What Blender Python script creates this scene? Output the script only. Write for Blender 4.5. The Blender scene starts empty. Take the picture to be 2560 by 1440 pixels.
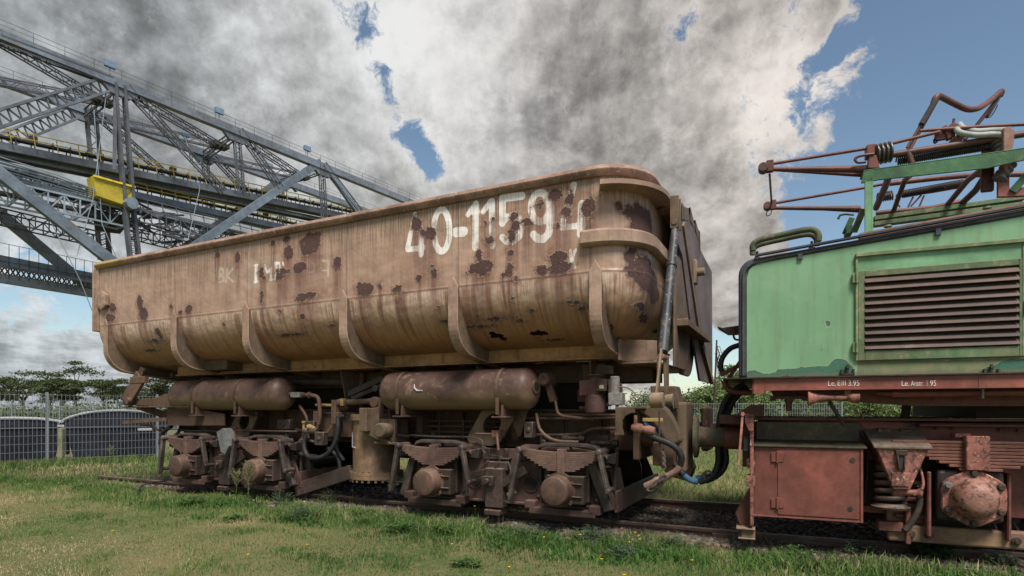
import bpy, bmesh, math, random
import numpy as np
from mathutils import Vector, Matrix
random.seed(7); RNG = np.random.default_rng(7)
R = math.radians
scene = bpy.context.scene
col = scene.collection

# ------------------------------------------------------------------ camera
CAMZ = 1.35                       # metres above the rail head
FPX, CX, HY = 1450.0, 1280.0, 1025.0     # focal length, centre column and horizon row of the 2560 px photograph
cam_d = bpy.data.cameras.new("camera"); cam = bpy.data.objects.new("camera", cam_d); col.objects.link(cam)
cam.location = (0, 0, CAMZ); cam.rotation_euler = (R(90), 0, 0)
cam_d.lens = FPX / 2560 * 36; cam_d.sensor_width = 36; cam_d.shift_y = (HY - 720) / 2560
cam_d.clip_start = 0.05; cam_d.clip_end = 5000
scene.camera = cam

# ------------------------------------------------------------------ node helper
class NT:
    def __init__(s, tree): s.t = tree; s.n = tree.nodes; s.l = tree.links
    def new(s, typ, **kw):
        n = s.n.new(typ)
        for k, v in kw.items(): setattr(n, k, v)
        return n
    def put(s, sock, v):
        if v is None: return
        if hasattr(v, 'is_output') or isinstance(v, bpy.types.NodeSocket): s.l.new(v, sock)
        else:
            if isinstance(v, (tuple, list)) and len(v) == 3 and sock.type == 'RGBA': v = (*v, 1)
            sock.default_value = v
    def m(s, op, a, b=None, c=None, clamp=False):
        n = s.new('ShaderNodeMath', operation=op); n.use_clamp = clamp
        s.put(n.inputs[0], a); s.put(n.inputs[1], b); s.put(n.inputs[2], c); return n.outputs[0]
    def vm(s, op, a, b=None, out=0):
        n = s.new('ShaderNodeVectorMath', operation=op)
        s.put(n.inputs[0], a)
        if b is not None: s.put(n.inputs[1], b)
        return n.outputs['Value'] if op in ('DOT_PRODUCT', 'LENGTH') else n.outputs[0]
    def step(s, x, lo, hi, a=0.0, b=1.0):
        n = s.new('ShaderNodeMapRange', interpolation_type='SMOOTHSTEP')
        s.put(n.inputs[0], x); s.put(n.inputs[1], lo); s.put(n.inputs[2], hi); s.put(n.inputs[3], a); s.put(n.inputs[4], b)
        return n.outputs[0]
    def noise(s, vec, scale, detail=4, rough=0.55, dist=0.0, lac=2.0):
        n = s.new('ShaderNodeTexNoise'); s.put(n.inputs['Vector'], vec)
        n.inputs['Scale'].default_value = scale; n.inputs['Detail'].default_value = detail
        n.inputs['Roughness'].default_value = rough; n.inputs['Distortion'].default_value = dist
        return n.outputs[0]
    def noisec(s, vec, scale, detail=3):
        n = s.new('ShaderNodeTexNoise'); s.put(n.inputs['Vector'], vec)
        n.inputs['Scale'].default_value = scale; n.inputs['Detail'].default_value = detail
        return n.outputs[1]
    def mapping(s, vec, scale=(1, 1, 1), rot=(0, 0, 0), loc=(0, 0, 0)):
        n = s.new('ShaderNodeMapping'); s.put(n.inputs[0], vec)
        n.inputs['Scale'].default_value = scale; n.inputs['Rotation'].default_value = rot; n.inputs['Location'].default_value = loc
        return n.outputs[0]
    def mix(s, f, a, b, mode='MIX'):
        n = s.new('ShaderNodeMix', data_type='RGBA', blend_type=mode)
        s.put(n.inputs[0], f); s.put(n.inputs[6], a); s.put(n.inputs[7], b); return n.outputs[2]
    def attr(s, name, out='Fac'):
        return s.new('ShaderNodeAttribute', attribute_name=name).outputs[out]
    def sep(s, v):
        n = s.new('ShaderNodeSeparateXYZ'); s.put(n.inputs[0], v); return n.outputs
    def comb(s, x, y, z):
        n = s.new('ShaderNodeCombineXYZ'); s.put(n.inputs[0], x); s.put(n.inputs[1], y); s.put(n.inputs[2], z); return n.outputs[0]

def skydir(px, py):
    v = Vector(((px - CX) / FPX, 1.0, (HY - py) / FPX)); v.normalize(); return tuple(v)

# ------------------------------------------------------------------ sky, clouds and sun
SUN_EL, SUN_AZ = 57.0, 168.0     # azimuth measured from +Y (view direction) towards +X
world = bpy.data.worlds.new("World"); scene.world = world; world.use_nodes = True
w = NT(world.node_tree); w.n.clear()
sky = w.new('ShaderNodeTexSky', sky_type='NISHITA'); sky.sun_disc = False
sky.sun_elevation = R(SUN_EL); sky.sun_rotation = R(SUN_AZ); sky.air_density = 1.0; sky.dust_density = 0.6; sky.ozone_density = 2.0
D = w.new('ShaderNodeTexCoord').outputs['Generated']
dx, dy, dz = w.sep(D)
zc = w.m('MAXIMUM', dz, 0.0)
zz = w.m('ADD', zc, 0.10)
cp = w.comb(w.m('DIVIDE', dx, zz), w.m('DIVIDE', dy, zz), 0.0)        # flat cloud layer overhead
wv1 = w.vm('SUBTRACT', w.noisec(D, 5.0, 5), (0.5, 0.5, 0.5))
wv2 = w.vm('SUBTRACT', w.noisec(D, 22.0, 5), (0.5, 0.5, 0.5))
Dw = w.vm('NORMALIZE', w.vm('ADD', D, w.vm('ADD', w.vm('MULTIPLY', wv1, (.08, .08, .08)), w.vm('MULTIPLY', wv2, (.03, .03, .03)))))
def blobs(lst, vec):
    tot = None
    for (px, py, rad, amp) in lst:
        k = -2.0 * (FPX / rad) ** 2 * 0.5
        d = w.m('SUBTRACT', w.vm('DOT_PRODUCT', vec, skydir(px, py)), 1.0)
        e = w.m('MULTIPLY', w.m('EXPONENT', w.m('MULTIPLY', d, -k)), amp)
        tot = e if tot is None else w.m('ADD', tot, e)
    return tot
Dg = w.vm('NORMALIZE', w.vm('ADD', D, w.vm('ADD', w.vm('MULTIPLY', wv1, (.05, .05, .05)), w.vm('MULTIPLY', wv2, (.04, .04, .04)))))
gap = blobs([(962, 45, 40, .52), (900, 105, 22, .4), (941, 200, 24, .50), (985, 262, 24, .48), (1020, 325, 26, .62), (1052, 378, 26, .74), (1078, 425, 24, .62), (1728, 40, 30, .36), (1695, 95, 22, .30), (800, -20, 40, .4),
             (1765, 645, 24, 1.0), (110, 750, 70, .50), (255, 740, 50, .42), (1790, 840, 40, .9), (1835, 860, 70, .9), (60, 690, 50, .25)], Dg)
def plane_side(p, q):
    n = Vector(skydir(*p)).cross(Vector(skydir(*q))).normalized()
    if n.dot(Vector(skydir(2500, 300))) < 0: n = -n
    return w.vm('DOT_PRODUCT', Dg, tuple(n))
big = w.m('MAXIMUM', plane_side((2085, 0), (2035, 260)), plane_side((2035, 260), (1820, 620)))
big = w.m('MINIMUM', w.m('MAXIMUM', w.m('ADD', w.m('MULTIPLY', big, 5.0), .54), 0.0), 1.6)
gap = w.m('MAXIMUM', gap, big)
fil = blobs([(1855, 590, 34, 1.2), (1820, 640, 45, 1.2), (1808, 715, 55, 1.3), (1860, 700, 60, 1.0), (1820, 770, 40, .8), (2060, 40, 24, .5)], Dg)
n_e = w.noise(Dg, 19.0, 12, .70)
gapv = w.m('ADD', w.m('SUBTRACT', gap, fil), w.m('MULTIPLY', w.m('SUBTRACT', n_e, 0.5), 2.0))
cover = w.step(gapv, .36, .68, 1.0, 0.0)
# brightness of the clouds: broad lit and shaded masses plus wind-drawn streaks
lit = blobs([(560, 60, 90, .30), (600, 140, 70, .34), (850, 90, 110, .30), (930, 230, 90, .22), (1010, 90, 70, .42), (1110, 130, 110, .38), (1250, 60, 160, .22), (1180, 330, 120, .20),
             (1090, 430, 90, .18), (1330, 420, 130, .10), (1990, 230, 80, .42), (1930, 330, 90, .22), (1850, 150, 100, .16), (1800, 610, 70, .26), (1840, 570, 40, .2), (1820, 720, 60, .16),
             (1560, 40, 120, .12), (140, 840, 180, .30), (60, 760, 60, .2), (250, 930, 150, .1), (820, 640, 160, .14), (600, 520, 120, .05), (250, 640, 160, .10), (1650, 300, 120, .10), (1900, 60, 70, .2)], Dw)
shd = blobs([(480, 30, 110, .13), (330, 60, 200, .10), (700, 230, 110, .10), (960, 400, 70, .07), (1430, 330, 130, .10), (1560, 200, 160, .10), (1730, 440, 160, .11), (60, 900, 200, .12), (250, 870, 90, .12),
             (1850, 470, 80, .06), (760, 60, 40, .08), (1460, 130, 90, .08)], Dw)
streak = w.noise(w.mapping(w.vm('ADD', cp, w.vm('MULTIPLY', wv1, (.3, .3, 0))), (2.3, .55, 1)), 1.6, 8, .62)
def relief(vec, scale, det, rough, off):          # billows lit from the side the sun is on
    a = w.noise(vec, scale, det, rough); b_ = w.noise(w.vm('ADD', vec, off), scale, det, rough); return a, w.m('SUBTRACT', a, b_)
cps = w.mapping(cp, (1.0, .62, 1))
p1, r1 = relief(cps, 2.1, 10, .60, (-.05, -.10, 0)); p2, r2 = relief(D, 8.0, 10, .62, (-.012, -.004, .014))
br = w.m('ADD', .305, w.m('MULTIPLY', w.m('SUBTRACT', lit, shd), .55))
br = w.m('ADD', br, w.m('MULTIPLY', w.m('SUBTRACT', streak, .5), .30))
br = w.m('ADD', br, w.m('MULTIPLY', w.m('SUBTRACT', p1, .5), .22))
br = w.m('ADD', br, w.m('MULTIPLY', r1, .75)); br = w.m('ADD', br, w.m('MULTIPLY', r2, 1.1))
br = w.m('ADD', br, w.m('MULTIPLY', w.m('SUBTRACT', p2, .5), .12))
br = w.m('ADD', br, w.m('MULTIPLY', w.step(gapv, -.10, .45), .16))
br = w.step(br, -.05, .98, .125, .70)
warm = w.m('ADD', w.m('MULTIPLY', dx, .9), .72, clamp=True)
ccol = w.mix(warm, (.90, 1.0, 1.06), (1.06, .985, .92))
cloud = w.vm('MULTIPLY', ccol, w.comb(br, br, br))
blue = w.vm('MULTIPLY', sky.outputs[0], (.120, .117, .105))
final = w.mix(cover, blue, cloud)
bg = w.new('ShaderNodeBackground'); w.put(bg.inputs[0], final); bg.inputs[1].default_value = 1.0
out = w.new('ShaderNodeOutputWorld'); w.l.new(bg.outputs[0], out.inputs[0])
world.cycles.sampling_method = 'MANUAL'; world.cycles.sample_map_resolution = 512

sun_d = bpy.data.lights.new("sun", 'SUN'); sun_d.energy = 4.3; sun_d.angle = R(20); sun_d.color = (1, .95, .87)
sun = bpy.data.objects.new("sun", sun_d); col.objects.link(sun)
sd = Vector((math.sin(R(SUN_AZ)) * math.cos(R(SUN_EL)), math.cos(R(SUN_AZ)) * math.cos(R(SUN_EL)), math.sin(R(SUN_EL))))
sun.rotation_euler = sd.to_track_quat('Z', 'Y').to_euler()
scene.view_settings.view_transform = 'Standard'; scene.view_settings.look = 'None'
scene.view_settings.exposure = 0.26; scene.view_settings.gamma = 1.0

# ------------------------------------------------------------------ mesh helper
class MB:
    def __init__(s): s.v = []; s.f = []; s.sm = []
    def add(s, vs, fs, smooth=False):
        o = len(s.v); s.v += [tuple(v) for v in vs]; s.f += [[i + o for i in f] for f in fs]; s.sm += [smooth] * len(fs); return s
    def box(s, x0, x1, y0, y1, z0, z1):
        vs = [(x, y, z) for x in (x0, x1) for y in (y0, y1) for z in (z0, z1)]
        return s.add(vs, [(0, 1, 3, 2), (4, 6, 7, 5), (0, 4, 5, 1), (2, 3, 7, 6), (0, 2, 6, 4), (1, 5, 7, 3)])
    def beam(s, a, b, w_, h_=None, up=(0, 0, 1)):
        h_ = h_ or w_; a = Vector(a); b = Vector(b); d = (b - a)
        if d.length < 1e-6: return s
        d.normalize(); up = Vector(up)
        if abs(d.dot(up)) > .98: up = Vector((1, 0, 0)) if abs(d.x) < .9 else Vector((0, 1, 0))
        sx = d.cross(up).normalized(); uz = sx.cross(d).normalized(); vs = []
        for p in (a, b):
            for i, j in ((-1, -1), (1, -1), (1, 1), (-1, 1)): vs.append(p + sx * (i * w_ / 2) + uz * (j * h_ / 2))
        return s.add(vs, [(3, 2, 1, 0), (4, 5, 6, 7), (0, 1, 5, 4), (1, 2, 6, 5), (2, 3, 7, 6), (3, 0, 4, 7)])
    def tube(s, path, r, n=10, closed=False):
        P = [Vector(p) for p in path]; m = len(P); rs = r if isinstance(r, (list, tuple)) else [r] * m
        vs = []; prev = None
        for i, p in enumerate(P):
            if closed: t = P[(i + 1) % m] - P[i - 1]
            else: t = P[min(i + 1, m - 1)] - P[max(i - 1, 0)]
            t.normalize()
            if prev is None:
                u = Vector((0, 0, 1)) if abs(t.z) < .9 else Vector((1, 0, 0)); u = (u - t * u.dot(t)).normalized()
            else:
                u = prev - t * prev.dot(t); u.normalize()
            prev = u; b = t.cross(u)
            for k in range(n):
                a = 2 * math.pi * k / n; vs.append(p + (u * math.cos(a) + b * math.sin(a)) * rs[i])
        fs = []; M_ = m if closed else m - 1
        for i in range(M_):
            j = (i + 1) % m
            for k in range(n): fs.append((i * n + k, i * n + (k + 1) % n, j * n + (k + 1) % n, j * n + k))
        s.add(vs, fs, True)
        if not closed:
            o = len(s.v) - len(vs)
            s.f.append([o + k for k in range(n)][::-1]); s.f.append([o + (m - 1) * n + k for k in range(n)]); s.sm += [False, False]
        return s
    def curve(s, pts, r, n=8, sub=6):
        return s.tube(spline(pts, sub), r, n)
    def lathe(s, org, axis, prof, n=24, smooth=True):
        o = Vector(org); ax = Vector(axis).normalized(); u = Vector((0, 0, 1)) if abs(ax.z) < .9 else Vector((1, 0, 0))
        u = (u - ax * u.dot(ax)).normalized(); b = ax.cross(u); vs = []; m = len(prof)
        for (t, r) in prof:
            for k in range(n):
                a = 2 * math.pi * k / n; vs.append(o + ax * t + (u * math.cos(a) + b * math.sin(a)) * max(r, 1e-4))
        fs = [(i * n + k, i * n + (k + 1) % n, (i + 1) * n + (k + 1) % n, (i + 1) * n + k) for i in range(m - 1) for k in range(n)]
        s.add(vs, fs, smooth); q = len(s.v) - len(vs)
        s.f.append([q + k for k in range(n)][::-1]); s.f.append([q + (m - 1) * n + k for k in range(n)]); s.sm += [False, False]
        return s
    def cyl(s, a, b, r, n=16):
        a = Vector(a); b = Vector(b); return s.lathe(a, b - a, [(0, r), ((b - a).length, r)], n)
    def prism(s, poly, y0, y1):          # polygon in (x, z), extruded along y
        n = len(poly); vs = [(x, y0, z) for x, z in poly] + [(x, y1, z) for x, z in poly]
        return s.add(vs, [list(range(n)), list(range(n, 2 * n))[::-1]] + [(i, i + n, (i + 1) % n + n, (i + 1) % n) for i in range(n)])
    def prismx(s, poly, x0, x1):         # polygon in (y, z), extruded along x
        n = len(poly); vs = [(x0, y, z) for y, z in poly] + [(x1, y, z) for y, z in poly]
        return s.add(vs, [list(range(n)), list(range(n, 2 * n))[::-1]] + [(i, i + n, (i + 1) % n + n, (i + 1) % n) for i in range(n)])
    def strip(s, path, width_vec, th_vec):   # flat bar following a path
        P = [Vector(p) for p in path]; wv = Vector(width_vec); tv = Vector(th_vec); vs = []
        for p in P: vs += [p, p + wv, p + wv + tv, p + tv]
        fs = []
        for i in range(len(P) - 1):
            a = i * 4; b = a + 4
            fs += [(a, a + 1, b + 1, b), (a + 1, a + 2, b + 2, b + 1), (a + 2, a + 3, b + 3, b + 2), (a + 3, a, b, b + 3)]
        e = (len(P) - 1) * 4; fs += [(3, 2, 1, 0), (e, e + 1, e + 2, e + 3)]
        return s.add(vs, fs)
    def hexbolt(s, p, axis, r, h):
        a = Vector(p); return s.lathe(a, axis, [(0, r), (h, r)], 6, False)
    def build(s, name, mat, parent=None, bevel=0.0, label=None, seg=1):
        me = bpy.data.meshes.new(name); me.from_pydata(s.v, [], s.f)
        me.polygons.foreach_set('use_smooth', s.sm)
        bm = bmesh.new(); bm.from_mesh(me); bmesh.ops.recalc_face_normals(bm, faces=bm.faces); bm.to_mesh(me); bm.free()
        me.materials.append(mat); me.update()
        if any(s.sm): me.set_sharp_from_angle(angle=R(42))
        o = bpy.data.objects.new(name, me); col.objects.link(o)
        if parent: o.parent = parent
        if bevel:
            b = o.modifiers.new('bevel', 'BEVEL'); b.width = bevel; b.segments = seg; b.limit_method = 'ANGLE'; b.angle_limit = R(50)
        if label: o['label'] = label
        return o

def spline(pts, sub=6):
    P = [Vector(p) for p in pts]; P = [P[0] * 2 - P[1]] + P + [P[-1] * 2 - P[-2]]; out_ = []
    for i in range(1, len(P) - 2):
        a, b, c, d = P[i - 1:i + 3]
        for k in range(sub):
            t = k / sub
            out_.append(.5 * ((2 * b) + (c - a) * t + (2 * a - 5 * b + 4 * c - d) * t * t + (3 * b - a - 3 * c + d) * t ** 3))
    out_.append(P[-2]); return out_

def thing(name, label, cat, loc=(0, 0, 0), rotz=0.0, group=None):
    o = bpy.data.objects.new(name, None); col.objects.link(o); o.location = loc; o.rotation_euler = (0, 0, rotz)
    o.empty_display_size = .3; o['label'] = label; o['category'] = cat
    if group: o['group'] = group
    return o
def tag(o, label=None, cat=None, group=None, kind=None):
    if label: o['label'] = label
    if cat: o['category'] = cat
    if group: o['group'] = group
    if kind: o['kind'] = kind
    return o
def dup_tree(o, parent=None):
    c = o.copy(); col.objects.link(c); c.parent = parent
    for ch in list(o.children): dup_tree(ch, c)
    return c

class Frame:
    """a vertical working frame: origin, heading of its x axis; converts a photo measurement on a known plane into local metres"""
    def __init__(s, ox, oy, ux, uy):
        L = math.hypot(ux, uy); s.o = (ox, oy); s.u = (ux / L, uy / L); s.n = (-uy / L, ux / L); s.rot = math.atan2(uy, ux)
    def w(s, x, y, z=0): return Vector((s.o[0] + s.u[0] * x + s.n[0] * y, s.o[1] + s.u[1] * x + s.n[1] * y, z))
    def __call__(s, px, py, c):              # on the plane y = c
        a = (px - CX) / FPX; den = a * s.n[0] + s.n[1]; Z = (s.o[0] * s.n[0] + s.o[1] * s.n[1] + c) / den
        X = a * Z; x = (X - s.o[0]) * s.u[0] + (Z - s.o[1]) * s.u[1]
        return Vector((x, c, CAMZ + (HY - py) / FPX * Z))
    def onx(s, px, py, x):                   # on the plane x = const
        a = (px - CX) / FPX; den = a * s.u[0] + s.u[1]; Z = (s.o[0] * s.u[0] + s.o[1] * s.u[1] + x) / den
        X = a * Z; y = (X - s.o[0]) * s.n[0] + (Z - s.o[1]) * s.n[1]
        return Vector((x, y, CAMZ + (HY - py) / FPX * Z))
    def xz(s, pts, c): return [(p.x, p.z) for p in (s(a, b, c) for a, b in pts)]
    def yz(s, pts, x): return [(p.y, p.z) for p in (s.onx(a, b, x) for a, b in pts)]

# ------------------------------------------------------------------ materials
def new_mat(name):
    m = bpy.data.materials.new(name); m.use_nodes = True; t = NT(m.node_tree)
    b = t.n['Principled BSDF']; return m, t, b
def metal(name, base, base2=None, rust=(.10, .042, .026), amt=.5, scale=3.0, rough=.75, bump=.25, chips=None, chip_amt=.0, dust=.0, streaks=.0, dustcol=(.30, .21, .13), met=0.0, vary=True):
    """painted or rusty metal: two-tone paint, rust blotches, chips, drip streaks, grit"""
    m, t, b = new_mat(name); base2 = base2 or tuple(c * .75 for c in base)
    co = t.new('ShaderNodeTexCoord').outputs['Object']
    n1 = t.noise(co, scale, 6, .6); n2 = t.noise(co, scale * 4.3, 6, .65, .3); n3 = t.noise(co, scale * 22, 4, .7)
    c = t.mix(t.step(n1, .35, .65), base, base2)
    hi = .68 - .36 * amt
    rm = t.step(t.m('ADD', t.m('MULTIPLY', n2, .7), t.m('MULTIPLY', n1, .3)), hi, hi + .13)
    rc = t.mix(t.step(n3, .35, .7), rust, tuple(min(1, q * 1.9) for q in rust))
    c = t.mix(t.m('MULTIPLY', rm, min(1.0, .35 + amt)), c, rc)
    if streaks:
        st = t.noise(t.mapping(co, (1, 1, .07)), 18, 5, .7)
        c = t.mix(t.m('MULTIPLY', t.step(st, .5, .72), streaks), c, tuple(q * .35 for q in base), 'MIX')
    if chips:
        cn = t.noise(co, scale * 7.0, 5, .72, .6)
        c = t.mix(t.step(cn, .70 - .2 * chip_amt, .715 - .2 * chip_amt), c, chips)
    if dust:
        g = t.sep(t.new('ShaderNodeNewGeometry').outputs['Normal'])[2]
        c = t.mix(t.m('MULTIPLY', t.step(g, .15, .95), t.m('MULTIPLY', t.step(n2, .3, .6), dust)), c, dustcol)
    nbig = t.noise(co, scale * .45, 3, .5)
    c = t.mix(.12, c, t.mix(t.step(n3, .3, .7), (.25, .25, .25), (.75, .75, .75)), 'OVERLAY'); c = t.mix(.8, c, t.mix(t.step(t.m('ADD', t.m('MULTIPLY', nbig, .5), t.m('MULTIPLY', n2, .5)), .34, .66), (.28, .28, .28), (.68, .68, .68)), 'OVERLAY')
    rnd = t.m('ADD', .74, t.m('MULTIPLY', t.new('ShaderNodeObjectInfo').outputs['Random'], .52 if vary else 0.0)) if vary else 1.0
    if vary: c = t.mix(1.0, c, t.comb(rnd, rnd, rnd), 'MULTIPLY')
    t.put(b.inputs['Base Color'], c)
    t.put(b.inputs['Roughness'], t.m('ADD', rough - .08, t.m('MULTIPLY', n2, .16)))
    b.inputs['Metallic'].default_value = met
    b.inputs['Specular IOR Level'].default_value = .35
    if bump:
        bp = t.new('ShaderNodeBump'); bp.inputs['Strength'].default_value = bump; bp.inputs['Distance'].default_value = .01
        t.put(bp.inputs['Height'], t.m('ADD', t.m('MULTIPLY', n3, .15), t.m('MULTIPLY', n2, .85))); t.l.new(bp.outputs[0], b.inputs['Normal'])
    return m
def flat(name, base, rough=.8, var=.2, scale=6):
    m, t, b = new_mat(name); co = t.new('ShaderNodeTexCoord').outputs['Object']
    n = t.noise(co, scale, 5, .6)
    t.put(b.inputs['Base Color'], t.mix(t.step(n, .3, .7), tuple(c * (1 - var) for c in base), tuple(min(1, c * (1 + var)) for c in base)))
    b.inputs['Roughness'].default_value = rough; b.inputs['Specular IOR Level'].default_value = .3
    return m
M = {}
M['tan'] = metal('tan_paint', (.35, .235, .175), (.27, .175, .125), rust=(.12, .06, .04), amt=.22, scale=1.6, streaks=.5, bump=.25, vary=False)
M['tan_dark'] = metal('tan_paint_dirty_shaded', (.13, .09, .06), (.16, .105, .066), amt=.3, scale=2.2, streaks=.3, dust=.3)  # dirty tan; on the rib webs the dark tone stands in for shade
M['ochre'] = metal('ochre_paint', (.36, .20, .09), (.26, .155, .08), amt=.25, scale=2.5, streaks=.7, bump=.15)
M['brown'] = metal('brown_paint', (.078, .046, .033), (.115, .068, .045), rust=(.035, .02, .015), amt=.5, scale=2.5, dust=.6, dustcol=(.19, .13, .09), chips=(.22, .14, .095), chip_amt=.2, streaks=.2)
M['tank'] = metal('tank_paint', (.115, .066, .052), (.085, .05, .04), rust=(.19, .12, .075), amt=.35, chips=(.27, .17, .11), chip_amt=.1, streaks=.25, scale=2.0, rough=.5, bump=.08)
def belly(mm, zc, half, colr):
    t = NT(mm.node_tree); b = t.n['Principled BSDF']; src = b.inputs['Base Color'].links[0].from_socket; co = t.new('ShaderNodeTexCoord').outputs['Object']; z = t.sep(co)[2]
    n = t.noise(co, 3.0, 6, .7); k = t.step(t.m('ADD', t.m('DIVIDE', t.m('SUBTRACT', zc, z), half), t.m('MULTIPLY', t.m('SUBTRACT', n, .5), 1.6)), -.1, .7)
    t.put(b.inputs['Base Color'], t.mix(t.m('MULTIPLY', k, .75), src, colr))
belly(M['tank'], 1.615, .25, (.22, .15, .085))
M['grime'] = metal('grimy_steel', (.036, .025, .021), (.072, .048, .037), rust=(.020, .014, .012), amt=.55, scale=3.5, dust=.7, dustcol=(.17, .115, .085), rough=.55, chips=(.20, .14, .10), chip_amt=.2)
M['spring'] = metal('spring_steel', (.15, .088, .068), (.10, .06, .049), rust=(.035, .022, .018), amt=.45, scale=4, dust=.5, dustcol=(.15, .10, .075), rough=.55)
M['black'] = metal('oily_steel', (.030, .022, .020), (.045, .033, .028), rust=(.018, .013, .012), amt=.4, scale=5, dust=.5, dustcol=(.10, .07, .05), rough=.5)
M['link'] = metal('worn_link', (.095, .07, .058), (.04, .03, .027), rust=(.03, .024, .022), amt=.55, scale=5, chips=(.40, .36, .31), chip_amt=.18, rough=.5)
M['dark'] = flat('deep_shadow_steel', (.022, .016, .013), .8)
M['red'] = metal('red_oxide_paint', (.25, .078, .057), (.15, .052, .04), rust=(.10, .045, .03), amt=.38, scale=1.7, chips=(.5, .36, .28), chip_amt=.0, rough=.5, bump=.12, streaks=.2)
M['red_dark'] = metal('red_paint_sooty', (.12, .043, .034), (.17, .06, .046), rust=(.05, .026, .02), amt=.55, scale=2.2, chips=(.33, .2, .15), chip_amt=.0, rough=.6)
M['red_chip'] = metal('red_paint_flaking', (.30, .12, .088), (.20, .075, .058), rust=(.035, .02, .017), amt=.6, scale=4.5, chips=(.50, .38, .28), chip_amt=.4, rough=.55)
M['panto'] = metal('pantograph_steel', (.15, .055, .042), (.11, .05, .04), rust=(.05, .03, .025), amt=.4, scale=5, rough=.5)
M['green'] = metal('green_paint', (.165, .32, .175), (.14, .28, .15), rust=(.12, .15, .07), amt=.05, scale=.9, rough=.45, bump=.04, vary=False)
M['green_old'] = metal('green_trim_dirty', (.17, .185, .095), (.115, .20, .10), rust=(.17, .14, .085), amt=.5, scale=2.2, rough=.6, chips=(.035, .11, .075), chip_amt=.1)
M['green_dk'] = metal('dark_green_paint', (.045, .12, .05), (.035, .09, .04), rust=(.08, .07, .035), amt=.3, scale=2.6, rough=.5)
M['navy'] = metal('blue_black_paint', (.035, .04, .055), (.055, .055, .062), rust=(.11, .09, .08), amt=.2, scale=3, rough=.45, bump=.1)
M['louvre'] = metal('louvre_brown', (.070, .042, .034), (.085, .052, .041), rust=(.10, .07, .047), amt=.25, scale=3, rough=.6, bump=.08)
M['rubber'] = flat('rubber_hose', (.022, .022, .024), .55, .3, 15)
M['blue_hose'] = metal('blue_tape', (.06, .15, .27), (.05, .11, .2), amt=.2, scale=14)
M['yellow'] = metal('yellow_paint', (.36, .26, .09), (.24, .17, .06), amt=.4, scale=9)
M['grey'] = metal('grey_parts', (.24, .225, .20), (.19, .18, .165), amt=.15, scale=9)
M['rail'] = metal('rail_steel', (.085, .047, .037), (.115, .068, .05), rust=(.05, .026, .02), amt=.4, scale=4, dust=.75, dustcol=(.20, .145, .105), chips=(.4, .36, .32), chip_amt=-.12, rough=.55)
M['white_paint'] = flat('white_lettering', (.62, .58, .54), .7, .2, 20)
M['steel_blue'] = metal('blue_grey_girder', (.19, .235, .29), (.15, .18, .22), rust=(.12, .075, .055), amt=.38, scale=.35, rough=.6, bump=0)
M['girder'] = metal('grey_girder', (.155, .18, .215), (.12, .135, .165), rust=(.12, .08, .065), amt=.45, scale=.45, rough=.65, bump=0)
M['lattice'] = flat('lattice_steel', (.085, .09, .102), .7, .3, .4)
M['truss_lt'] = flat('light_truss_steel', (.24, .285, .33), .6, .25, .4)
M['cabin_y'] = metal('yellow_sheet', (.55, .43, .045), (.47, .36, .04), amt=.08, scale=.4, bump=0)
M['rail_y'] = flat('yellow_handrail', (.38, .28, .05), .6, .25, .5)
M['belt'] = flat('belt_dark', (.045, .043, .042), .8, .3, .4)
M['lamp'] = flat('floodlight_case', (.16, .24, .34), .5)
# ------------------------------------------------------------------ tipping wagon
W = Frame(2.10, 6.70, .8957, -.4448)
wag = thing('tipping_wagon', 'long tan side-tipping ore wagon with flaking rust patches and white painted number', 'rail wagon', (2.10, 6.70, 0), W.rot)
SIDE = -.95; FAR = 2.45
XL = W(247, 800, SIDE).x
XR = -.40                      # plane of the end wall, before rounding
ZT, ZW = 3.86, 2.84            # under the rim, weld line
def prof(v):
    """inset and height for v metres down the wall"""
    if v <= ZT - ZW: return 0.0, ZT - v
    s = v - (ZT - ZW); rx, rz = .72, .70; q = 1.12
    if s <= q:
        a = s / q * R(84); return rx * (1 - math.cos(a)), ZW - rz * math.sin(a)
    a = R(84); e = s - q
    return rx * (1 - math.cos(a)) + e * .99, ZW - rz * math.sin(a) - e * .11
VMAX = ZT - ZW + 1.12 + .85
NV = 122
vs_ = np.linspace(0, VMAX, NV)
INS = np.array([prof(v)[0] for v in vs_]); ZZ = np.array([prof(v)[1] for v in vs_])
def plan(ins):
    """outline at a given inset: near side, rounded corner, end, far corner, far side; also the arc length used as u"""
    r = .52; P = []; U = []
    xs = np.linspace(XL, XR - r, 430)
    for x in xs: P.append((x, SIDE + ins)); U.append(x)
    u0 = XR - r
    rr = max(r, .0); cx_, cy_ = XR - r, SIDE + r
    # inset of the end is smaller than that of the side: the bowl of the end wall
    ie = ins * .75
    ax_, ay_ = r - ie, r - ins
    for k in range(1, 31):
        a = k / 30 * math.pi / 2
        if ins < r: x = cx_ + max(ax_, .02) * math.sin(a); y = cy_ - max(ay_, .02) * math.cos(a)
        else:
            x = cx_ + (ax_) * math.sin(a) if ax_ > 0 else cx_ + ax_ * math.sin(a); y = (SIDE + ins) + .02 * (1 - math.cos(a))
        P.append((x, y)); U.append(u0 + a * r)
    u1 = u0 + math.pi / 2 * r; ey0 = P[-1][1]; ey1 = FAR - max(r, ins + .02); xe = P[-1][0]
    for k in range(1, 91):
        t = k / 90; P.append((xe, ey0 + (ey1 - ey0) * t)); U.append(u1 + (FAR - SIDE - 2 * r) * t)
    u2 = U[-1]
    for k in range(1, 9):
        a = k / 8 * math.pi / 2; ay2 = max(r - ins, .02)
        P.append((XR - r + (xe - (XR - r)) * math.cos(a), ey1 + ay2 * math.sin(a))); U.append(u2 + a * r)
    for k in range(1, 30):
        t = k / 29; P.append((XR - r + (XL - XR + r) * t, FAR - ins)); U.append(u2 + 1 + 9 * t)
    return P, U
cols_ = []
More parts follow.
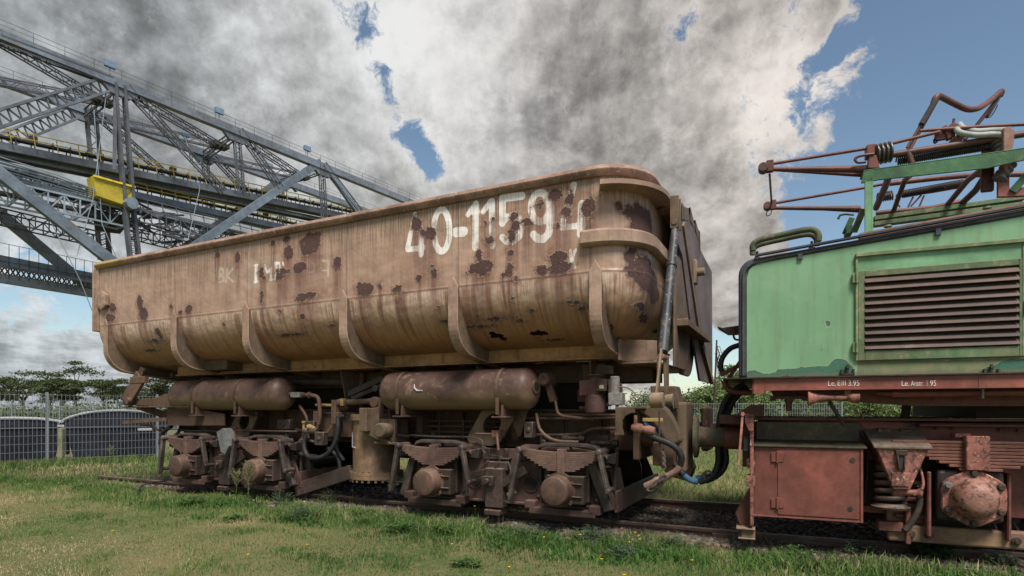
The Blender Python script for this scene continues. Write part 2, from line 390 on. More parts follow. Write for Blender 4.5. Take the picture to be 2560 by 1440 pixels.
for k in range(NV):
    P, U = plan(INS[k]); cols_.append([(p[0], p[1], ZZ[k]) for p in P])
NU = len(U); V = np.array(cols_)                      # NV x NU x 3
UU = np.array(U)
def near_uv(px, py):
    """surface coordinates (u along the wall, v down it) of a measured mark"""
    a = (px - CX) / FPX; zt = (HY - py) / FPX
    X = W.o[0] + W.u[0] * V[..., 0] + W.n[0] * V[..., 1]; Y = W.o[1] + W.u[1] * V[..., 0] + W.n[1] * V[..., 1]
    d = (X / Y - a) ** 2 + ((V[..., 2] - CAMZ) / Y - zt) ** 2
    d[:, 550:] = 9
    i, j = np.unravel_index(np.argmin(d), d.shape); return UU[j], vs_[i], float(Y[i, j]), j
patches = []
def patch(px, py, rx, ry, drip=1.0):
    u, v, Z, j = near_uv(px, py)
    i = int(np.argmin(np.abs(vs_ - v))); j2 = min(j + 6, NU - 2) if j < 540 else j - 6; pxs = []
    for jj in (j, j2):
        X = W.o[0] + W.u[0] * V[i, jj, 0] + W.n[0] * V[i, jj, 1]; Y = W.o[1] + W.u[1] * V[i, jj, 0] + W.n[1] * V[i, jj, 1]; pxs.append(X / Y * FPX)
    k = abs(pxs[1] - pxs[0]) / max(1e-6, abs(UU[j2] - UU[j]))
    e_ = 1.0 if j < 432 else 1.25; patches.append((u, v, e_ * rx / max(k, 40), e_ * ry / FPX * Z, drip))
for t_ in [(775, 612, 27, 27), (790, 595, 18, 14), (762, 628, 12, 12), (720, 632, 13, 19), (718, 600, 8, 9), (683, 608, 9, 10), (542, 637, 7, 13), (594, 640, 8, 14), (748, 668, 17, 16), (745, 680, 12, 8),
           (844, 658, 12, 19), (655, 680, 8, 18), (660, 692, 8, 10), (710, 677, 18, 8), (698, 690, 10, 10), (770, 740, 32, 9), (755, 746, 18, 8), (654, 746, 6, 14), (350, 757, 8, 18), (360, 785, 11, 17),
           (280, 770, 9, 13), (275, 795, 13, 11), (427, 765, 5, 12), (451, 781, 7, 7), (472, 776, 10, 12), (910, 722, 24, 19), (902, 712, 14, 10), (950, 716, 5, 10), (998, 720, 15, 9), (1012, 725, 6, 6),
           (1040, 558, 14, 18), (1055, 578, 8, 8), (1078, 582, 15, 20), (1062, 583, 12, 8), (1222, 602, 15, 13), (1232, 548, 8, 8), (1213, 556, 4, 7), (1285, 540, 15, 10), (1290, 562, 10, 14), (1318, 555, 14, 12), (1278, 592, 10, 16),
           (1352, 512, 14, 9), (1350, 500, 10, 6), (1392, 487, 20, 14), (1420, 500, 12, 24), (1412, 530, 14, 15), (1395, 566, 10, 10), (1474, 520, 20, 26), (1462, 532, 14, 12), (1480, 500, 14, 8), (1198, 635, 9, 17),
           (1212, 668, 22, 17), (1190, 676, 14, 12), (1208, 688, 16, 8), (1275, 632, 9, 13), (1275, 672, 10, 15), (1257, 690, 4, 6), (1396, 642, 27, 19), (1400, 668, 30, 18), (1425, 662, 14, 10), (1350, 676, 16, 14),
           (1085, 680, 9, 14), (1080, 668, 6, 6), (1049, 697, 6, 10), (1168, 680, 4, 5), (1345, 840, 1, 1), (1290, 700, 3, 4)]: patch(*t_)
for t_ in [(1225, 797, 42, 5, .3), (1188, 790, 14, 4, .3), (1205, 815, 30, 8, .3), (1440, 758, 16, 5, .3), (1458, 768, 10, 9, .3), (1330, 773, 8, 5, .4), (1303, 800, 10, 4, .3), (1282, 745, 5, 4, .4),
           (397, 832, 9, 14, .3), (385, 850, 14, 6, .2), (377, 878, 16, 5, .2), (730, 835, 28, 4, .2), (700, 778, 5, 5, .4), (757, 790, 5, 8, .4), (560, 812, 4, 6, .3), (1116, 800, 8, 5, .3), (1095, 770, 4, 5, .3), (830, 815, 10, 4, .2)]: patch(*t_)
for t_ in [(1550, 516, 7, 9, .1), (1572, 515, 5, 7, .1), (1575, 536, 9, 8, .1), (1590, 545, 8, 26, .1), (1612, 560, 16, 36, .1), (1618, 590, 16, 30, .1), (1576, 645, 10, 26, .1), (1584, 680, 14, 16, .1), (1612, 670, 16, 26, .1), (1626, 700, 16, 30, .1), (1640, 735, 7, 18, .1),
           (1603, 765, 8, 10, .1), (1611, 797, 8, 12, .1), (1505, 770, 5, 8, .1), (1512, 795, 6, 14, .1), (1525, 822, 6, 12, .1), (1545, 845, 8, 8, .1), (1638, 828, 5, 5, .1), (1630, 745, 6, 14, .1), (1597, 520, 5, 12, .1)]: patch(*t_)
holes = []
for (px, py, rx, ry) in [(1342, 832, 19, 6), (1388, 848, 24, 4), (1240, 838, 16, 5), (1228, 833, 8, 4), (1256, 846, 8, 4)]:
    u, v, Z, j = near_uv(px, py); holes.append((u, v, rx / FPX * Z / .84, ry / FPX * Z * 1.9))
GU, GV = np.meshgrid(UU, vs_)
def ell(lst, pad=0.0):
    f = np.full(GU.shape, -.3)
    for q in lst:
        r = np.sqrt(((GU - q[0]) / q[2]) ** 2 + ((GV - q[1]) / q[3]) ** 2)
        f = np.maximum(f, (1 - r) * min(q[2], q[3]))
    return f
rust_f = ell(patches); hole_f = ell(holes)
drip_f = np.zeros(GU.shape)
for (u, v, ru, rv, dr) in patches:
    t = (GV - v) / (rv + .62 * dr + .03)
    inside = np.exp(-((GU - u) / (ru * .8)) ** 4) * np.where(t > 0, np.clip(1 - t, 0, 1) ** .8, 0)
    drip_f = np.maximum(drip_f, inside * min(1, .35 + dr))
# lettering: strokes measured on the wall, turned into a distance field in wall coordinates
def seg_sdf(pts, half):
    f = np.full(GU.shape, -9.0)
    for (a, b) in zip(pts[:-1], pts[1:]):
        du, dv = b[0] - a[0], b[1] - a[1]; L2 = du * du + dv * dv + 1e-9
        t = np.clip(((GU - a[0]) * du + (GV - a[1]) * dv) / L2, 0, 1)
        f = np.maximum(f, half - np.hypot(GU - a[0] - t * du, GV - a[1] - t * dv))
    return f
def wall(zx, zy, s, ox, oy):
    p = W(ox + zx / s, oy + zy / s, SIDE); return (p.x, ZT - p.z)
N1 = lambda *p: [wall(x, y, 4.129, 980, 420) for x, y in p]
B1 = lambda *p: [wall(x, y, 3.6, 220, 560) for x, y in p]
def arc(cx_, cy_, rx, ry, a0, a1, n=18):
    return [(cx_ + rx * math.cos(R(a0 + (a1 - a0) * i / n)), cy_ + ry * math.sin(R(a0 + (a1 - a0) * i / n))) for i in range(n + 1)]
white = np.full(GU.shape, -.3)
for (p, h) in [(N1((238, 480), (158, 835)), .036), (N1((160, 842), (325, 822)), .036), (N1((300, 625), (300, 890)), .040),
               (N1(*arc(512, 645, 82, 215, 0, 360, 30)), .042), (N1((665, 663), (738, 657)), .062),
               (N1((785, 480), (860, 372)), .036), (N1((866, 372), (860, 820)), .045), (N1((940, 450), (1015, 345)), .034), (N1((1030, 345), (1037, 800)), .042),
               (N1((1340, 287), (1140, 312)), .048), (N1((1140, 312), (1140, 570)), .045), (N1((1140, 560), (1190, 510), (1260, 480), (1315, 530), (1338, 620), (1310, 710), (1240, 760), (1180, 755), (1140, 715)), .042),
               (N1(*arc(1530, 405, 95, 150, 0, 360, 30)), .042), (N1((1638, 400), (1640, 560), (1615, 680), (1560, 735), (1500, 730), (1460, 685)), .045),
               (N1((1875, 175), (1755, 600)), .040), (N1((1755, 617), (1975, 588)), .034), (N1((1960, 370), (1948, 680)), .045),
               (N1((1842, 845), (1850, 1035)), .017), (N1((1898, 840), (1862, 935), (1890, 1035)), .017)]:
    white = np.maximum(white, seg_sdf(p, h))
for (p, h) in [(B1((1514, 375), (1510, 518)), .030), (B1((1500, 374), (1530, 370)), .016), (B1((1497, 520), (1528, 516)), .016),
               (B1((1585, 372), (1565, 500)), .02), (B1((1590, 372), (1612, 440), (1648, 400), (1645, 505)), .02), (B1((1633, 508), (1662, 504)), .014),
               (B1((1692, 352), (1692, 495)), .026), (B1((1676, 498), (1712, 494)), .014), (B1((1680, 352), (1722, 350), (1728, 390), (1700, 415), (1728, 440), (1730, 480), (1700, 496)), .018), (B1((1752, 345), (1760, 372)), .016)]:
    white = np.maximum(white, seg_sdf(p, h))
faint = np.full(GU.shape, -.3)
for (p, h) in [(B1((1185, 400), (1172, 525)), .022), (B1((1185, 402), (1215, 408), (1218, 445), (1190, 460), (1222, 480), (1218, 515), (1175, 526)), .020),
               (B1((1252, 400), (1243, 525)), .022), (B1((1305, 398), (1252, 468), (1306, 520)), .020), (B1((1345, 410), (1335, 520)), .020),
               (B1((2000, 345), (2032, 352), (2040, 395), (2030, 430), (1995, 438)), .018), (B1((2165, 330), (2160, 470)), .02), (B1((2110, 332), (2150, 328)), .018), (B1((2110, 420), (2145, 418)), .012)]:
    faint = np.maximum(faint, seg_sdf(p, h))
# repainted rectangle behind the stencil letters
rp = B1((1410, 310), (1740, 265), (1745, 540), (1425, 590))
ru0, ru1 = rp[0][0], rp[1][0]; rv0, rv1 = (rp[0][1] + rp[1][1]) / 2, (rp[2][1] + rp[3][1]) / 2
rect = np.minimum(np.minimum(GU - ru0, ru1 - GU), np.minimum(GV - rv0, rv1 - GV))
seam = np.exp(-((GV - (ZT - ZW)) / .012) ** 2)
RIBX = [W(px, 800, SIDE - .06).x for px in (262, 432, 612, 856, 1131, 1487)]
for x in (RIBX[1] - .02, RIBX[2] - .02, RIBX[3] + .02, RIBX[4] + .05, XR - .52):
    seam = np.maximum(seam, np.exp(-((GU - x) / .012) ** 2) * (GV < ZT - ZW))
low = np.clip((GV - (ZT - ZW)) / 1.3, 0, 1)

hop_mb = None
me = bpy.data.meshes.new('hopper')
verts = V.reshape(-1, 3); idx = np.arange(NV * NU).reshape(NV, NU)
fq = np.stack([idx[:-1, :-1], idx[1:, :-1], idx[1:, 1:], idx[:-1, 1:]], -1).reshape(-1, 4)
# cut out the rusted-through holes
hq = hole_f[:-1, :-1].reshape(-1) + (RNG.random(fq.shape[0]) - .5) * .02
fq = fq[hq < 0.0]
extra = [list(idx[:, 0])[::-1] + list(idx[::-1, NU - 1])[::-1]]      # flat left end
me.from_pydata(verts.tolist(), [], fq.tolist() + [list(idx[:, 0]) + list(idx[::-1, NU - 1])])
me.polygons.foreach_set('use_smooth', [True] * (len(me.polygons) - 1) + [False])
def put_attr(me_, name, arr):
    a = me_.attributes.new(name, 'FLOAT', 'POINT'); a.data.foreach_set('value', np.ascontiguousarray(arr, dtype=np.float32).reshape(-1))
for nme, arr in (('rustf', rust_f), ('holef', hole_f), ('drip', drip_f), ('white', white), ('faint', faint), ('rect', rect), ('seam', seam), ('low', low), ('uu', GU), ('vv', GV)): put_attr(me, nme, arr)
hopper = bpy.data.objects.new('hopper', me); col.objects.link(hopper); hopper.parent = wag

m, t, b = new_mat('hopper_paint')
uv = t.comb(t.attr('uu'), t.attr('vv'), 0.0)
nm = t.noise(uv, 4.5, 4, .6); nb = t.noise(uv, 11, 7, .72, .3); nf = t.noise(uv, 60, 5, .7); nl = t.noise(uv, 1.1, 4, .5)
st = t.noise(t.mapping(uv, (14, .55, 1)), 1.0, 6, .65); st2 = t.noise(t.mapping(uv, (55, 1.6, 1)), 1.0, 4, .6); st3 = t.noise(t.mapping(uv, (24, .8, 1), loc=(5, 3, 0)), 1.0, 5, .7)
drip = t.attr('drip'); lowa = t.attr('low'); va = t.attr('vv')
paint = t.mix(t.step(nl, .35, .65), (.41, .265, .19), (.33, .205, .145))
paint = t.mix(t.m('MULTIPLY', t.step(st, .42, .62), .45), paint, (.46, .33, .25))
# grey-brown mould streaks running down from the rim
top = t.step(va, .0, .55, 1.0, 0.0)
paint = t.mix(t.m('MULTIPLY', t.step(t.m('ADD', st2, t.m('MULTIPLY', top, .10)), .52, .66), t.m('ADD', t.m('MULTIPLY', top, .55), .24)), paint, (.13, .095, .062))
# highlight on the upper curve painted in, then ochre dust towards the belly
paint = t.mix(t.m('MULTIPLY', t.step(lowa, .02, .16), .55), paint, t.mix(t.step(st3, .35, .65), (.52, .385, .285), (.38, .22, .135)))
paint = t.mix(t.step(t.m('ADD', lowa, t.m('MULTIPLY', t.m('SUBTRACT', st3, .5), .5)), .10, .55), paint, (.34, .175, .085))
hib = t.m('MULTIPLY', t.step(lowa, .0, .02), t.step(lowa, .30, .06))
paint = t.mix(t.m('MULTIPLY', t.m('MULTIPLY', hib, t.step(st2, .40, .62)), .75), paint, (.66, .53, .43))  # brighter band of light just below the weld, mixed into the paint colour
paint = t.mix(t.m('MULTIPLY', t.step(st, .50, .60), t.m('MULTIPLY', t.step(lowa, 0, .05), .75)), paint, (.22, .105, .06))
paint = t.mix(t.m('MULTIPLY', t.step(st2, .56, .66), t.m('MULTIPLY', t.step(lowa, 0, .10), .6)), paint, (.17, .085, .05))
paint = t.mix(t.m('MULTIPLY', t.step(lowa, .45, .9), .5), paint, (.17, .10, .055))
rectm = t.m('MULTIPLY', t.step(t.m('ADD', t.attr('rect'), t.m('MULTIPLY', t.m('SUBTRACT', nb, .5), .05)), 0, .015), .45)
paint = t.mix(rectm, paint, (.42, .32, .245))
grim = t.noise(t.mapping(uv, (5, .8, 1)), 1.0, 4, .6)
paint = t.mix(t.m('MULTIPLY', t.step(grim, .52, .72), .32), paint, (.17, .12, .09))
smut = t.noise(uv, 1.7, 7, .7, .4)
paint = t.mix(t.m('MULTIPLY', t.step(smut, .50, .68), .24), paint, (.21, .125, .10))
wm = t.step(t.m('ADD', t.attr('white'), t.m('MULTIPLY', t.m('SUBTRACT', nb, .5), .012)), -.002, .004)
wm = t.m('MULTIPLY', wm, t.step(t.m('ADD', st2, t.m('MULTIPLY', nf, .3)), .80, .74))
paint = t.mix(t.m('MULTIPLY', wm, .92), paint, t.mix(t.step(st3, .5, .75), (.86, .82, .78), (.64, .52, .42)))
fm = t.m('MULTIPLY', t.step(t.m('ADD', t.attr('faint'), t.m('MULTIPLY', t.m('SUBTRACT', nb, .5), .02)), -.003, .006), .62)
paint = t.mix(fm, paint, (.55, .46, .38))
dm = t.m('MULTIPLY', drip, t.step(t.m('ADD', st2, t.m('MULTIPLY', st, .6)), .60, .80))
paint = t.mix(t.m('MULTIPLY', dm, .9), paint, (.14, .06, .048))
spk = t.noise(uv, 26, 4, .75, .4)
rv_ = t.m('ADD', t.attr('rustf'), t.m('ADD', t.m('ADD', t.m('MULTIPLY', t.m('SUBTRACT', nb, .5), .15), t.m('MULTIPLY', t.m('SUBTRACT', nm, .5), .12)), t.m('MULTIPLY', t.m('SUBTRACT', nf, .5), .03)))
rm = t.step(rv_, .006, .010)
spots = t.step(t.m('ADD', spk, t.m('MULTIPLY', drip, .04)), .735, .745)
rm = t.m('MAXIMUM', rm, t.m('MULTIPLY', spots, .9))
halo = t.m('MULTIPLY', t.step(rv_, -.085, .0), t.step(t.m('ADD', nb, t.m('MULTIPLY', st2, .5)), .55, .85))
paint = t.mix(t.m('MULTIPLY', halo, .6), paint, (.25, .115, .07))
edge = t.m('MULTIPLY', t.step(rv_, -.012, .004), t.m('SUBTRACT', 1.0, rm))
paint = t.mix(t.m('MULTIPLY', edge, .55), paint, (.48, .35, .25))
rcol = t.mix(t.step(nf, .3, .7), (.045, .022, .020), (.12, .058, .050))
flake = t.step(t.noise(uv, 13, 3, .6), .62, .66)
rcol = t.mix(t.m('MULTIPLY', flake, .6), rcol, (.22, .10, .07))
colr = t.mix(rm, paint, rcol)
colr = t.mix(t.m('MULTIPLY', t.attr('seam'), .45), colr, (.12, .07, .05))
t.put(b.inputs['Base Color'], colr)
t.put(b.inputs['Roughness'], t.m('ADD', .42, t.m('MULTIPLY', rm, .45)))
b.inputs['Specular IOR Level'].default_value = .5
bp = t.new('ShaderNodeBump'); bp.inputs['Strength'].default_value = .9; bp.inputs['Distance'].default_value = .016
bend = t.noise(uv, 2.2, 3, .5)
hgt = t.m('ADD', t.m('MULTIPLY', rm, -.7), t.m('MULTIPLY', t.m('MULTIPLY', rm, nf), .9))
hgt = t.m('ADD', hgt, t.m('ADD', t.m('MULTIPLY', t.attr('seam'), .5), t.m('ADD', t.m('MULTIPLY', bend, 3.2), t.m('MULTIPLY', nm, .5))))
hgt = t.m('ADD', hgt, t.m('ADD', t.m('MULTIPLY', nf, .08), t.m('MULTIPLY', edge, .8)))
t.put(bp.inputs['Height'], hgt); t.l.new(bp.outputs[0], b.inputs['Normal'])
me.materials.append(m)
# inside lining, seen through the holes
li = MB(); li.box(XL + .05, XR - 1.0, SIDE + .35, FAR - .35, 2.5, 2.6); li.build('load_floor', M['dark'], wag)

# ---- rim around the top: half-round bar
def rim_path(off, z, r=.52, far=True):
    pts = [(XL - .02, SIDE - off, z), (XR - r, SIDE - off, z)]
    for k in range(1, 13):
        a = k / 12 * math.pi / 2; pts.append((XR - r + (r + off) * math.sin(a), SIDE + r - (r + off) * math.cos(a), z))
    if far:
        pts.append((XR + off, FAR - r, z))
        for k in range(1, 9):
            a = k / 8 * math.pi / 2; pts.append((XR - r + (r + off) * math.cos(a), FAR - r + (r + off) * math.sin(a), z))
        pts.append((XL - .02, FAR + off, z))
    return pts
def sweep(mb, path, sec):
    """section (out, up) swept along a horizontal path whose outside is to the right-hand of travel"""
    P = [Vector(p) for p in path]; n = len(sec); vs = []
    for i, p in enumerate(P):
        t = (P[min(i + 1, len(P) - 1)] - P[max(i - 1, 0)]).normalized(); o = Vector((t.y, -t.x, 0))
        for (a, z) in sec: vs.append(p + o * a + Vector((0, 0, z)))
    fs = [(i * n + k, i * n + (k + 1) % n, (i + 1) * n + (k + 1) % n, (i + 1) * n + k) for i in range(len(P) - 1) for k in range(n)]
    fs += [list(range(n))[::-1], [(len(P) - 1) * n + k for k in range(n)]]
    mb.add(vs, fs, True)
def densify(path, d=.12):
    out_ = [Vector(path[0])]
    for p in path[1:]:
        a = out_[-1]; p = Vector(p); n = max(1, int((p - a).length / d))
        for i in range(1, n + 1): out_.append(a.lerp(p, i / n))
    return out_
rm_ = MB()
sec = [(-.02, 0), (.035, 0), (.065, .03), (.075, .06), (.055, .10), (.01, .125), (-.06, .13), (-.10, .10), (-.10, 0)]
sweep(rm_, densify(rim_path(0, ZT - .005)), sec)
M['rim'] = metal('rim_flaking', (.34, .215, .16), (.22, .13, .10), rust=(.10, .058, .045), amt=.5, scale=3.0, chips=(.46, .35, .26), chip_amt=.5, rough=.8, bump=.9)
rim = rm_.build('rim', M['rim'], wag)
# lichen-yellow corner
m2 = M['rim']; t2 = NT(m2.node_tree); bs = t2.n['Principled BSDF']; src = bs.inputs['Base Color'].links[0].from_socket
ox = t2.sep(t2.new('ShaderNodeTexCoord').outputs['Object'])[0]
t2.put(bs.inputs['Base Color'], t2.mix(t2.m('MULTIPLY', t2.step(ox, XL + 1.3, XL + .1), .65), src, (.36, .25, .06)))
# belts round the end corner
bsec = [(-.01, -.075), (.05, -.075), (.085, -.05), (.085, .05), (.05, .075), (-.01, .075)]
def belt(z, x0, hh=1.0):
    p = [(x0, SIDE, z), (XR - .52, SIDE, z)] + [(XR - .52 + .52 * math.sin(k / 12 * math.pi / 2), SIDE + .52 - .52 * math.cos(k / 12 * math.pi / 2), z) for k in range(1, 13)] + [(XR, FAR - .75, z)]
    mb = MB(); sweep(mb, densify(p, .1), [(a, q * hh) for a, q in bsec]); return mb
BZ = W(1500, 590, SIDE - .05).z
belt(BZ, XR - .52 - .10, 1.15).build('reinforcing_belt', M['tan'], wag)
ub = MB(); p = [(XR - .42, SIDE + .01, ZT - .14)] + [(XR - .52 + .52 * math.sin(k / 12 * math.pi / 2), SIDE + .52 - .52 * math.cos(k / 12 * math.pi / 2), ZT - .14) for k in range(3, 13)] + [(XR, FAR - .75, ZT - .14)]
sweep(ub, densify(p, .1), [(-.01, -.02), (.06, -.02), (.20, -.02), (.20, .03), (-.01, .07)]); ub.build('overhang_flange', M['tan'], wag)
# end post plate at the left end
ep = MB(); ep.box(XL - .10, XL + .03, SIDE - .03, FAR, 2.75, ZT + .06); ep.box(XL - .10, XL - .06, SIDE - .06, SIDE, 2.75, ZT)
ep.build('end_plate', M['tan'], wag, .008)
bb = MB(); q = W(252, 750, SIDE - .08); bb.lathe((q.x - .02, SIDE - .02, q.z), (0, -1, 0), [(0, .17), (.05, .17), (.06, .12)], 6, False); bb.build('hex_boss', M['tan'], wag)

# ---- ribs: curved flange with a web behind it
def rib_profile(off=0.0):
    P = [(SIDE - .055, ZW + .0), (SIDE - .055, 2.42)]
    for k in range(1, 11):
        a = k / 10 * R(80); r = .40
        P.append((SIDE - .055 + r * (1 - math.cos(a)), 2.42 - r * math.sin(a)))
    e = P[-1]; P.append((.9, e[1] - (.9 - e[0]) * .127)); return P
RP = rib_profile()
def rib(x, wd=.15, top=.0, short=False):
    P = list(RP); P[0] = (P[0][0], P[0][1] + top)
    mb = MB()
    # web: between the flange profile and the wall
    web = [(y, z) for y, z in P] + [(.9, 2.25), (SIDE + .5, 2.25), (SIDE + .12, 2.55), (SIDE + .02, ZW)]
    n = len(P)
    # flange strip, pointed top
    vs = []; fs = []
    for i, (y, z) in enumerate(P):
        for dx in (-wd / 2, wd / 2):
            vs.append((x + dx, y, z))
        nx = Vector((0, 0, 0))
    vs2 = [(a, b + .018, c + (.018 if i_ > 4 else 0)) for i_, (a, b, c) in enumerate(vs)]
    o = len(vs); allv = vs + vs2
    for i in range(n - 1):
        a = i * 2; fs += [(a, a + 1, a + 3, a + 2), (o + a, o + a + 2, o + a + 3, o + a + 1), (a, a + 2, o + a + 2, o + a), (a + 1, o + a + 1, o + a + 3, a + 3)]
    tp = len(allv); allv += [(x, P[0][0], P[0][1] + .12), (x, P[0][0] + .018, P[0][1] + .12)]
    fs += [(0, 1, tp), (o, tp + 1, o + 1), (0, tp, tp + 1, o), (1, o + 1, tp + 1, tp)]
    mb.add(allv, fs)
    fl = mb
    wb = MB(); wp = [(y + .01, z) for y, z in P] + [(.9, 2.22), (.2, 2.22), (-.25, 2.26), (-.55, 2.36), (-.75, 2.52), (SIDE + .03, 2.72), (SIDE - .01, ZW + .0)]
    wb.prismx(wp, x + wd * .28, x + wd * .28 + .02)
    return fl, wb
for i, x in enumerate(RIBX):
    rt = MB(); f_, w_ = rib(x, .14 if i else .13, .0)
    ro = f_.build('rib', M['tan'], wag, .006); w_.build('web', M['tan_dark'], ro)  # web gets the darker tan: its shade is put into the colour
# gussets under the hopper
g = MB(); x = RIBX[5]
g.prism([(x + .05, 1.93), (XR + .0, 1.93), (XR + .0, 2.16), (x + .05, 2.2)], -.12, -.09)
g.box(x + .04, XR + .02, -.14, 2.0, 1.90, 1.925); g.box(x + .06, x + .09, -.35, -.1, 1.93, 2.2); g.build('end_gusset', M['tan'], wag, .004)
# ---- sill
SL = W(470, 935, 0).x; s_ = MB(); s_.box(SL, RIBX[5] - .02, -.20, -.17, 1.985, 2.17); s_.box(SL, RIBX[5] - .02, -.24, .05, 1.965, 1.985)
s_.box(SL, RIBX[5] - .02, -.22, .05, 2.17, 2.185)
s_.build('sill', M['ochre'], wag, .004)
und = MB(); und.box(XL + .3, XR - .2, .45, .6, 1.72, 2.0); und.box(XL + .3, XR - .2, 1.0, 1.15, 1.72, 2.0); und.box(XL + .1, XR - .3, -.1, 2.2, 2.19, 2.21)
for k in range(14):
    x = XL + .7 + k * .63; und.box(x, x + .07, -.1, 1.9, 1.95, 2.04)
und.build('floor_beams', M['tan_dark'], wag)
# small box bracket between ribs 1 and 2
k_ = MB(); a = W(505, 905, -.45); c = W(548, 925, -.45); k_.box(a.x, c.x + .25, -.50, -.15, c.z + .0, a.z + .02); k_.build('bracket', M['tan_dark'], wag, .006)

# ---- far-side flap arm, tall strut
XA = -.22
fp = W.yz([(1682, 512), (1700, 508), (1722, 545), (1745, 580), (1746, 625), (1775, 680), (1777, 960), (1745, 952), (1720, 800), (1700, 640), (1685, 600)], XA)
fl = MB(); fl.prismx(fp, XA, XA + .03); fl.build('flap_arm', metal('flap_purple', (.20, .145, .135), (.155, .105, .10), rust=(.075, .035, .03), amt=.35, scale=2.2, chips=(.42, .34, .29), chip_amt=.1, streaks=.4), wag, .004)
ff = MB(); ff.beam((XA + .03, *W.yz([(1700, 560)], XA)[0]), (XA + .03, *W.yz([(1745, 860)], XA)[0]), .10, .05, (1, 0, 0)); ff.beam((XA + .05, *W.yz([(1745, 860)], XA)[0]), (XA + .05, *W.yz([(1772, 955)], XA)[0]), .10, .05, (1, 0, 0))
ff.box(XA + .0, XA + .14, *sorted([W.yz([(1690, 800)], XA)[0][0], W.yz([(1752, 820)], XA)[0][0]]), W.yz([(1700, 822)], XA)[0][1], W.yz([(1700, 805)], XA)[0][1]); ff.build('flap_stiffener', M['tan_dark'], wag, .006)
nt = MB(); y0, z0 = W.yz([(1728, 682)], XA)[0]; nt.box(XA + .03, XA + .08, y0 - .07, y0 + .07, z0 - .16, z0 + .16); nt.cyl((XA + .05, y0, z0), (XA + .18, y0, z0), .055, 12); nt.build('pivot_nut', M['tan_dark'], wag, .01)
# torn edge of the flap top
te = MB(); random.seed(3); pts = W.yz([(1683, 502), (1700, 515), (1722, 522), (1735, 545), (1745, 575), (1747, 620)], XA + .02)
for i in range(len(pts) - 1):
    (ya, za), (yb, zb) = pts[i], pts[i + 1]; te.add([(XA - .25, ya, za - .1), (XA + .04, ya, za + random.uniform(-.03, .05)), (XA + .02, yb, zb + random.uniform(-.05, .04)), (XA - .25, yb, zb - .1), (XA + .03, yb, zb - .16), (XA + .04, ya, za - .16)], [(0, 1, 2, 3), (1, 5, 4, 2)])
te.build('torn_edge', M['tan_dark'], wag)
# lower bowl arms seen past the end wall
bw = MB()
for (ya, yb, zt_, xx) in ((1.1, 2.0, 2.6, XA - .02), (1.7, 2.5, 2.55, XA - .06)):
    P = [(ya, zt_ + .6), (ya + .02, zt_)] + [(ya - .0 - .55 * (1 - math.cos(R(a))), zt_ - .75 * math.sin(R(a))) for a in range(0, 91, 10)]
    poly = P + [(ya - 1.1, zt_ - .75), (ya - 1.1, zt_ + .6)]
    bw.prismx(poly, xx, xx + .03)
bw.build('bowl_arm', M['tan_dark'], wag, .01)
XS = -.08; A = Vector(W.onx(1689, 560, XS)); B = Vector(W.onx(1657, 880, XS)); C_ = Vector(W.onx(1655, 905, XS))
sr = MB(); sr.tube([A, A.lerp(B, .35), B], [.038, .047, .05], 14); sr.lathe(A.lerp(B, .33), B - A, [(0, .058), (.04, .058)], 14)
strut = sr.build('tipping_strut', metal('strut_blueblack', (.032, .035, .04), (.05, .052, .058), rust=(.12, .08, .055), amt=.45, scale=5, chips=(.45, .46, .47), chip_amt=.3, rough=.5), wag)
cv = MB()
for dy in (-.06, .06):
    cv.beam(A + Vector((0, dy, .28)), A + Vector((0, dy, -.06)), .09, .02, (0, 1, 0))
cv.cyl(A + Vector((0, -.08, .0)), A + Vector((0, .08, .0)), .03); cv.build('clevis', M['tan_dark'], strut, .004); cv = MB()
D_ = Vector(W.onx(1640, 995, XS)); E_ = Vector(W.onx(1665, 995, XS))
cv.beam(B + Vector((0, -.06, .02)), D_, .05, .02, (1, 0, 0)); cv.beam(B + Vector((0, .06, .0)), E_, .06, .02, (1, 0, 0)); cv.cyl(B + Vector((0, -.1, -.05)), B + Vector((0, .1, -.05)), .03)
cv.lathe(D_ + Vector((-.05, 0, -.02)), (1, 0, 0), [(0, .07), (.12, .07)], 14); cv.lathe(E_ + Vector((-.05, 0, -.02)), (1, 0, 0), [(0, .06), (.12, .06)], 14)
cv.build('link', M['tan_dark'], strut, .004)
# ------------------------------------------------------------------ wagon underframe
uf = MB()
uf.box(-9.6, -.75, .30, .33, .86, 1.34); uf.box(-9.6, -.75, .22, .42, 1.33, 1.36); uf.box(-9.6, -.75, .20, .42, .84, .865)
uf.box(-9.6, -.75, 1.20, 1.23, .86, 1.34); uf.box(-9.6, -.75, 1.1, 1.32, 1.33, 1.36)
for x in (-9.3, -7.37, -5.6, -3.9, -2.35, -1.0): uf.box(x, x + .1, .0, 1.5, .95, 1.30)
uf.build('main_girder', M['brown'], wag, .004)
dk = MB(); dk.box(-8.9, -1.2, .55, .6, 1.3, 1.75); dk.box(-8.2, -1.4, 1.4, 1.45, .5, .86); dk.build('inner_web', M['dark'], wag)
for (x, zb) in ((-1.30, 1.36), (-2.9, 1.36), (-5.3, 1.36), (-7.9, 1.36)):
    sp = MB(); sp.prism([(x - .11, zb), (x + .11, zb), (x + .16, 1.95), (x - .16, 1.95)], .28, .34); sp.box(x - .10, x + .10, -.0, .5, 1.36, 1.40); sp.prismx([(.0, 1.38), (.3, 1.38), (.3, 1.95), (-.15, 1.95)], x + .08, x + .10)
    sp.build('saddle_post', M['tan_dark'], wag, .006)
pp = MB()
for k, z in enumerate((1.19, 1.11, 1.03, .96)):
    pp.tube([(-4.1, .16, z), (-2.55, .16, z)], .019, 8)
for x in (-3.6, -3.2): pp.box(x, x + .03, .13, .20, .93, 1.22)
pp.build('pipe_bundle', M['brown'], wag)
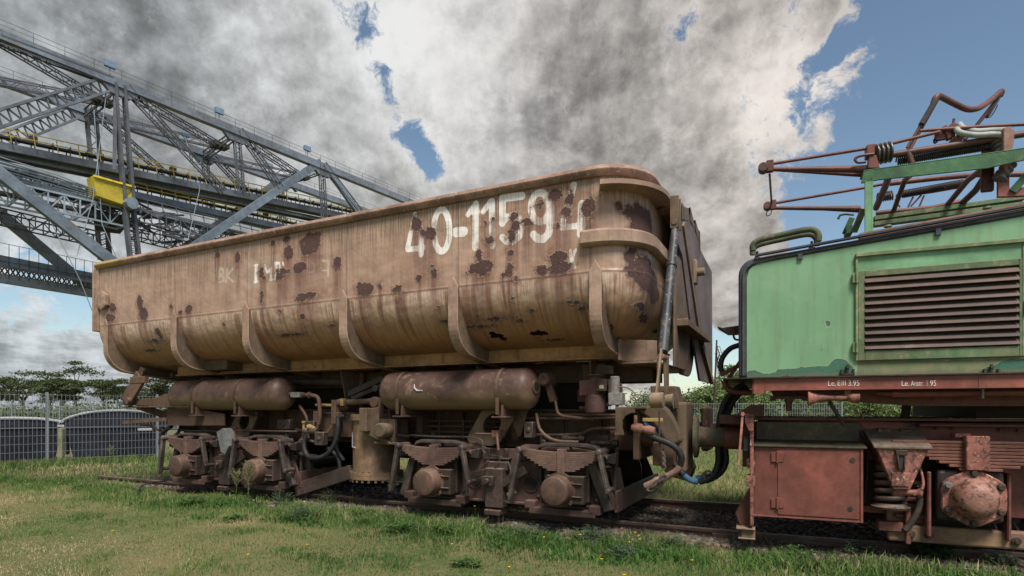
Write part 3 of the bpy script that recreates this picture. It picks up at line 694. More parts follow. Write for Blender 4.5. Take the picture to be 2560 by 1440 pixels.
lp = MB(); f = lambda a, b_: W(a, b_, -.05)
lp.curve([f(1350, 1037), f(1450, 1037), f(1540, 1038)], .018); lp.curve([f(1320, 1046), f(1470, 1047), f(1500, 1046), f(1545, 1044)], .018)
lp.curve([f(1540, 1071), f(1480, 1073), f(1450, 1085), f(1385, 1088), f(1340, 1087)], .020); lp.curve([f(1500, 1012), f(1530, 1010), f(1542, 990), f(1538, 975), f(1515, 968)], .018)
lp.curve([f(1232, 1028), f(1225, 1034), f(1228, 1044), f(1260, 1046), f(1330, 1045)], .014)
lp.curve([f(1480, 958), f(1540, 958), f(1552, 970), f(1548, 1005), f(1540, 1015)], .022)
lp.build('air_pipe', M['brown'], wag)
wr = MB(); wr.curve([W(1515, 966, -.2), W(1570, 970, -.2), W(1598, 1000, -.2), W(1585, 1015, -.2), W(1560, 1020, -.2)], .008, 6); wr.build('cable', M['grey'], wag)

# ---- cross plate with a big hole, one per bogie
def trunnion(xc):
    mb = MB(); n = 22; cy_, cz = 0, 1.13
    P = [(-.42, .93), (-.14, 1.36), (.20, 1.36), (.30, 1.30), (.42, .93), (.38, .90), (-.40, .90)]
    mb2 = bmesh.new()
    return P
def holed_plate(name, xc, c, parent, mat, slope=-.5):
    """trapezoid plate pierced by an oval opening"""
    n = 28; outer = []; inner = []
    P = [Vector((xc - .46, 0, .90)), Vector((xc - .40, 0, .96)), Vector((xc - .16, 0, 1.34)), Vector((xc + .22, 0, 1.36)), Vector((xc + .34, 0, 1.28)), Vector((xc + .10, 0, .93)), Vector((xc - .02, 0, .88))]
    cen = Vector((xc - .01, 0, 1.16))
    for k in range(n):
        a = 2 * math.pi * k / n; d = Vector((math.cos(a), 0, math.sin(a)))
        inner.append(cen + Vector((d.x * .13 + d.z * .03, 0, d.z * .14)))
        best = None
        for i in range(len(P)):
            p, q = P[i], P[(i + 1) % len(P)]; e = q - p; den = d.x * e.z - d.z * e.x
            if abs(den) < 1e-9: continue
            t_ = ((p.x - cen.x) * e.z - (p.z - cen.z) * e.x) / den; s_ = ((p.x - cen.x) * d.z - (p.z - cen.z) * d.x) / den
            if t_ > 0 and -1e-6 <= s_ <= 1 + 1e-6 and (best is None or t_ < best): best = t_
        outer.append(cen + d * (best or .3))
    mb = MB(); vs = []
    for k in range(n): vs += [(inner[k].x, c, inner[k].z), (outer[k].x, c, outer[k].z), (inner[k].x, c + .03, inner[k].z), (outer[k].x, c + .03, outer[k].z)]
    fs = []
    for k in range(n):
        a = 4 * k; b_ = 4 * ((k + 1) % n)
        fs += [(a, a + 1, b_ + 1, b_), (a + 2, b_ + 2, b_ + 3, a + 3), (a, b_, b_ + 2, a + 2), (a + 1, a + 3, b_ + 3, b_ + 1)]
    mb.add(vs, fs); return mb.build(name, mat, parent)
for xc in (-2.50, -7.20): holed_plate('trunnion_plate', xc, -.26, wag, M['tan_dark'])
br_ = MB(); br_.prism([(-2.36, 1.40), (-2.02, 1.40), (-2.14, 1.02), (-2.18, 1.0)], -.16, -.14); br_.build('tank_bracket', M['tan_dark'], wag)

# ---- air tanks
def tank(x0, x1, z, r, c, straps, plug):
    prof_ = []
    for k in range(0, 9):
        a = k / 8 * math.pi / 2; prof_.append((.17 * (1 - math.cos(a)), r * math.sin(a)))
    L = x1 - x0
    prof_ += [(.17 + (L - .34) * i / 20, r) for i in range(1, 21)]
    prof_ += [(L - q[0], q[1]) for q in prof_[:9]][::-1][1:] if False else [(L - .17 * (1 - math.cos(k / 8 * math.pi / 2)), r * math.sin(k / 8 * math.pi / 2)) for k in range(7, -1, -1)]
    mb = MB(); mb.lathe((x0, c, z), (1, 0, 0), prof_, 48); o = mb.build('air_tank', M['tank'], wag)
    # dents pressed into the shell
    if plug:
        for v in o.data.vertices:
            for (dx_, da, dep, wd_) in ((x0 + 1.15, .9, .035, .16), (x0 + 1.45, .75, .03, .12), (x0 + 1.72, -.1, .02, .15)):
                ang = math.atan2(v.co.z - z, -(v.co.y - c)); w_ = math.exp(-((v.co.x - dx_) / wd_) ** 2 - ((ang - da) / .45) ** 2)
                if w_ > .01:
                    s_ = 1 - dep * w_ / r; v.co.y = c + (v.co.y - c) * s_; v.co.z = z + (v.co.z - z) * s_
    for x in straps:
        sb = MB(); ring = [(x, c + (r + .004) * math.cos(2 * math.pi * k / 40), z + (r + .004) * math.sin(2 * math.pi * k / 40)) for k in range(40)]
        n = len(ring); vs = []
        for q in ring:
            d = (Vector(q) - Vector((x, c, z))).normalized()
            for (a_, e) in ((-.022, 0), (.022, 0), (.022, .007), (-.022, .007)): vs.append(Vector(q) + d * e + Vector((a_, 0, 0)))
        fs = []
        for k in range(n):
            a_ = 4 * k; b_ = 4 * ((k + 1) % n)
            fs += [(a_ + i, a_ + (i + 1) % 4, b_ + (i + 1) % 4, b_ + i) for i in range(4)]
        sb.add(vs, fs)
        sb.box(x - .022, x + .022, c - r * .95, c - r * .9, z - r - .06, z - .02)
        sb.build('strap', M['brown'], o, .001)
        ft = MB(); ft.prismx([(c - r * .8, z - r - .08), (c + r, z - r - .08), (c + r, z - r * .6), (c + .02, z - r + .0), (c - r * .75, z - r * .75)], x + .03, x + .06)
        ft.box(x - .08, x + .12, c - r * .95, c + r, z - r - .10, z - r - .08); ft.build('saddle', M['brown'], o, .003)
    if plug:
        pb = MB(); pb.lathe((x1 - .02, c - .06, z + .02), (1, -.12, 0), [(0, .085), (.022, .085), (.024, .080), (.024, .062)], 24); pb.build('end_plug', M['brown'], o); pb = MB(); pb.lathe((x1 + .0, c - .06, z + .02), (1, -.12, 0), [(0, .055), (.006, .055)], 20); pb.build('plug_shade', M['dark'], o)  # last disc is near-black, the dark of the plug hole as colour
    return o
t1 = tank(-4.18, -1.80, 1.615, .262, -.36, (-3.78, -2.25), True)
t2_ = tank(-8.80, -6.05, 1.605, .258, -.36, (-8.05, -7.0), False)
# chalk-marked letter L on the tank front
def chalk(name, parent, pts, c, wd, mat):
    mb = MB()
    for a_, b_ in zip(pts[:-1], pts[1:]): mb.beam((a_[0], c, a_[1]), (b_[0], c, b_[1]), .004, wd, (0, 0, 1))
    return mb.build(name, mat, parent)
M['chalk'] = flat('chalk_mark', (.42, .38, .42), .9, .3, 30)
a_ = W(1035, 972, -.62); cm = MB()
def on_tank(x, ang, r=.2645): return (x, -.36 - r * math.cos(ang), 1.615 + r * math.sin(ang))
cm.tube([on_tank(a_.x, .30), on_tank(a_.x + .01, .1), on_tank(a_.x + .05, -.03), on_tank(a_.x + .14, -.04)], [.006, .012, .012, .007], 6); cm.build('chalk_letter', M['chalk'], t1)
vp = MB(); g_ = lambda a, b_: W(a, b_, -.36)
vp.tube([g_(715, 985), g_(735, 986), g_(760, 987), g_(778, 988)], [.03, .022, .028, .03], 10); vp.curve([g_(778, 988), g_(792, 992), g_(798, 1005), g_(800, 1040), g_(797, 1060)], .03, 10)
vp.lathe(g_(772, 988), (1, 0, 0), [(0, .05), (.03, .05)], 8, False); vp.build('outlet_pipe', M['brown'], wag)
vb = MB(); c0 = g_(745, 988); vb.box(c0.x - .10, c0.x + .08, -.42, -.30, c0.z - .035, c0.z + .045); vb.build('valve_tag', M['grey'], wag, .004)

# ---- tilting cylinder with bolted flanges
q0 = W(925, 1120, -.2); cxl, cyr = q0.x, .345
cy = MB(); cc = (cxl, -.05, 0)
cy.lathe((cxl, -.05, .34), (0, 0, 1), [(0, cyr - .02), (.0, cyr + .05), (.045, cyr + .05), (.05, cyr + .045), (.055, cyr + .05), (.10, cyr + .05), (.10, cyr), (.86, cyr), (.86, cyr + .035), (.90, cyr + .035), (.905, cyr + .03), (.91, cyr + .035), (.95, cyr + .03), (.95, .1)], 48)
cyo = cy.build('tipping_cylinder', metal('cylinder_tan', (.21, .135, .075), (.13, .08, .05), rust=(.07, .042, .03), amt=.3, scale=2.4, streaks=.3, rough=.6), wag)
for k in range(24):
    a = 2 * math.pi * (k + .5) / 24
    if math.sin(a) > .35: continue
    bo = MB(); bo.hexbolt((cxl + (cyr + .028) * math.cos(a), -.05 + (cyr + .028) * math.sin(a), .30), (0, 0, 1), .020, .04); bo.hexbolt((cxl + (cyr + .028) * math.cos(a), -.05 + (cyr + .028) * math.sin(a), .44), (0, 0, 1), .018, .02)
    bo.build('bolt', M['tan_dark'], cyo)
cl = MB(); fz = lambda x, dy: (x, -.05 - math.sqrt(max(0, (cyr + .002) ** 2 - (x - cxl) ** 2)), dy)
x0 = cxl - .26; cl.tube([fz(x0, 1.02), fz(x0, .80)], .010, 6); cl.tube([fz(x0, .80), fz(x0 + .06, .80), fz(x0 + .14, .80)], .010, 6); cl.build('chalk_letter', M['chalk'], cyo)
br2 = MB()   # bracket and pivot block to the right of the cylinder
h = lambda a, b_, c=-.42: W(a, b_, c)
br2.prism([(h(935, 1020).x, h(935, 1020).z), (h(952, 1018).x, h(952, 1018).z), (h(952, 1080).x, h(952, 1080).z), (h(985, 1110).x, h(985, 1110).z), (h(975, 1112).x, h(975, 1112).z), (h(914, 1082).x, h(914, 1082).z), (h(914, 1022).x, h(914, 1022).z)], -.47, -.44)
br2.box(h(914, 1020).x, h(932, 1020).x, -.56, -.40, h(914, 1078).z, h(914, 1020).z); br2.build('cylinder_bracket', M['tan_dark'], wag, .008)
br3 = MB(); c_ = h(983, 1075, -.3)
br3.lathe((c_.x, -.62, c_.z), (0, 1, 0), [(0, .09), (.02, .105), (.24, .105)], 24); br3.box(c_.x - .16, c_.x + .12, -.42, -.1, c_.z - .17, c_.z + .16); br3.box(c_.x - .22, c_.x + .16, -.46, -.1, c_.z - .20, c_.z - .165)
br3.build('pivot_block', M['tan_dark'], wag, .008)
# linkage above the cylinder
lk = MB(); lk.tube([h(845, 1008, -.3), h(868, 1006, -.3)], .06, 12); lk.tube([h(868, 1006, -.3), h(930, 1003, -.3)], .042, 12)
lk.lathe((h(938, 1005, -.36).x, -.40, h(938, 1005).z), (0, 1, 0), [(0, .075), (.1, .075)], 16); lk.box(h(930, 1000).x, h(946, 1000).x, -.38, -.30, h(935, 1045).z, h(935, 1000).z)
lk.build('push_rod', M['brown'], wag, .003)
lk2 = MB(); lk2.beam(h(872, 985, -.2), h(960, 945, -.2), .05, .09); lk2.beam(h(880, 996, -.25), h(955, 965, -.25), .04, .06); lk2.tube([h(700, 955, .1), h(878, 955, .1)], .06, 12)
lk2.lathe((h(942, 970, -.3).x, -.35, h(942, 970).z), (0, 1, 0), [(0, .05), (.12, .05)], 12); lk2.build('lever', M['black'], wag, .005)
yb = MB(); yb.tube([h(790, 1012, -.3), h(842, 1014, -.3)], .022, 8); yb.box(h(852, 1000, -.36).x, h(856, 1000, -.36).x + .02, -.37, -.25, h(853, 1014).z, h(853, 996).z); yb.build('yellow_lever', M['yellow'], wag)

# ---- brake gear left of the cylinder
bg_ = MB()
for (a0, b0, a1, b1, c) in ((785, 1028, 800, 1075, -.3), (830, 1000, 842, 1060, -.35), (843, 1030, 848, 1050, -.4)):
    p, q = h(a0, b0, c), h(a1, b1, c); bg_.box(p.x, q.x, c - .02, c + .06, q.z, p.z)
bg_.beam(h(805, 1102, -.35), h(840, 1048, -.35), .02, .05); bg_.box(h(780, 1030).x, h(860, 1030).x, -.2, -.0, h(800, 1090, -.1).z, h(800, 1030, -.1).z)
bg_.build('brake_bracket', M['brown'], wag, .004)
ac = MB(); p = h(762, 1062, -.35); ac.lathe((p.x, -.35, p.z - .09), (0, 0, 1), [(0, .035), (.12, .035), (.12, .048), (.15, .045)], 14); ac.lathe((h(772, 1066, -.4).x, -.42, h(770, 1066, -.4).z), (1, 0, -.2), [(0, .03), (.03, .045), (.08, .04), (.12, .03), (.16, .03)], 12); ac.build('yellow_cock', M['yellow'], wag)
cb = MB(); p = h(775, 1078, -.38); cb.lathe((p.x - .12, -.40, p.z), (1, 0, 0), [(0, .03), (.04, .05), (.10, .05), (.12, .035), (.2, .06), (.28, .04)], 12); cb.lathe((p.x, -.40, p.z - .1), (0, 0, 1), [(0, .03), (.2, .03)], 10); cb.build('angle_cock', M['grime'], wag)
hs = MB(); hs.curve([h(767, 1085, -.42), h(760, 1110, -.44), h(768, 1138, -.46), h(790, 1145, -.48), h(818, 1135, -.48), h(838, 1105, -.46), h(845, 1070, -.45), h(846, 1045, -.42), h(862, 1040, -.38)], .034, 12, 8)
hs.curve([h(818, 1120, -.3), h(838, 1135, -.3), h(848, 1155, -.3), h(850, 1185, -.3), h(852, 1200, -.3)], .03, 12, 8); hs.build('air_hose', M['rubber'], wag)
rd = MB(); rd.tube([h(590, 1076, -.3), h(742, 1079, -.3)], .014, 8); rd.tube([h(450, 1056, -.2), h(590, 1072, -.3)], .022, 8); rd.tube([h(520, 1055, -.1), h(606, 1057, -.1)], .018, 8); rd.tube([h(500, 1052, -.2), h(590, 1070, -.25)], .014, 8); rd.build('brake_rod', M['brown'], wag)
bt = MB(); bt.beam(h(740, 1230 - 5, -.3), h(878, 1180, -.3), .06, .20); bt.build('tie_beam', M['grime'], wag, .006)
rdh = MB()
for (a0, b0, a1, b1) in ((1242, 1082, 1246, 1125), (583, 1076, 588, 1108)):
    rdh.tube([W(a0, b0, -.5), W(a1, b1, -.5)], [.014, .017], 8)
rdh.tube([W(1190, 1084, -.4), W(1236, 1085, -.4)], .012, 8); rdh.box(W(1232, 1080, -.45).x, W(1250, 1080, -.45).x, -.48, -.3, W(1240, 1092, -.45).z, W(1240, 1076, -.45).z)
rdh.build('release_handle', metal('handle_pink', (.34, .17, .12), amt=.15), wag)

# ---- brake valve set on the right
vx = MB(); p = W(1486, 1000, -.38); X0, Z0 = p.x, p.z
vx.lathe((X0, -.34, Z0 - .16), (0, 0, 1), [(0, .10), (.01, .125), (.20, .125), (.21, .12), (.24, .09), (.40, .085), (.40, .07), (.44, .07), (.44, .095), (.46, .095), (.47, .05)], 24)
vx.box(X0 - .17, X0 + .06, -.44, -.26, Z0 + .05, Z0 + .23); vx.build('control_valve', metal('valve_maroon', (.125, .06, .05), (.10, .05, .042), amt=.3, scale=8, dust=.5), wag, .012)
v2 = MB(); v2.box(X0 + .05, X0 + .17, -.47, -.36, Z0 + .10, Z0 + .24); v2.box(X0 + .19, X0 + .26, -.46, -.30, Z0 + .06, Z0 + .23); v2.build('valve_block', M['brown'], wag, .006)
v3 = MB(); v3.lathe((X0 + .26, -.42, Z0 + .06), (0, 0, 1), [(0, .055), (.20, .055), (.21, .045)], 16); v3.box(X0 + .20, X0 + .36, -.48, -.34, Z0 - .06, Z0 + .08); v3.build('filter_cup', M['grey'], wag, .006)
v4 = MB(); v4.box(X0 + .09, X0 + .14, -.474, -.470, Z0 + .13, Z0 + .17); v4.build('valve_plate', flat('plate_cream', (.42, .37, .27)), wag)
v5 = MB(); v5.prism([(X0 - .03, Z0 + .31), (X0 + .02, Z0 + .43), (X0 + .2, Z0 + .40), (X0 + .2, Z0 + .31)], -.3, -.28); v5.build('valve_shield', M['brown'], wag)
b4_ = MB(); b4_.box(X0 - .28, X0 - .14, -.2, -.05, Z0 - .02, Z0 + .13); b4_.build('valve_foot', M['brown'], wag, .006); br4 = MB(); p = W(1310, 945, -.1)
br4.lathe((W(1368, 950, -.2).x, -.35, W(1368, 950, -.2).z), (0, 1, 0), [(0, .07), (.05, .09), (.3, .09)], 20); br4.beam(W(1372, 960, -.2), W(1385, 1005, -.2), .09, .09); br4.build('bearing_arm', M['brown'], wag, .01)

# ---- right-hand headstock, brackets and buffer
hd = MB(); z_ = lambda a, b_, c=-.55: (W(a, b_, c).x, W(a, b_, c).z)
P = [z_(1541, 1020), z_(1590, 1020), z_(1590, 1032)] + [z_(a, b_) for a, b_ in ((1580, 1033), (1566, 1040), (1559, 1052), (1558, 1070), (1562, 1082), (1562, 1088), (1539, 1088), (1539, 1078), (1545, 1070), (1545, 1034))]
hd.prism(P, -.60, -.57); a0 = z_(1541, 1020); a1 = z_(1660, 1020); hd.box(a0[0], -.45, -.60, 2.1, a0[1] - .01, a0[1] + .012); hd.box(a0[0], a0[0] + .02, -.60, .3, a0[1] - .28, a0[1] - .01)
hd.build('headstock', M['tan_dark'], wag, .005)
hb = MB(); hb.box(-.62, -.55, -.35, 1.9, .78, 1.36); hb.build('headstock_beam', M['brown'], wag, .006)
lw = MB(); a0 = W(1380, 1110, .1); lw.box(a0.x, -.62, .05, .1, W(1400, 1118, .1).z, W(1400, 1085, .1).z); lw.build('lower_beam', M['brown'], wag)
ar = MB()   # curved buffer arm
mid = [(W(a, b_, -.35)) for a, b_ in ((1622, 1018), (1650, 1040), (1672, 1070), (1685, 1095), (1693, 1112))]
wds = [.20, .19, .17, .16, .12]
poly = [(p.x - w_ * .62, p.z - w_ * .18) for p, w_ in zip(mid, wds)] ; poly2 = [(p.x + w_ * .55, p.z + w_ * .35) for p, w_ in zip(mid, wds)][::-1]
ar.prism(poly + poly2, -.40, -.28); ar.build('buffer_arm', M['tan_dark'], wag, .03, seg=2)
a2 = MB(); pr = [W(a, b_, -.3) for a, b_ in ((1628, 965), (1690, 965), (1700, 1005), (1700, 1022), (1688, 1022), (1685, 990), (1660, 980), (1650, 1020), (1628, 1018))]
a2.prism([(p.x, p.z) for p in pr], -.34, -.05); a2.build('bearing_bracket', M['tan_dark'], wag, .01)
bf = MB(); y_ = lambda a, b_, x: W.onx(a, b_, x)
bf.box(-.13, -.02, -.36, .10, .66, 1.44); bf.build('buffer_plate', M['tan_dark'], wag, .03, seg=2)
bs_ = MB(); bs_.cyl((-.60, -.125, 1.05), (-.12, -.125, 1.05), .13, 20); bs_.build('buffer_barrel', M['brown'], wag); bs_ = MB(); bs_.cyl((-.60, 1.62, 1.05), (-.12, 1.62, 1.05), .13, 20); bs_.build('buffer_barrel', M['brown'], wag)
bp2 = MB(); bp2.box(-.13, -.02, 1.4, 1.85, .78, 1.40); bp2.build('buffer_plate', M['brown'], wag, .03)
cp_ = MB(); cp_.prism([(-.60, .90), (-.20, .85), (-.10, .62), (-.16, .45), (-.40, .50), (-.6, .72)], .60, .85); cp_.box(-.6, -.1, .66, .80, .92, 1.12); cp_.build('coupler', M['brown'], wag, .01)
up = MB(); up.box(-.38, -.35, -.2, -.16, 1.36, 1.95); up.box(-.28, -.25, -.2, -.16, 1.36, 1.98); up.box(-.40, -.22, -.24, -.1, 1.34, 1.42); up.build('guide_post', M['tan_dark'], wag)
# end cocks, hoses
ec = MB(); p = W(1592, 1068, -.62); ec.lathe((p.x - .06, -.62, p.z), (1, 0, -.15), [(0, .03), (.05, .055), (.11, .055), (.13, .035), (.2, .05), (.26, .04)], 14); ec.box(p.x - .02, p.x + .01, -.66, -.63, p.z, p.z + .13); ec.build('end_cock', metal('cock_pink', (.36, .17, .12), amt=.25, scale=8), wag, .004)
yc = MB(); p = W(1606, 1054, -.5); yc.box(p.x, p.x + .22, -.5, -.46, p.z - .0, p.z + .04); yc.build('yellow_bracket', M['yellow'], wag, .004)
h1 = MB(); P = [W(a, b_, c) for a, b_, c in ((1618, 1085, -.6), (1645, 1098, -.62), (1672, 1108, -.62), (1695, 1125, -.6), (1704, 1145, -.58), (1700, 1165, -.56))]
h1.curve(P, .034, 12, 8); h1.build('brake_hose', M['rubber'], wag)
h2 = MB(); h2.curve([W(a, b_, -.56) for a, b_ in ((1700, 1165), (1690, 1178), (1670, 1190), (1655, 1200))], [.036] * 0 or .036, 12, 8); h2.lathe(W(1655, 1200, -.56), (-1, 0, -.45), [(0, .045), (.05, .06), (.10, .045), (.2, .04)], 12); h2.build('hose_end', metal('hose_tip_pink', (.27, .15, .12), amt=.3, scale=8), wag)
ch = MB()
def chain(mb, a, b_, n, r=.010, l=.030):
    a = Vector(a); b_ = Vector(b_); d = (b_ - a).normalized()
    for i in range(n):
        c = a.lerp(b_, (i + .5) / n); s = Vector((0, 1, 0)) if i % 2 else Vector((1, 0, 0)); s = (s - d * s.dot(d)).normalized()
        mb.tube([c + d * (math.cos(t_) * l) + s * (math.sin(t_) * l * .55) for t_ in [2 * math.pi * k / 12 for k in range(12)]], r, 5, closed=True)
chain(ch, W(1658, 1125, -.6), W(1660, 1170, -.6), 7); chain(ch, W(1660, 1195, -.6), W(1625, 1222, -.62), 5, .014, .05)
ch.tube([W(1648, 1028, -.6), W(1649, 1120, -.6)], .010, 6); ch.tube([W(1640, 1215, -.62), W(1614, 1227, -.62)], [.02, .008], 6); ch.build('coupling_chain', M['link'], wag)
sh = MB(); p = W(1655, 1135, -.5); sh.box(p.x - .10, p.x + .12, -.52, -.3, p.z - .13, p.z + .13); sh.build('chain_block', M['brown'], wag, .01)
for k, (z0, cc_) in enumerate(((1.0, -.35), (.93, -.2), (.9, 0.0))):
    hh = MB(); mt = 'rubber'
    pts = [W(a, b_, cc_) for a, b_ in ((1610, 1068 + 4 * k), (1640, 1085 + 4 * k), (1668, 1110), (1678, 1140), (1690, 1165), (1708, 1185 + 3 * k))]
    hh.curve(pts, .030, 10, 8); hh.build('jumper_hose', M[mt], wag)
hh = MB(); hh.curve([W(a, b_, -.3) for a, b_ in ((1700, 1172), (1708, 1186), (1722, 1198), (1735, 1203), (1745, 1204))], .034, 12, 8); hh.curve([W(a, b_, -.32) for a, b_ in ((1612, 1058), (1630, 1070), (1645, 1085))], .036, 12, 6); hh.build('blue_hose', M['blue_hose'], wag)

# ---- left end: platform plate, frame, arm
le = MB(); c = -.55
le.prism(W.xz([(304, 1012), (308, 1000), (390, 995), (410, 985), (470, 985), (470, 1013), (440, 1018)], c), c, c + .03); le.box(W(304, 1013, c).x, W(470, 1015, c).x, c, 1.9, W(380, 1016, c).z - .02, W(380, 1016, c).z)
le.build('end_platform', M['brown'], wag, .004)
le2 = MB(); le2.prism(W.xz([(418, 1022), (485, 1022), (560, 1035), (560, 1064), (420, 1064), (418, 1060), (418, 1032), (404, 1024)], -.45), -.45, -.42); a0 = W(418, 1022, -.45); a1 = W(485, 1022, -.45); le2.box(a0.x, a1.x + .5, -.45, .2, a0.z, a0.z + .02); le2.build('end_channel', M['brown'], wag, .004)
le3 = MB(); le3.beam(W(316, 1005, -.6), W(352, 940, -.6), .06, .28, (1, 0, 0)); le3.beam(W(348, 950, -.58), W(358, 920, -.58), .05, .12, (1, 0, 0)); le3.box(W(330, 950, -.6).x, W(366, 950, -.6).x, -.64, -.56, W(350, 958, -.6).z, W(350, 942, -.6).z)
le3.lathe((W(327, 1002, -.6).x, -.68, W(327, 1002, -.6).z), (0, 1, 0), [(0, .06), (.1, .06)], 16); le3.build('tipping_arm', M['brown'], wag, .006)
le4 = MB(); le4.beam(W(308, 1056, -.5), W(415, 1048, -.5), .03, .06); le4.beam(W(345, 1015, -.2), W(425, 1042, -.2), .05, .12); le4.curve([W(350, 1062, -.3), W(380, 1065, -.3), W(395, 1075, -.3), W(405, 1068, -.3)], .02); le4.build('uncoupling_bar', M['brown'], wag)
le5 = MB()
for k in range(3): le5.curve([W(a, b_, -.4 + .3 * k) for a, b_ in ((428, 1066), (415, 1075), (405, 1085), (400, 1110))], .035, 10)
le5.build('end_hose', M['rubber'], wag)
# wedge of grey timber standing on the bogie
wd_ = MB(); wd_.prism(W.xz([(541, 1080), (556, 1071), (562, 1073), (572, 1115), (562, 1136), (552, 1130)], -.55), -.60, -.45)

# ------------------------------------------------------------------ bogies
def leaf_spring(mb_spring, mb_clip, xc, ztop, half, layers, th, c0, c1, sag=.03):
    for k in range(layers):
        h_ = half * (1 - .66 * (max(0, k - 2) / (layers - 3)) ** 1.15); z = ztop - k * th
        n = 9; pts = []
        for i in range(n):
            s = -h_ + 2 * h_ * i / (n - 1); pts.append((xc + s, z - sag + sag * (s / half) ** 2))
        top_ = [(a, b_) for a, b_ in pts]; bot = [(a, b_ - th * .86) for a, b_ in pts][::-1]
        mb_spring.prism(top_ + bot, c0, c1)
    mb_clip.box(xc - .045, xc + .045, c0 - .015, c1 + .015, ztop - sag - layers * th - .035, ztop - sag + .04)
def bogie(x0):
    for s in (0,):
        pass
    C0, C1 = -.50, -.38
    AX = (x0 - .905, x0 + .905)
    # side plates (near and far)
    outline = [(-1.42, .26), (-1.30, .84), (-.95, .90), (-.35, .92), (-.2, .86), (.2, .86), (.35, .92), (.95, .90), (1.28, .86), (1.55, .20), (1.35, .15), (1.2, .16), (.4, .20), (-.4, .20), (-1.25, .18)]
    for c in (-.34, 1.80):
        p = MB(); p.prism([(x0 + a, b_) for a, b_ in outline], c, c + .03); p.box(x0 - 1.25, x0 + 1.35, c - .07, c, .17, .20)
        so = p.build('side_frame', M['red_frame'], wag, .004)
        if c < 0:
            for hx in (-1.28, -.36, .44, 1.33):
                hm = MB(); hm.lathe((x0 + hx, c - .02, .43), (0, 1, 0), [(0, .085), (.0, .105), (.03, .105)], 24); hm.build('hole_ring', M['grime'], so)
                hk = MB(); hk.cyl((x0 + hx, c - .022, .43), (x0 + hx, c + .01, .43), .083, 24); hk.build('hole_shade', M['dark'], so)  # dark disc on the plate, painting the shade inside a hole
    for ax in AX:
        ws = MB(); 
        for c, sg in ((-.02, 1), (1.52, -1)):
            ws.lathe((ax, c - .07 * sg, .44), (0, sg, 0), [(0, .30), (.0, .44), (.10, .45), (.105, .475), (.13, .475), (.13, .3)], 36)
        ws.cyl((ax, -.3, .44), (ax, 1.8, .44), .08, 14); ws.build('wheelset', M['black'], wag)
        bx = MB(); z = .41
        bx.box(ax - .16, ax + .30, -.58, -.36, z - .16, z + .17); bx.box(ax + .02, ax + .29, -.61, -.58, z + .07, z + .09); bx.box(ax + .02, ax + .29, -.61, -.58, z - .08, z - .06)
        bx.box(ax - .24, ax - .16, -.46, -.36, z - .15, z + .30); bx.box(ax + .28, ax + .33, -.46, -.36, z - .15, z + .30)
        bo = bx.build('axlebox_housing', M['grime'], wag, .012)
        cv_ = MB(); cv_.lathe((ax, -.76, z), (0, 1, 0), [(0, .03), (.0, .150), (.012, .168), (.03, .174), (.17, .182), (.172, .205), (.21, .205)], 36); cv_.build('axlebox_cover', M['axle'], bo)
        for k in range(4):
            a = R(45 + 90 * k); q = MB(); q.hexbolt((ax + .205 * math.cos(a), -.60, z + .205 * math.sin(a)), (0, 1, 0), .026, .06); q.build('bolt', M['grime'], bo)
        lf, cl_ = MB(), MB(); leaf_spring(lf, cl_, ax + .02, .885, .52, 10, .0225, -.57, -.45, .035); lo = lf.build('leaf_spring', M['spring'], wag); cl_.build('spring_clip', M['spring'], lo, .004)
        yk = MB(); pts = [(-.36, .82), (-.30, .93), (-.22, .955), (.28, .955), (.42, .93), (.56, .82)]
        yk.prism([(ax + a, b_) for a, b_ in pts] + [(ax + a, b_ - .045) for a, b_ in pts[::-1]], -.50, -.38); yk.box(ax - .05, ax + .10, -.50, -.40, .87, .91); yk.build('spring_yoke', M['link'], wag, .015, seg=2)
        for sgn, top, bot in ((-1, -.50, -.64), (1, .50, .60)):
            hg = MB(); hg.beam((ax + top, -.62, .885), (ax + bot, -.60, .40 if sgn > 0 else .24), .055, .075, (0, 1, 0)); hg.lathe((ax + top, -.66, .87), (0, 1, 0), [(0, .035), (.02, .042), (.28, .042)], 14); hg.lathe((ax + bot, -.64, .44 if sgn > 0 else .32), (0, 1, 0), [(0, .03), (.2, .03)], 12)
            hg.build('swing_link', M['link'], wag, .014, seg=2)
        tb = MB(); tb.box(ax - .42, ax + .42, -.52, -.38, .09, .175); tb.box(ax - .48, ax - .34, -.52, -.38, .15, .25); tb.box(ax + .34, ax + .48, -.52, -.38, .13, .24); tb.build('keeper_bar', M['red_frame'], wag, .014, seg=2)
        gs = MB(); gs.box(ax - .36, ax - .30, -.40, -.32, .2, .8); gs.box(ax + .38, ax + .44, -.40, -.32, .2, .8); gs.build('guide', M['grime'], wag, .006)
    bl_ = MB()
    for ax in AX:
        for dx_, zz_ in ((-.33, .30), (-.33, .66), (-.33, .76), (.41, .30), (.41, .66), (.41, .76), (-.20, .22), (.30, .22)):
            one = MB(); one.hexbolt((ax + dx_, -.40, zz_), (0, -1, 0), .020, .03); one.build('frame_bolt', M['link'], wag)
        hb_ = MB(); hb_.beam((ax + .62, -.30, .90), (ax + .58, -.28, .40), .04, .05, (0, 1, 0)); hb_.prism([(ax + .48, .62), (ax + .60, .66), (ax + .64, .40), (ax + .55, .24), (ax + .46, .28), (ax + .51, .44)], -.16, -.06); hb_.build('brake_shoe', M['grime'], wag, .01)
        rc = MB(); rc.prism([(ax - .62, .86), (ax - .38, .80), (ax - .42, .74), (ax - .60, .70)], -.46, -.34); rc.build('spring_bracket', M['black'], wag, .012); rc = MB(); rc.prism([(ax + .42, .80), (ax + .66, .86), (ax + .64, .72), (ax + .46, .74)], -.46, -.34); rc.build('spring_bracket', M['black'], wag, .012)
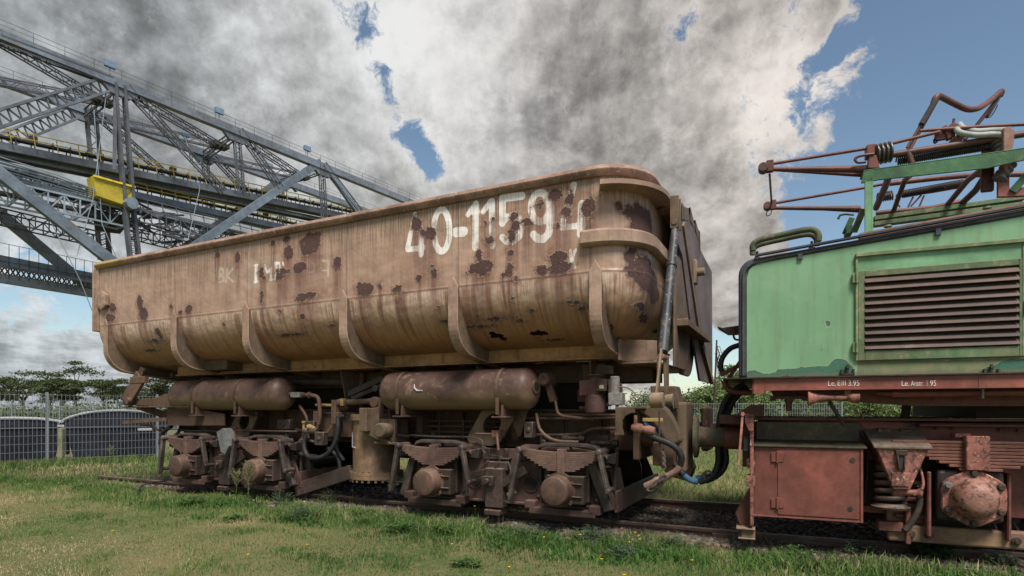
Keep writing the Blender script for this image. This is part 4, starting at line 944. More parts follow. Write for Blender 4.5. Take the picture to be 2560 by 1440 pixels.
    pz = MB(); pz.curve([(x0 - 1.5, -.30, 1.0), (x0 - 1.0, -.36, .99), (x0 - .3, -.38, .98), (x0 - .2, -.40, .80), (x0 + .15, -.42, .70), (x0 + .22, -.44, .30)], .012, 6); pz.build('grease_pipe', M['link'], wag)
    bd = MB(); bd.tube([(x0 - 1.5, -.22, .70), (x0 + 1.45, -.22, .66)], .022, 8); bd.build('brake_rod', M['grime'], wag)
    # centre bolster and brake rigging
    c_ = MB(); c_.box(x0 - .13, x0 + .12, -.52, -.34, .12, .62); c_.box(x0 - .16, x0 + .15, -.44, -.34, .58, .70); c_.build('bolster', M['grime'], wag, .012)
    rg = MB(); rg.beam((x0 - .30, -.46, .52), (x0 - .08, -.48, .58), .05, .07); rg.beam((x0 + .10, -.48, .42), (x0 + .42, -.46, .62), .05, .10); rg.box(x0 - .14, x0 + .02, -.58, -.50, .40, .52); rg.lathe((x0 - .06, -.62, .46), (0, 1, 0), [(0, .035), (.12, .035)], 12)
    rg.box(x0 - .17, x0 + .17, -.44, -.30, .72, .745); rg.box(x0 - .17, x0 - .11, -.42, -.38, .74, .86); rg.box(x0 + .08, x0 + .14, -.42, -.38, .74, .86)
    rg.beam((x0 - .10, -.46, .72), (x0 - .19, -.50, .60), .014, .014); rg.beam((x0 + .06, -.46, .72), (x0 - .01, -.50, .60), .014, .014)
    rg.build('brake_rigging', M['grime'], wag, .006)
    lg = MB(); lg.box(x0 - .12, x0 + .10, -.56, -.34, .03, .10); lg.build('brake_block', M['grime'], wag, .01)
    # end stretchers
    es = MB(); es.prismx([(-.34, .15), (1.85, .15), (1.85, .40), (-.34, .40)], x0 + 1.50, x0 + 1.54); es.build('end_beam', M['red_frame'], wag, .006); es = MB(); es.prismx([(-.34, .62), (.0, .88), (1.5, .88), (1.85, .62), (1.85, .72), (1.55, .97), (-.05, .97), (-.34, .72)], x0 + 1.30, x0 + 1.36)
    es.build('end_stretcher', M['red_frame'], wag, .006)
    es = MB(); es.prismx([(-.34, .15), (1.85, .15), (1.85, .36), (-.34, .36)], x0 - 1.40, x0 - 1.36); es.build('end_stretcher', M['red_frame'], wag, .006)
    for sx in (1, -1):
        sl = MB(); sl.beam((x0 + sx * 1.22, -.46, .84), (x0 + sx * 1.46, -.42, .18), .11, .07, (0, 1, 0)); sl.build('guard_plank', M['link'], wag, .01)
M['red_frame'] = metal('bogie_frame_maroon', (.066, .037, .031), (.098, .053, .043), rust=(.035, .024, .02), amt=.55, scale=2.4, dust=.6, dustcol=(.14, .095, .07), rough=.6, chips=(.3, .24, .19), chip_amt=-.15)
M['axle'] = metal('axle_cover_rust', (.135, .075, .053), (.095, .056, .042), rust=(.05, .03, .024), amt=.45, scale=6, dust=.3, rough=.6)
bogie(-2.345); bogie(-7.37)
bl = MB(); bl.prism([(a.x, a.z) for a in (W(541, 1080, -.7), W(556, 1071, -.7), W(562, 1073, -.7), W(572, 1115, -.7), W(562, 1136, -.7), W(552, 1130, -.7))], 0, .14)
o = bl.build('timber_wedge', metal('weathered_wood', (.22, .225, .215), (.17, .175, .17), amt=.1, scale=3, streaks=.3), None, .004); o.matrix_world = Matrix.Translation((2.10, 6.70, 0)) @ Matrix.Rotation(W.rot, 4, 'Z') @ Matrix.Translation((0, -.70, 0))
tag(o, 'grey weathered timber wedge standing upright between the leaf springs of the far bogie', 'wedge')

# ---- small fittings along the frame
random.seed(21)
for k, x in enumerate(np.linspace(-8.9, -1.2, 16)):
    x = float(x); bk2 = MB(); bk2.prismx([(.20, 1.32), (.30, 1.32), (.30, 1.02), (.27, 1.0)], x, x + .015); bk2.box(x - .03, x + .05, .285, .299, .92, 1.28); bk2.build('gusset', M['brown'], wag)
for (x, z, c, L_) in ((-5.55, 1.22, -.1, .5), (-3.95, .98, .0, .4), (-2.95, .92, .0, .5), (-1.55, 1.0, -.2, .3), (-6.2, 1.02, -.1, .5), (-1.2, .95, -.15, .35)):
    q = MB(); q.lathe((x, c, z), (1, 0, 0), [(0, .03), (.02, .045), (.08, .045), (.09, .03), (L_ - .09, .025), (L_ - .07, .045), (L_, .04)], 12); q.build('pipe_joint', M['link'], wag)
for (pts, r) in (([(-5.9, -.3, 1.42), (-5.7, -.34, 1.20), (-5.75, -.36, .95), (-5.5, -.38, .86)], .022), ([(-5.2, -.2, 1.30), (-5.05, -.3, 1.12), (-5.1, -.34, .80), (-5.0, -.30, .60)], .026), ([(-4.2, -.25, 1.40), (-4.1, -.34, 1.2), (-4.0, -.36, 1.02), (-3.8, -.3, .98)], .020),
                 ([(-1.9, -.2, 1.30), (-1.8, -.3, 1.1), (-1.6, -.34, .98), (-1.3, -.3, .96)], .020), ([(-1.62, -.25, 1.46), (-1.55, -.3, 1.30), (-1.35, -.32, 1.26), (-1.1, -.3, 1.24)], .018), ([(-8.9, -.2, 1.1), (-8.8, -.34, .95), (-8.95, -.38, .82), (-8.85, -.4, .7)], .028), ([(-6.3, -.2, .95), (-6.1, -.3, .82), (-5.8, -.34, .66), (-5.5, -.3, .64)], .030)):
    q = MB(); q.curve(pts, r, 8, 6); q.build('frame_pipe', M['rubber'] if r > .025 else M['brown'], wag)
for (x, c, z, sx, sy, sz) in ((-5.62, -.30, 1.02, .10, .08, .16), (-4.02, -.34, 1.10, .07, .05, .12), (-1.95, -.28, 1.10, .06, .06, .10), (-1.75, -.26, .95, .05, .05, .08), (-6.3, -.2, 1.12, .14, .06, .08), (-8.5, -.28, 1.12, .16, .05, .06), (-5.35, -.4, .92, .09, .05, .10)):
    q = MB(); q.box(x - sx, x + sx, c - sy, c + sy, z - sz, z + sz); q.lathe((x, c - sy - .02, z), (0, 1, 0), [(0, .03), (.03, .04)], 8); q.build('junction_box', M['grime'], wag, .008)
# ------------------------------------------------------------------ electric locomotive
P1 = W.w(.63, 0); L = Frame(P1.x, P1.y, .923, -.3846)
loc = thing('electric_locomotive', 'green-bodied electric locomotive with red underframe and lowered rusty pantograph', 'locomotive', (P1.x, P1.y, 0), L.rot)
CB = -.80; CD = -.86; LX1 = 7.5
M['fr_main'] = metal('loco_frame_red', (.21, .066, .05), (.14, .048, .038), rust=(.04, .022, .018), amt=.55, scale=1.3, rough=.55, bump=.15, streaks=.25, chips=(.20, .15, .09), chip_amt=-.1)
# hood: outline in (x, z)
top = lambda x: L(2560, 522, CB).z + (x - L(2560, 522, CB).x) * SLOPE
pA, pB = L(1905, 641, CB), L(2560, 522, CB); SLOPE = (pB.z - pA.z) / (pB.x - pA.x)
zb = L(1900, 943, CB).z; xl = L(1846, 800, CB).x
hz = lambda x: pA.z + (x - pA.x) * SLOPE
r_ = .16
hood_poly = [(xl, zb), (LX1, zb), (LX1, hz(LX1)), (xl + r_, hz(xl + r_))]
corner = [(xl + r_ - r_ * math.sin(R(a)), hz(xl + r_) - r_ + r_ * math.cos(R(a))) for a in range(10, 91, 10)]
hp = MB(); hp.prism([(xl, zb)] + [(LX1, zb), (LX1, hz(LX1)), (xl + r_, hz(xl + r_))] + corner, CB, 2.3); hp.build('hood', M['navy'], loc, .03, seg=3)
# green side sheet: dense grid with wear fields
gx0 = L(1867, 800, CB).x; gap_ = L(1905, 641, CB).z - L(1905, 655, CB).z + .01
NX, NZ = 300, 90; xs = np.linspace(gx0, LX1 - .02, NX); GX = np.repeat(xs[None, :], NZ, 0)
zt = np.array([hz(x) - gap_ for x in xs]); rr_ = .12
for i, x in enumerate(xs):
    d = x - gx0
    if d < rr_: zt[i] -= rr_ - math.sqrt(max(0, rr_ ** 2 - (rr_ - d) ** 2))
GZ = zb + (zt[None, :] - zb) * np.linspace(0, 1, NZ)[:, None]
vv_ = np.stack([GX, np.full(GX.shape, CB - .006), GZ], -1).reshape(-1, 3); ii = np.arange(NX * NZ).reshape(NZ, NX)
fq = np.stack([ii[:-1, :-1], ii[:-1, 1:], ii[1:, 1:], ii[1:, :-1]], -1).reshape(-1, 4)
me = bpy.data.meshes.new('side_sheet'); me.from_pydata(vv_.tolist(), [], fq.tolist())
def poly_sdf(pts, A_, B_):
    inside = np.zeros(A_.shape, bool); d = np.full(A_.shape, 9.0)
    for (x0, y0), (x1, y1) in zip(pts, pts[1:] + pts[:1]):
        c = ((y0 > B_) != (y1 > B_)) & (A_ < (x1 - x0) * (B_ - y0) / (y1 - y0 + 1e-12) + x0); inside ^= c
        dx_, dy_ = x1 - x0, y1 - y0; t_ = np.clip(((A_ - x0) * dx_ + (B_ - y0) * dy_) / (dx_ * dx_ + dy_ * dy_ + 1e-9), 0, 1)
        d = np.minimum(d, np.hypot(A_ - x0 - t_ * dx_, B_ - y0 - t_ * dy_))
    return np.where(inside, d, -d)
peel = poly_sdf(L.xz([(1866, 948), (1868, 928), (1890, 925), (1910, 934), (1940, 930), (1945, 924), (1990, 921), (2002, 915), (2012, 918), (2070, 914), (2080, 900), (2095, 893), (2112, 898), (2135, 918), (2140, 948)], CB), GX, GZ)
peel = np.maximum(peel, poly_sdf(L.xz([(2430, 948), (2450, 925), (2500, 905), (2520, 897), (2700, 890), (2700, 940)], CB), GX, GZ))
peel = np.maximum(peel, poly_sdf(L.xz([(2064, 803), (2074, 803), (2075, 815), (2068, 818)], CB), GX, GZ))
old = poly_sdf(L.xz([(2140, 960), (2142, 900), (2300, 897), (2600, 890), (2700, 960)], CB), GX, GZ)
dirt = np.clip(1 - (GZ - zb) / .10, 0, 1)
rs = poly_sdf(L.xz([(1935, 950), (1960, 938), (1985, 941), (2010, 939), (2035, 946), (2070, 950)], CB), GX, GZ)
for nme, arr in (('peel', peel), ('old', old), ('dirt', dirt), ('rustf', rs)): put_attr(me, nme, arr)
me.polygons.foreach_set('use_smooth', [True] * len(me.polygons))
m, t, b = new_mat('side_green'); co = t.new('ShaderNodeTexCoord').outputs['Object']
nb = t.noise(co, 9, 6, .65); nf = t.noise(co, 45, 4, .7); nl = t.noise(t.mapping(co, (1.4, 1, .6)), 1.3, 4, .5)
vs3 = t.noise(t.mapping(co, (1, 1, .08)), 11, 5, .65)
c = t.mix(t.step(nl, .3, .7), (.155, .30, .165), (.20, .36, .205))
c = t.mix(t.m('MULTIPLY', t.step(vs3, .48, .68), .5), c, (.14, .21, .11)); fd = t.noise(co, 2.6, 6, .7, .5); c = t.mix(t.m('MULTIPLY', t.step(fd, .50, .66), .4), c, (.24, .36, .23))
run_ = t.noise(t.mapping(co, (1, 1, .035)), 26, 4, .7); c = t.mix(t.m('MULTIPLY', t.step(run_, .66, .74), .55), c, (.15, .12, .07))
c = t.mix(t.m('MULTIPLY', t.step(nb, .54, .70), .40), c, (.15, .23, .12))
c = t.mix(t.step(t.m('ADD', t.attr('old'), t.m('MULTIPLY', t.m('SUBTRACT', nb, .5), .02)), 0, .006), c, t.mix(t.step(nb, .35, .65), (.20, .19, .105), (.13, .17, .085)))
pk = t.m('ADD', t.attr('peel'), t.m('MULTIPLY', t.m('SUBTRACT', nb, .5), .05))
pm = t.step(pk, 0, .004)
eg = t.m('MULTIPLY', t.step(pk, -.006, 0), t.m('SUBTRACT', 1, pm))
c = t.mix(eg, c, (.30, .34, .22))
c = t.mix(pm, c, t.mix(t.step(nf, .3, .7), (.035, .115, .075), (.06, .15, .10)))
c = t.mix(t.m('MULTIPLY', t.step(t.m('ADD', t.attr('dirt'), t.m('MULTIPLY', t.m('SUBTRACT', nb, .5), .9)), .55, .9), .65), c, (.13, .12, .075))
rr2 = t.step(t.m('ADD', t.attr('rustf'), t.m('MULTIPLY', t.m('SUBTRACT', nf, .5), .05)), 0, .004)
c = t.mix(rr2, c, (.09, .04, .028))
sp_ = t.noise(co, 17, 2, .5); c = t.mix(t.m('MULTIPLY', t.step(sp_, .76, .77), .8), c, (.05, .06, .04))
t.put(b.inputs['Base Color'], c); b.inputs['Roughness'].default_value = .5; b.inputs['Specular IOR Level'].default_value = .35
bp = t.new('ShaderNodeBump'); bp.inputs['Strength'].default_value = .4; bp.inputs['Distance'].default_value = .01
t.put(bp.inputs['Height'], t.m('ADD', t.m('MULTIPLY', pm, -.3), t.m('ADD', t.m('MULTIPLY', nl, 2.0), t.m('MULTIPLY', nf, .05)))); t.l.new(bp.outputs[0], b.inputs['Normal'])
me.materials.append(m); so = bpy.data.objects.new('side_sheet', me); col.objects.link(so); so.parent = loc
# seal pipe round the side sheet
gp = MB(); off = .028
pth = [(xl + .045, CB - .012, zb + .02), (xl + .045, CB - .012, hz(xl) - .22)] + [(xl + .045 + .13 * (1 - math.cos(R(a))), CB - .012, hz(xl + .1) - .175 + .13 * math.sin(R(a))) for a in range(15, 91, 15)] + [(x, CB - .012, hz(x) - .040) for x in np.linspace(xl + .35, LX1, 20)]
gp.tube(pth, .012, 8); gp.build('seal_pipe', metal('seal_grey', (.12, .115, .11), (.07, .07, .075), amt=.3, scale=7, rough=.45), loc)
gt = MB(); gt.beam((xl + .15, CB - .03, hz(xl + .15) + .012), (LX1, CB - .03, hz(LX1) + .012), .06, .016); gt.build('gutter', M['navy'], loc)
cp2 = MB(); cp2.beam((xl + 1.05, CB + .10, hz(xl + 1.05) + .035), (LX1, CB + .10, hz(LX1) + .035), .12, .05); cp2.build('roof_edge', metal('roof_pink_brown', (.34, .20, .14), (.28, .17, .12), amt=.2, scale=3), loc)
for px in (2000, 2344):
    fb = MB(); q = L(px, 650 if px < 2100 else 572, CB); fb.box(q.x - .02, q.x + .02, CB - .03, CB - .005, hz(q.x) - .10, hz(q.x) - .04); fb.build('drip_bracket', M['navy'], loc)
# roof pipe loop
pr_ = MB(); f_ = lambda a, b_, c: L(a, b_, c)
for c in (-.55, -.38):
    dx_ = (c + .55) * .4
    q = [f_(1882, 627, -.55), f_(1883, 612, -.55), f_(1900, 600, -.55), f_(1950, 588, -.55), f_(2010, 575, -.55), f_(2034, 575, -.55), f_(2046, 586, -.55), f_(2046, 603, -.55)]
    one = MB(); one.curve([(v.x, c, v.z) for v in q], .030, 12, 6); one.build('roof_pipe', M['green_pipe'] if 'green_pipe' in M else M.setdefault('green_pipe', metal('olive_pipe', (.10, .125, .06), (.085, .09, .05), rust=(.16, .10, .07), amt=.45, scale=3)), loc)
for px in (1893, 2030):
    q = L(px, 615, -.5); one = MB(); one.tube([(q.x, -.47, hz(q.x)), (q.x, -.47, hz(q.x) + .14)], .012); one.box(q.x - .03, q.x + .03, -.5, -.43, hz(q.x) + .06, hz(q.x) + .075); one.build('pipe_clamp', M['grime'], loc)
# louvred door
dr = MB(); F = L.xz([(2145, 682), (2556, 652), (2556, 892), (2145, 900)], CB - .03); fx0, fx1 = F[0][0], F[1][0]; fz1, fz0 = F[0][1], F[3][1]
sl_ = (F[1][1] - F[0][1]) / (fx1 - fx0); sb_ = (F[2][1] - F[3][1]) / (fx1 - fx0)
I = L.xz([(2162, 692), (2548, 666), (2548, 880), (2162, 870)], CB - .03); ix0, ix1 = I[0][0], I[1][0]
y0_, y1_ = CB - .035, CB - .004
zt0, zt1 = I[0][1], I[0][1]; iz1 = I[0][1]; iz0 = L(2300, 872, CB - .03).z
fz1 = iz1 + .055; fz0 = iz0 - .09
dr.box(fx0, ix0, y0_, y1_, fz0, fz1); dr.box(ix1, fx1, y0_, y1_, fz0, fz1); dr.box(ix0, ix1, y0_, y1_, iz1, fz1); dr.box(ix0, ix1, y0_, y1_, fz0, iz0)
do = dr.build('louvre_door', M['green_old'], loc, .004)
bk = MB(); bk.box(ix0 - .01, ix1 + .01, CB - .010, CB - .007, iz0 - .01, iz1 + .01); bk.build('louvre_back', M['dark'], do)
ns = 10; hgt_ = (iz1 - iz0) / ns
for k in range(ns):
    z = iz0 + hgt_ * (k + .5); lv = MB()
    lv.prismx([(CB - .050, z - hgt_ * .38), (CB - .052, z - hgt_ * .33), (CB - .014, z + hgt_ * .42), (CB - .011, z + hgt_ * .40), (CB - .046, z - hgt_ * .40)], ix0, ix1); lv.build('slat', M['louvre'], do)
fr = MB(); ux1 = LX1 - .05; uz = fz1 + .13
fr.box(fx0 - .02, ux1, CB - .05, CB - .006, uz, uz + .035); fr.box(fx0 - .02, fx0, CB - .035, CB - .006, fz0, uz); fr.box(fx1 + .0, fx1 + .05, CB - .03, CB - .006, fz0, uz); fr.box(fx0, ux1, CB - .02, CB - .006, fz0 - .02, fz0 - .012); fr.build('door_frame', M['green_old'], loc, .006)
for zc_ in (fz1 - .06, fz0 + .12):
    hg = MB(); hg.box(fx0 - .045, fx0 + .0, CB - .05, CB - .006, zc_ - .045, zc_ + .045); hg.cyl((fx0 - .012, CB - .055, zc_ - .05), (fx0 - .012, CB - .055, zc_ + .05), .012, 8); hg.build('hinge', M['green_old'], do, .003)
for px in (2118, 2476):
    q = L(px, 929, CB); lt = MB(); lt.box(q.x - .055, q.x + .055, CB - .045, CB - .006, q.z - .03, q.z - .018); lt.box(q.x - .055, q.x - .04, CB - .045, CB - .006, q.z - .03, q.z + .02); lt.box(q.x + .04, q.x + .055, CB - .045, CB - .006, q.z - .03, q.z + .02)
    lt.cyl((q.x, CB - .03, q.z - .03), (q.x, CB - .03, q.z + .06), .012, 8); lt.lathe((q.x, CB - .03, q.z + .03), (0, 0, 1), [(0, .022), (.012, .022)], 6, False); lt.build('latch', M['grime'], loc)
d2 = MB(); d2.box(fx1 + .05, LX1 - .1, CB - .022, CB - .006, fz0, fz1 + .02); d2.build('next_door', M['green'], loc, .004); nh = MB(); nh.box(fx1 + .01, fx1 + .045, CB - .05, CB - .02, (fz0 + fz1) / 2 - .06, (fz0 + fz1) / 2 + .06); nh.build('hinge', M['green'], loc, .004)
ip = MB(); ip.box(fx0, fx1 + .03, CB - .02, CB - .007, fz1, uz); ip.build('lintel_panel', M['green'], loc)
# deck beam and lip
zd1 = L(1900, 947, CD).z; zd0 = L(1913, 977, CD).z; xd = L(1880, 960, CD).x
db = MB(); db.prism([(xd, zd1), (LX1, zd1), (LX1, zd0), (xd + .13, zd0), (xd + .09, zd0 - .035), (xd, zd0 - .03)], CD, CD + .03); db.box(xd, xd + .02, CD, 2.3, zd0 - .03, zd1); db.build('deck_beam', M['red'], loc, .003)
ws_ = MB(); q = L(1911, 960, CD); ws_.box(q.x, q.x + .008, CD - .004, CD, zd0, zd1); q = L(2446, 960, CD); ws_.box(q.x, q.x + .008, CD - .004, CD, zd0, zd1); ws_.build('weld_seam', M['red'], loc)
lipm = MB(); lipm.box(L(1806, 945, CD).x, LX1, CD - .03, 2.2, zd1 + .002, zd1 + .014); lipm.build('deck_plate', M['grime'], loc)
db2 = MB(); z2 = L(1900, 990, -.70).z; z3 = L(2440, 1015, -.5).z
db2.prism([(xd + .14, zd0 + .10), (LX1, zd0 + .10), (LX1, z3 - .02), (xd + 1.4, z3), (xd + .2, z2)], -.55, -.50); db2.build('lower_beam', M['red_dark'], loc, .004)
db3 = MB(); db3.box(L(2440, 1000, -.3).x, LX1, -.3, 2, L(2450, 1045, -.3).z, zd0); db3.build('equipment_case', M['dark'], loc)
pr2 = MB(); pr2.tube([(L(2230, 985, -.72).x, -.72, L(2230, 985, -.72).z), (LX1, -.72, L(2230, 985, -.72).z + .01)], .030, 12); pr2.tube([(L(2190, 982, -.6).x, -.66, L(2190, 982, -.72).z), (L(2235, 984, -.72).x, -.72, L(2230, 985, -.72).z)], .024, 10)
q = L(2452, 985, -.72); po = pr2.build('side_pipe', M['red'], loc)
pc = MB(); pc.box(q.x - .006, q.x + .006, -.78, -.68, q.z - .04, q.z + .04); pc.build('pipe_clip', M['grey'], po)
# horn
hn = MB(); a = L(2019, 995, -.80); b_ = L(2148, 996, -.80); Lh = b_.x - a.x
hn.lathe(a, (1, 0, .0), [(0, .075), (.006, .078), (.03, .062), (.09, .042), (.18, .030), (.30, .026), (Lh - .10, .026), (Lh - .09, .036), (Lh - .05, .05), (Lh - .045, .05), (Lh, .05)], 24)
ho = hn.build('horn', M['red_chip'], loc); hm_ = MB(); hm_.box(b_.x - .12, b_.x - .07, -.82, -.78, b_.z + .02, zd0 + .01); hm_.build('horn_bracket', M['red'], ho)
sx = MB(); sx.tube([L(2074, 1005, -.7), L(2112, 1066, -.62)], .018, 8); sx.build('damper_rod', M['black'], loc); sx = MB(); sx.tube([(L(2260, 1020, 0).x, 0.0, 1.20), (L(2270, 1010, 0).x, .0, 1.50)], .04, 8); sx.build('damper_rod', M['black'], loc)
vv = MB(); q = L(1972, 1010, -.6); vv.lathe((q.x, -.6, q.z - .07), (0, 0, 1), [(0, .01), (.01, .028), (.07, .03), (.10, .04), (.12, .04)], 12); vv.box(q.x - .17, q.x + .17, -.64, -.56, q.z + .05, q.z + .075); vv.cyl((q.x - .14, -.6, q.z + .03), (q.x - .14, -.6, q.z + .08), .025, 10); vv.cyl((q.x + .14, -.6, q.z + .03), (q.x + .14, -.6, q.z + .08), .025, 10); vv.build('drain_valve', M['red_dark'], loc)

# ---- truck frame
CF = -.28
xh = L(1884, 1200, -.60).x
zt_ = L(1893, 1046, CF).z; zf0 = L(1900, 1290, -.3).z
tf = MB(); fz_top = L(2100, 1050, CF).z; fz_bot = .42
holes_ = [(2355, 2500, 1160, 1195)]
tf.prism([(xh, fz_top - .02), (L(2130, 1050, CF).x, fz_top), (L(2290, 1056, CF).x, L(2290, 1056, CF).z), (LX1, L(2290, 1056, CF).z), (LX1, .36), (xh, .36)], CF, CF + .04)
tf.build('truck_frame', M['fr_main'], loc, .006)
fl2 = MB(); fl2.box(xh, LX1, CF - .10, CF + .2, fz_top - .005, fz_top + .02); fl2.box(L(2290, 1056, CF).x, LX1, CF - .12, CF, fz_top - .055, fz_top - .03); fl2.build('top_flange', M['red_dark'], loc, .004)
up2 = MB(); a = L(1893, 1048, CF - .06); b_ = L(2150, 1100, CF - .06); up2.box(xh + .02, b_.x, CF - .06, CF, L(1900, 1098, CF).z - .02, fz_top - .02); up2.build('stained_panel', M['green_grime'] if 'green_grime' in M else M.setdefault('green_grime', metal('olive_grime', (.10, .085, .05), (.07, .06, .04), rust=(.14, .055, .04), amt=.35, scale=3)), loc, .01)
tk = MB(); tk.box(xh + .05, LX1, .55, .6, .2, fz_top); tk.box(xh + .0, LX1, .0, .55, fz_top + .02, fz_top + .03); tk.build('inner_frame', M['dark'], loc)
# headstock
zh0 = L(1888, 1318, -.6).z
hs_ = MB(); hs_.box(xh - .035, xh, -.66, 2.2, zh0 + .02, L(1888, 1040, -.6).z); hs_.build('headstock', M['red_chip'], loc, .006)
hs2 = MB(); hs2.box(xh - .11, xh - .035, -.35, 1.9, .75, 1.32); q = L(1868, 1030, -.6); hs2.prism([(xh - .2, 1.28), (xh - .035, 1.40), (xh + .10, 1.40), (xh + .1, 1.28)], -.5, -.2); hs2.box(xh - .34, xh - .1, -.4, .1, 1.20, 1.30); hs2.build('headstock_beam', M['red_dark'], loc, .008)
blk = MB(); q0_ = L(1876, 1088, -.6); q1_ = L(1881, 1130, -.6); blk.box(xh - .10, xh - .035, -.62, -.45, q1_.z, q0_.z); blk.build('rubber_pad', M['rubber'], loc, .01)
lv2 = MB(); a = L(1857, 1030, -.72); b_ = L(1846, 1165, -.72); lv2.beam(a, b_, .05, .022, (1, 0, 0)); lv2.beam(a, b_, .018, .060, (0, 1, 0)); lv2.hexbolt((a.x, -.76, a.z - .02), (0, 1, 0), .02, .05); lv2.hexbolt((b_.x, -.76, b_.z + .02), (0, 1, 0), .014, .05); lv2.build('uncoupling_lever', metal('lever_pink', (.36, .16, .12), (.32, .13, .10), amt=.2, scale=6, chips=(.5, .42, .36), chip_amt=.15), loc)
lb = MB(); a = L(1862, 1040, -.66); lb.prism(L.xz([(1862, 1032), (1885, 1038), (1884, 1078), (1872, 1078), (1862, 1055)], -.66), -.68, -.64); lb.build('lever_bracket', M['red_chip'], loc, .004)
# buffer
bf_ = MB(); bx0 = W.w(0, -.125).x; q = L.w(0, 0); xb = -.63
bf_.lathe((xb + .02, -.125, 1.05), (1, 0, 0), [(0, .10), (.004, .235), (.03, .238), (.045, .225), (.06, .12), (.10, .112), (.34, .112)], 40); bo_ = bf_.build('buffer', metal('buffer_green_rust', (.11, .11, .065), (.085, .075, .05), rust=(.16, .07, .05), amt=.45, scale=3), loc)
b2 = MB(); b2.lathe((xb + .34, -.125, 1.05), (1, 0, 0), [(0, .125), (.006, .132), (.36, .132), (.37, .13)], 32); b2.build('buffer_sleeve', M['red_dark'], bo_)
b3 = MB(); b3.prism([(xb + .36, 1.19), (xb + .62, 1.19), (xb + .62, 1.205), (xb + .38, 1.205), (xb + .36, 1.23)], -.22, -.03); b3.prism([(xb + .6, 1.19), (xb + .66, 1.25), (xb + .64, 1.25), (xb + .58, 1.20)], -.2, -.05); b3.build('buffer_step', M['red_dark'], bo_)
b4 = MB(); b4.lathe((xb + .02, 1.62, 1.05), (1, 0, 0), [(0, .10), (.004, .235), (.03, .238), (.045, .225), (.06, .12), (.10, .112), (.34, .112), (.36, .13), (.66, .13)], 32); b4.build('buffer', M['red_dark'], loc)
# lower guard and step
gd = MB(); a = [L(a_, c_, -.5) for a_, c_ in ((1838, 1285), (1872, 1225), (1882, 1225), (1882, 1320), (1850, 1318))]; gd.prism([(p.x, p.z) for p in a], -.52, -.30); gd.build('rail_guard', M['red_dark'], loc, .012)
gd2 = MB(); q = L(1840, 1272, -.62); q2 = L(1888, 1300, -.62); gd2.box(q.x, q2.x, -.66, -.35, q2.z - .10, q2.z - .085); gd2.box(q.x + .02, q2.x, -.64, -.36, q2.z - .20, q2.z - .185); gd2.box(q.x + .05, q2.x, -.62, -.38, q2.z - .2, q2.z - .08); gd2.build('footstep', M['tan_dark'], loc, .004)
gd3 = MB(); q = L(1866, 1200, -.62); gd3.box(q.x, q.x + .08, -.66, -.5, L(1866, 1215, -.62).z, L(1866, 1188, -.62).z); gd3.lathe((q.x + .04, -.6, L(1866, 1170, -.62).z), (0, 0, 1), [(0, .03), (.05, .05), (.10, .03)], 10); gd3.build('hose_bracket', M['red_chip'], loc, .004)
# equipment box with door
CBX = -.62; bx = L.xz([(1890, 1114), (2156, 1118), (2150, 1306), (1888, 1290)], CBX); X0b, X1b = xh, bx[1][0]; Z1b = bx[0][1]; Z0b = (bx[2][1] + bx[3][1]) / 2
bo = MB(); bo.box(X0b, X1b, CBX, CF - .0, Z0b, Z1b - .01); box_ = bo.build('equipment_box', M['red'], loc, .006)
ld = MB(); ld.prismx([(CBX - .03, Z1b - .008), (CF - .01, Z1b + .045), (CF - .01, Z1b + .060), (CBX - .03, Z1b + .008)], X0b - .0, X1b + .035); ld.build('lid', M['green_grime'], box_, .003)
sx0 = L(1944, 1200, CBX).x
dd = MB(); dd.box(sx0, X1b - .025, CBX - .010, CBX, Z0b + .03, Z1b - .03); m_r = M['red']; dd.build('door', M['red'], box_, .004)
rb = MB(); rb.box(X1b - .016, X1b + .004, CBX - .012, CBX, Z0b, Z1b - .012); rb.box(X0b, X1b, CBX - .006, CBX, Z0b, Z0b + .015); rb.build('door_rim', M['red'], box_)
for pz in (1142, 1257):
    q = L(1943, pz, CBX); hh = MB(); hh.box(q.x - .055, q.x + .055, CBX - .018, CBX - .010, q.z - .05, q.z + .05); hh.cyl((q.x, CBX - .022, q.z - .06), (q.x, CBX - .022, q.z + .06), .011, 8); hh.build('hinge', M['red'], box_, .003)
for (px, pz) in ((2131, 1150), (2126, 1271)):
    q = L(px, pz, CBX); lk_ = MB(); lk_.lathe((q.x, CBX - .016, q.z), (0, 1, 0), [(0, .018), (.0, .024), (.008, .024)], 16); lk_.build('lock', M['grime'], box_); lk_ = MB(); lk_.lathe((q.x, CBX - .020, q.z), (0, 1, 0), [(0, .008), (.008, .008)], 3, False); lk_.build('lock_core', M['black'], box_)
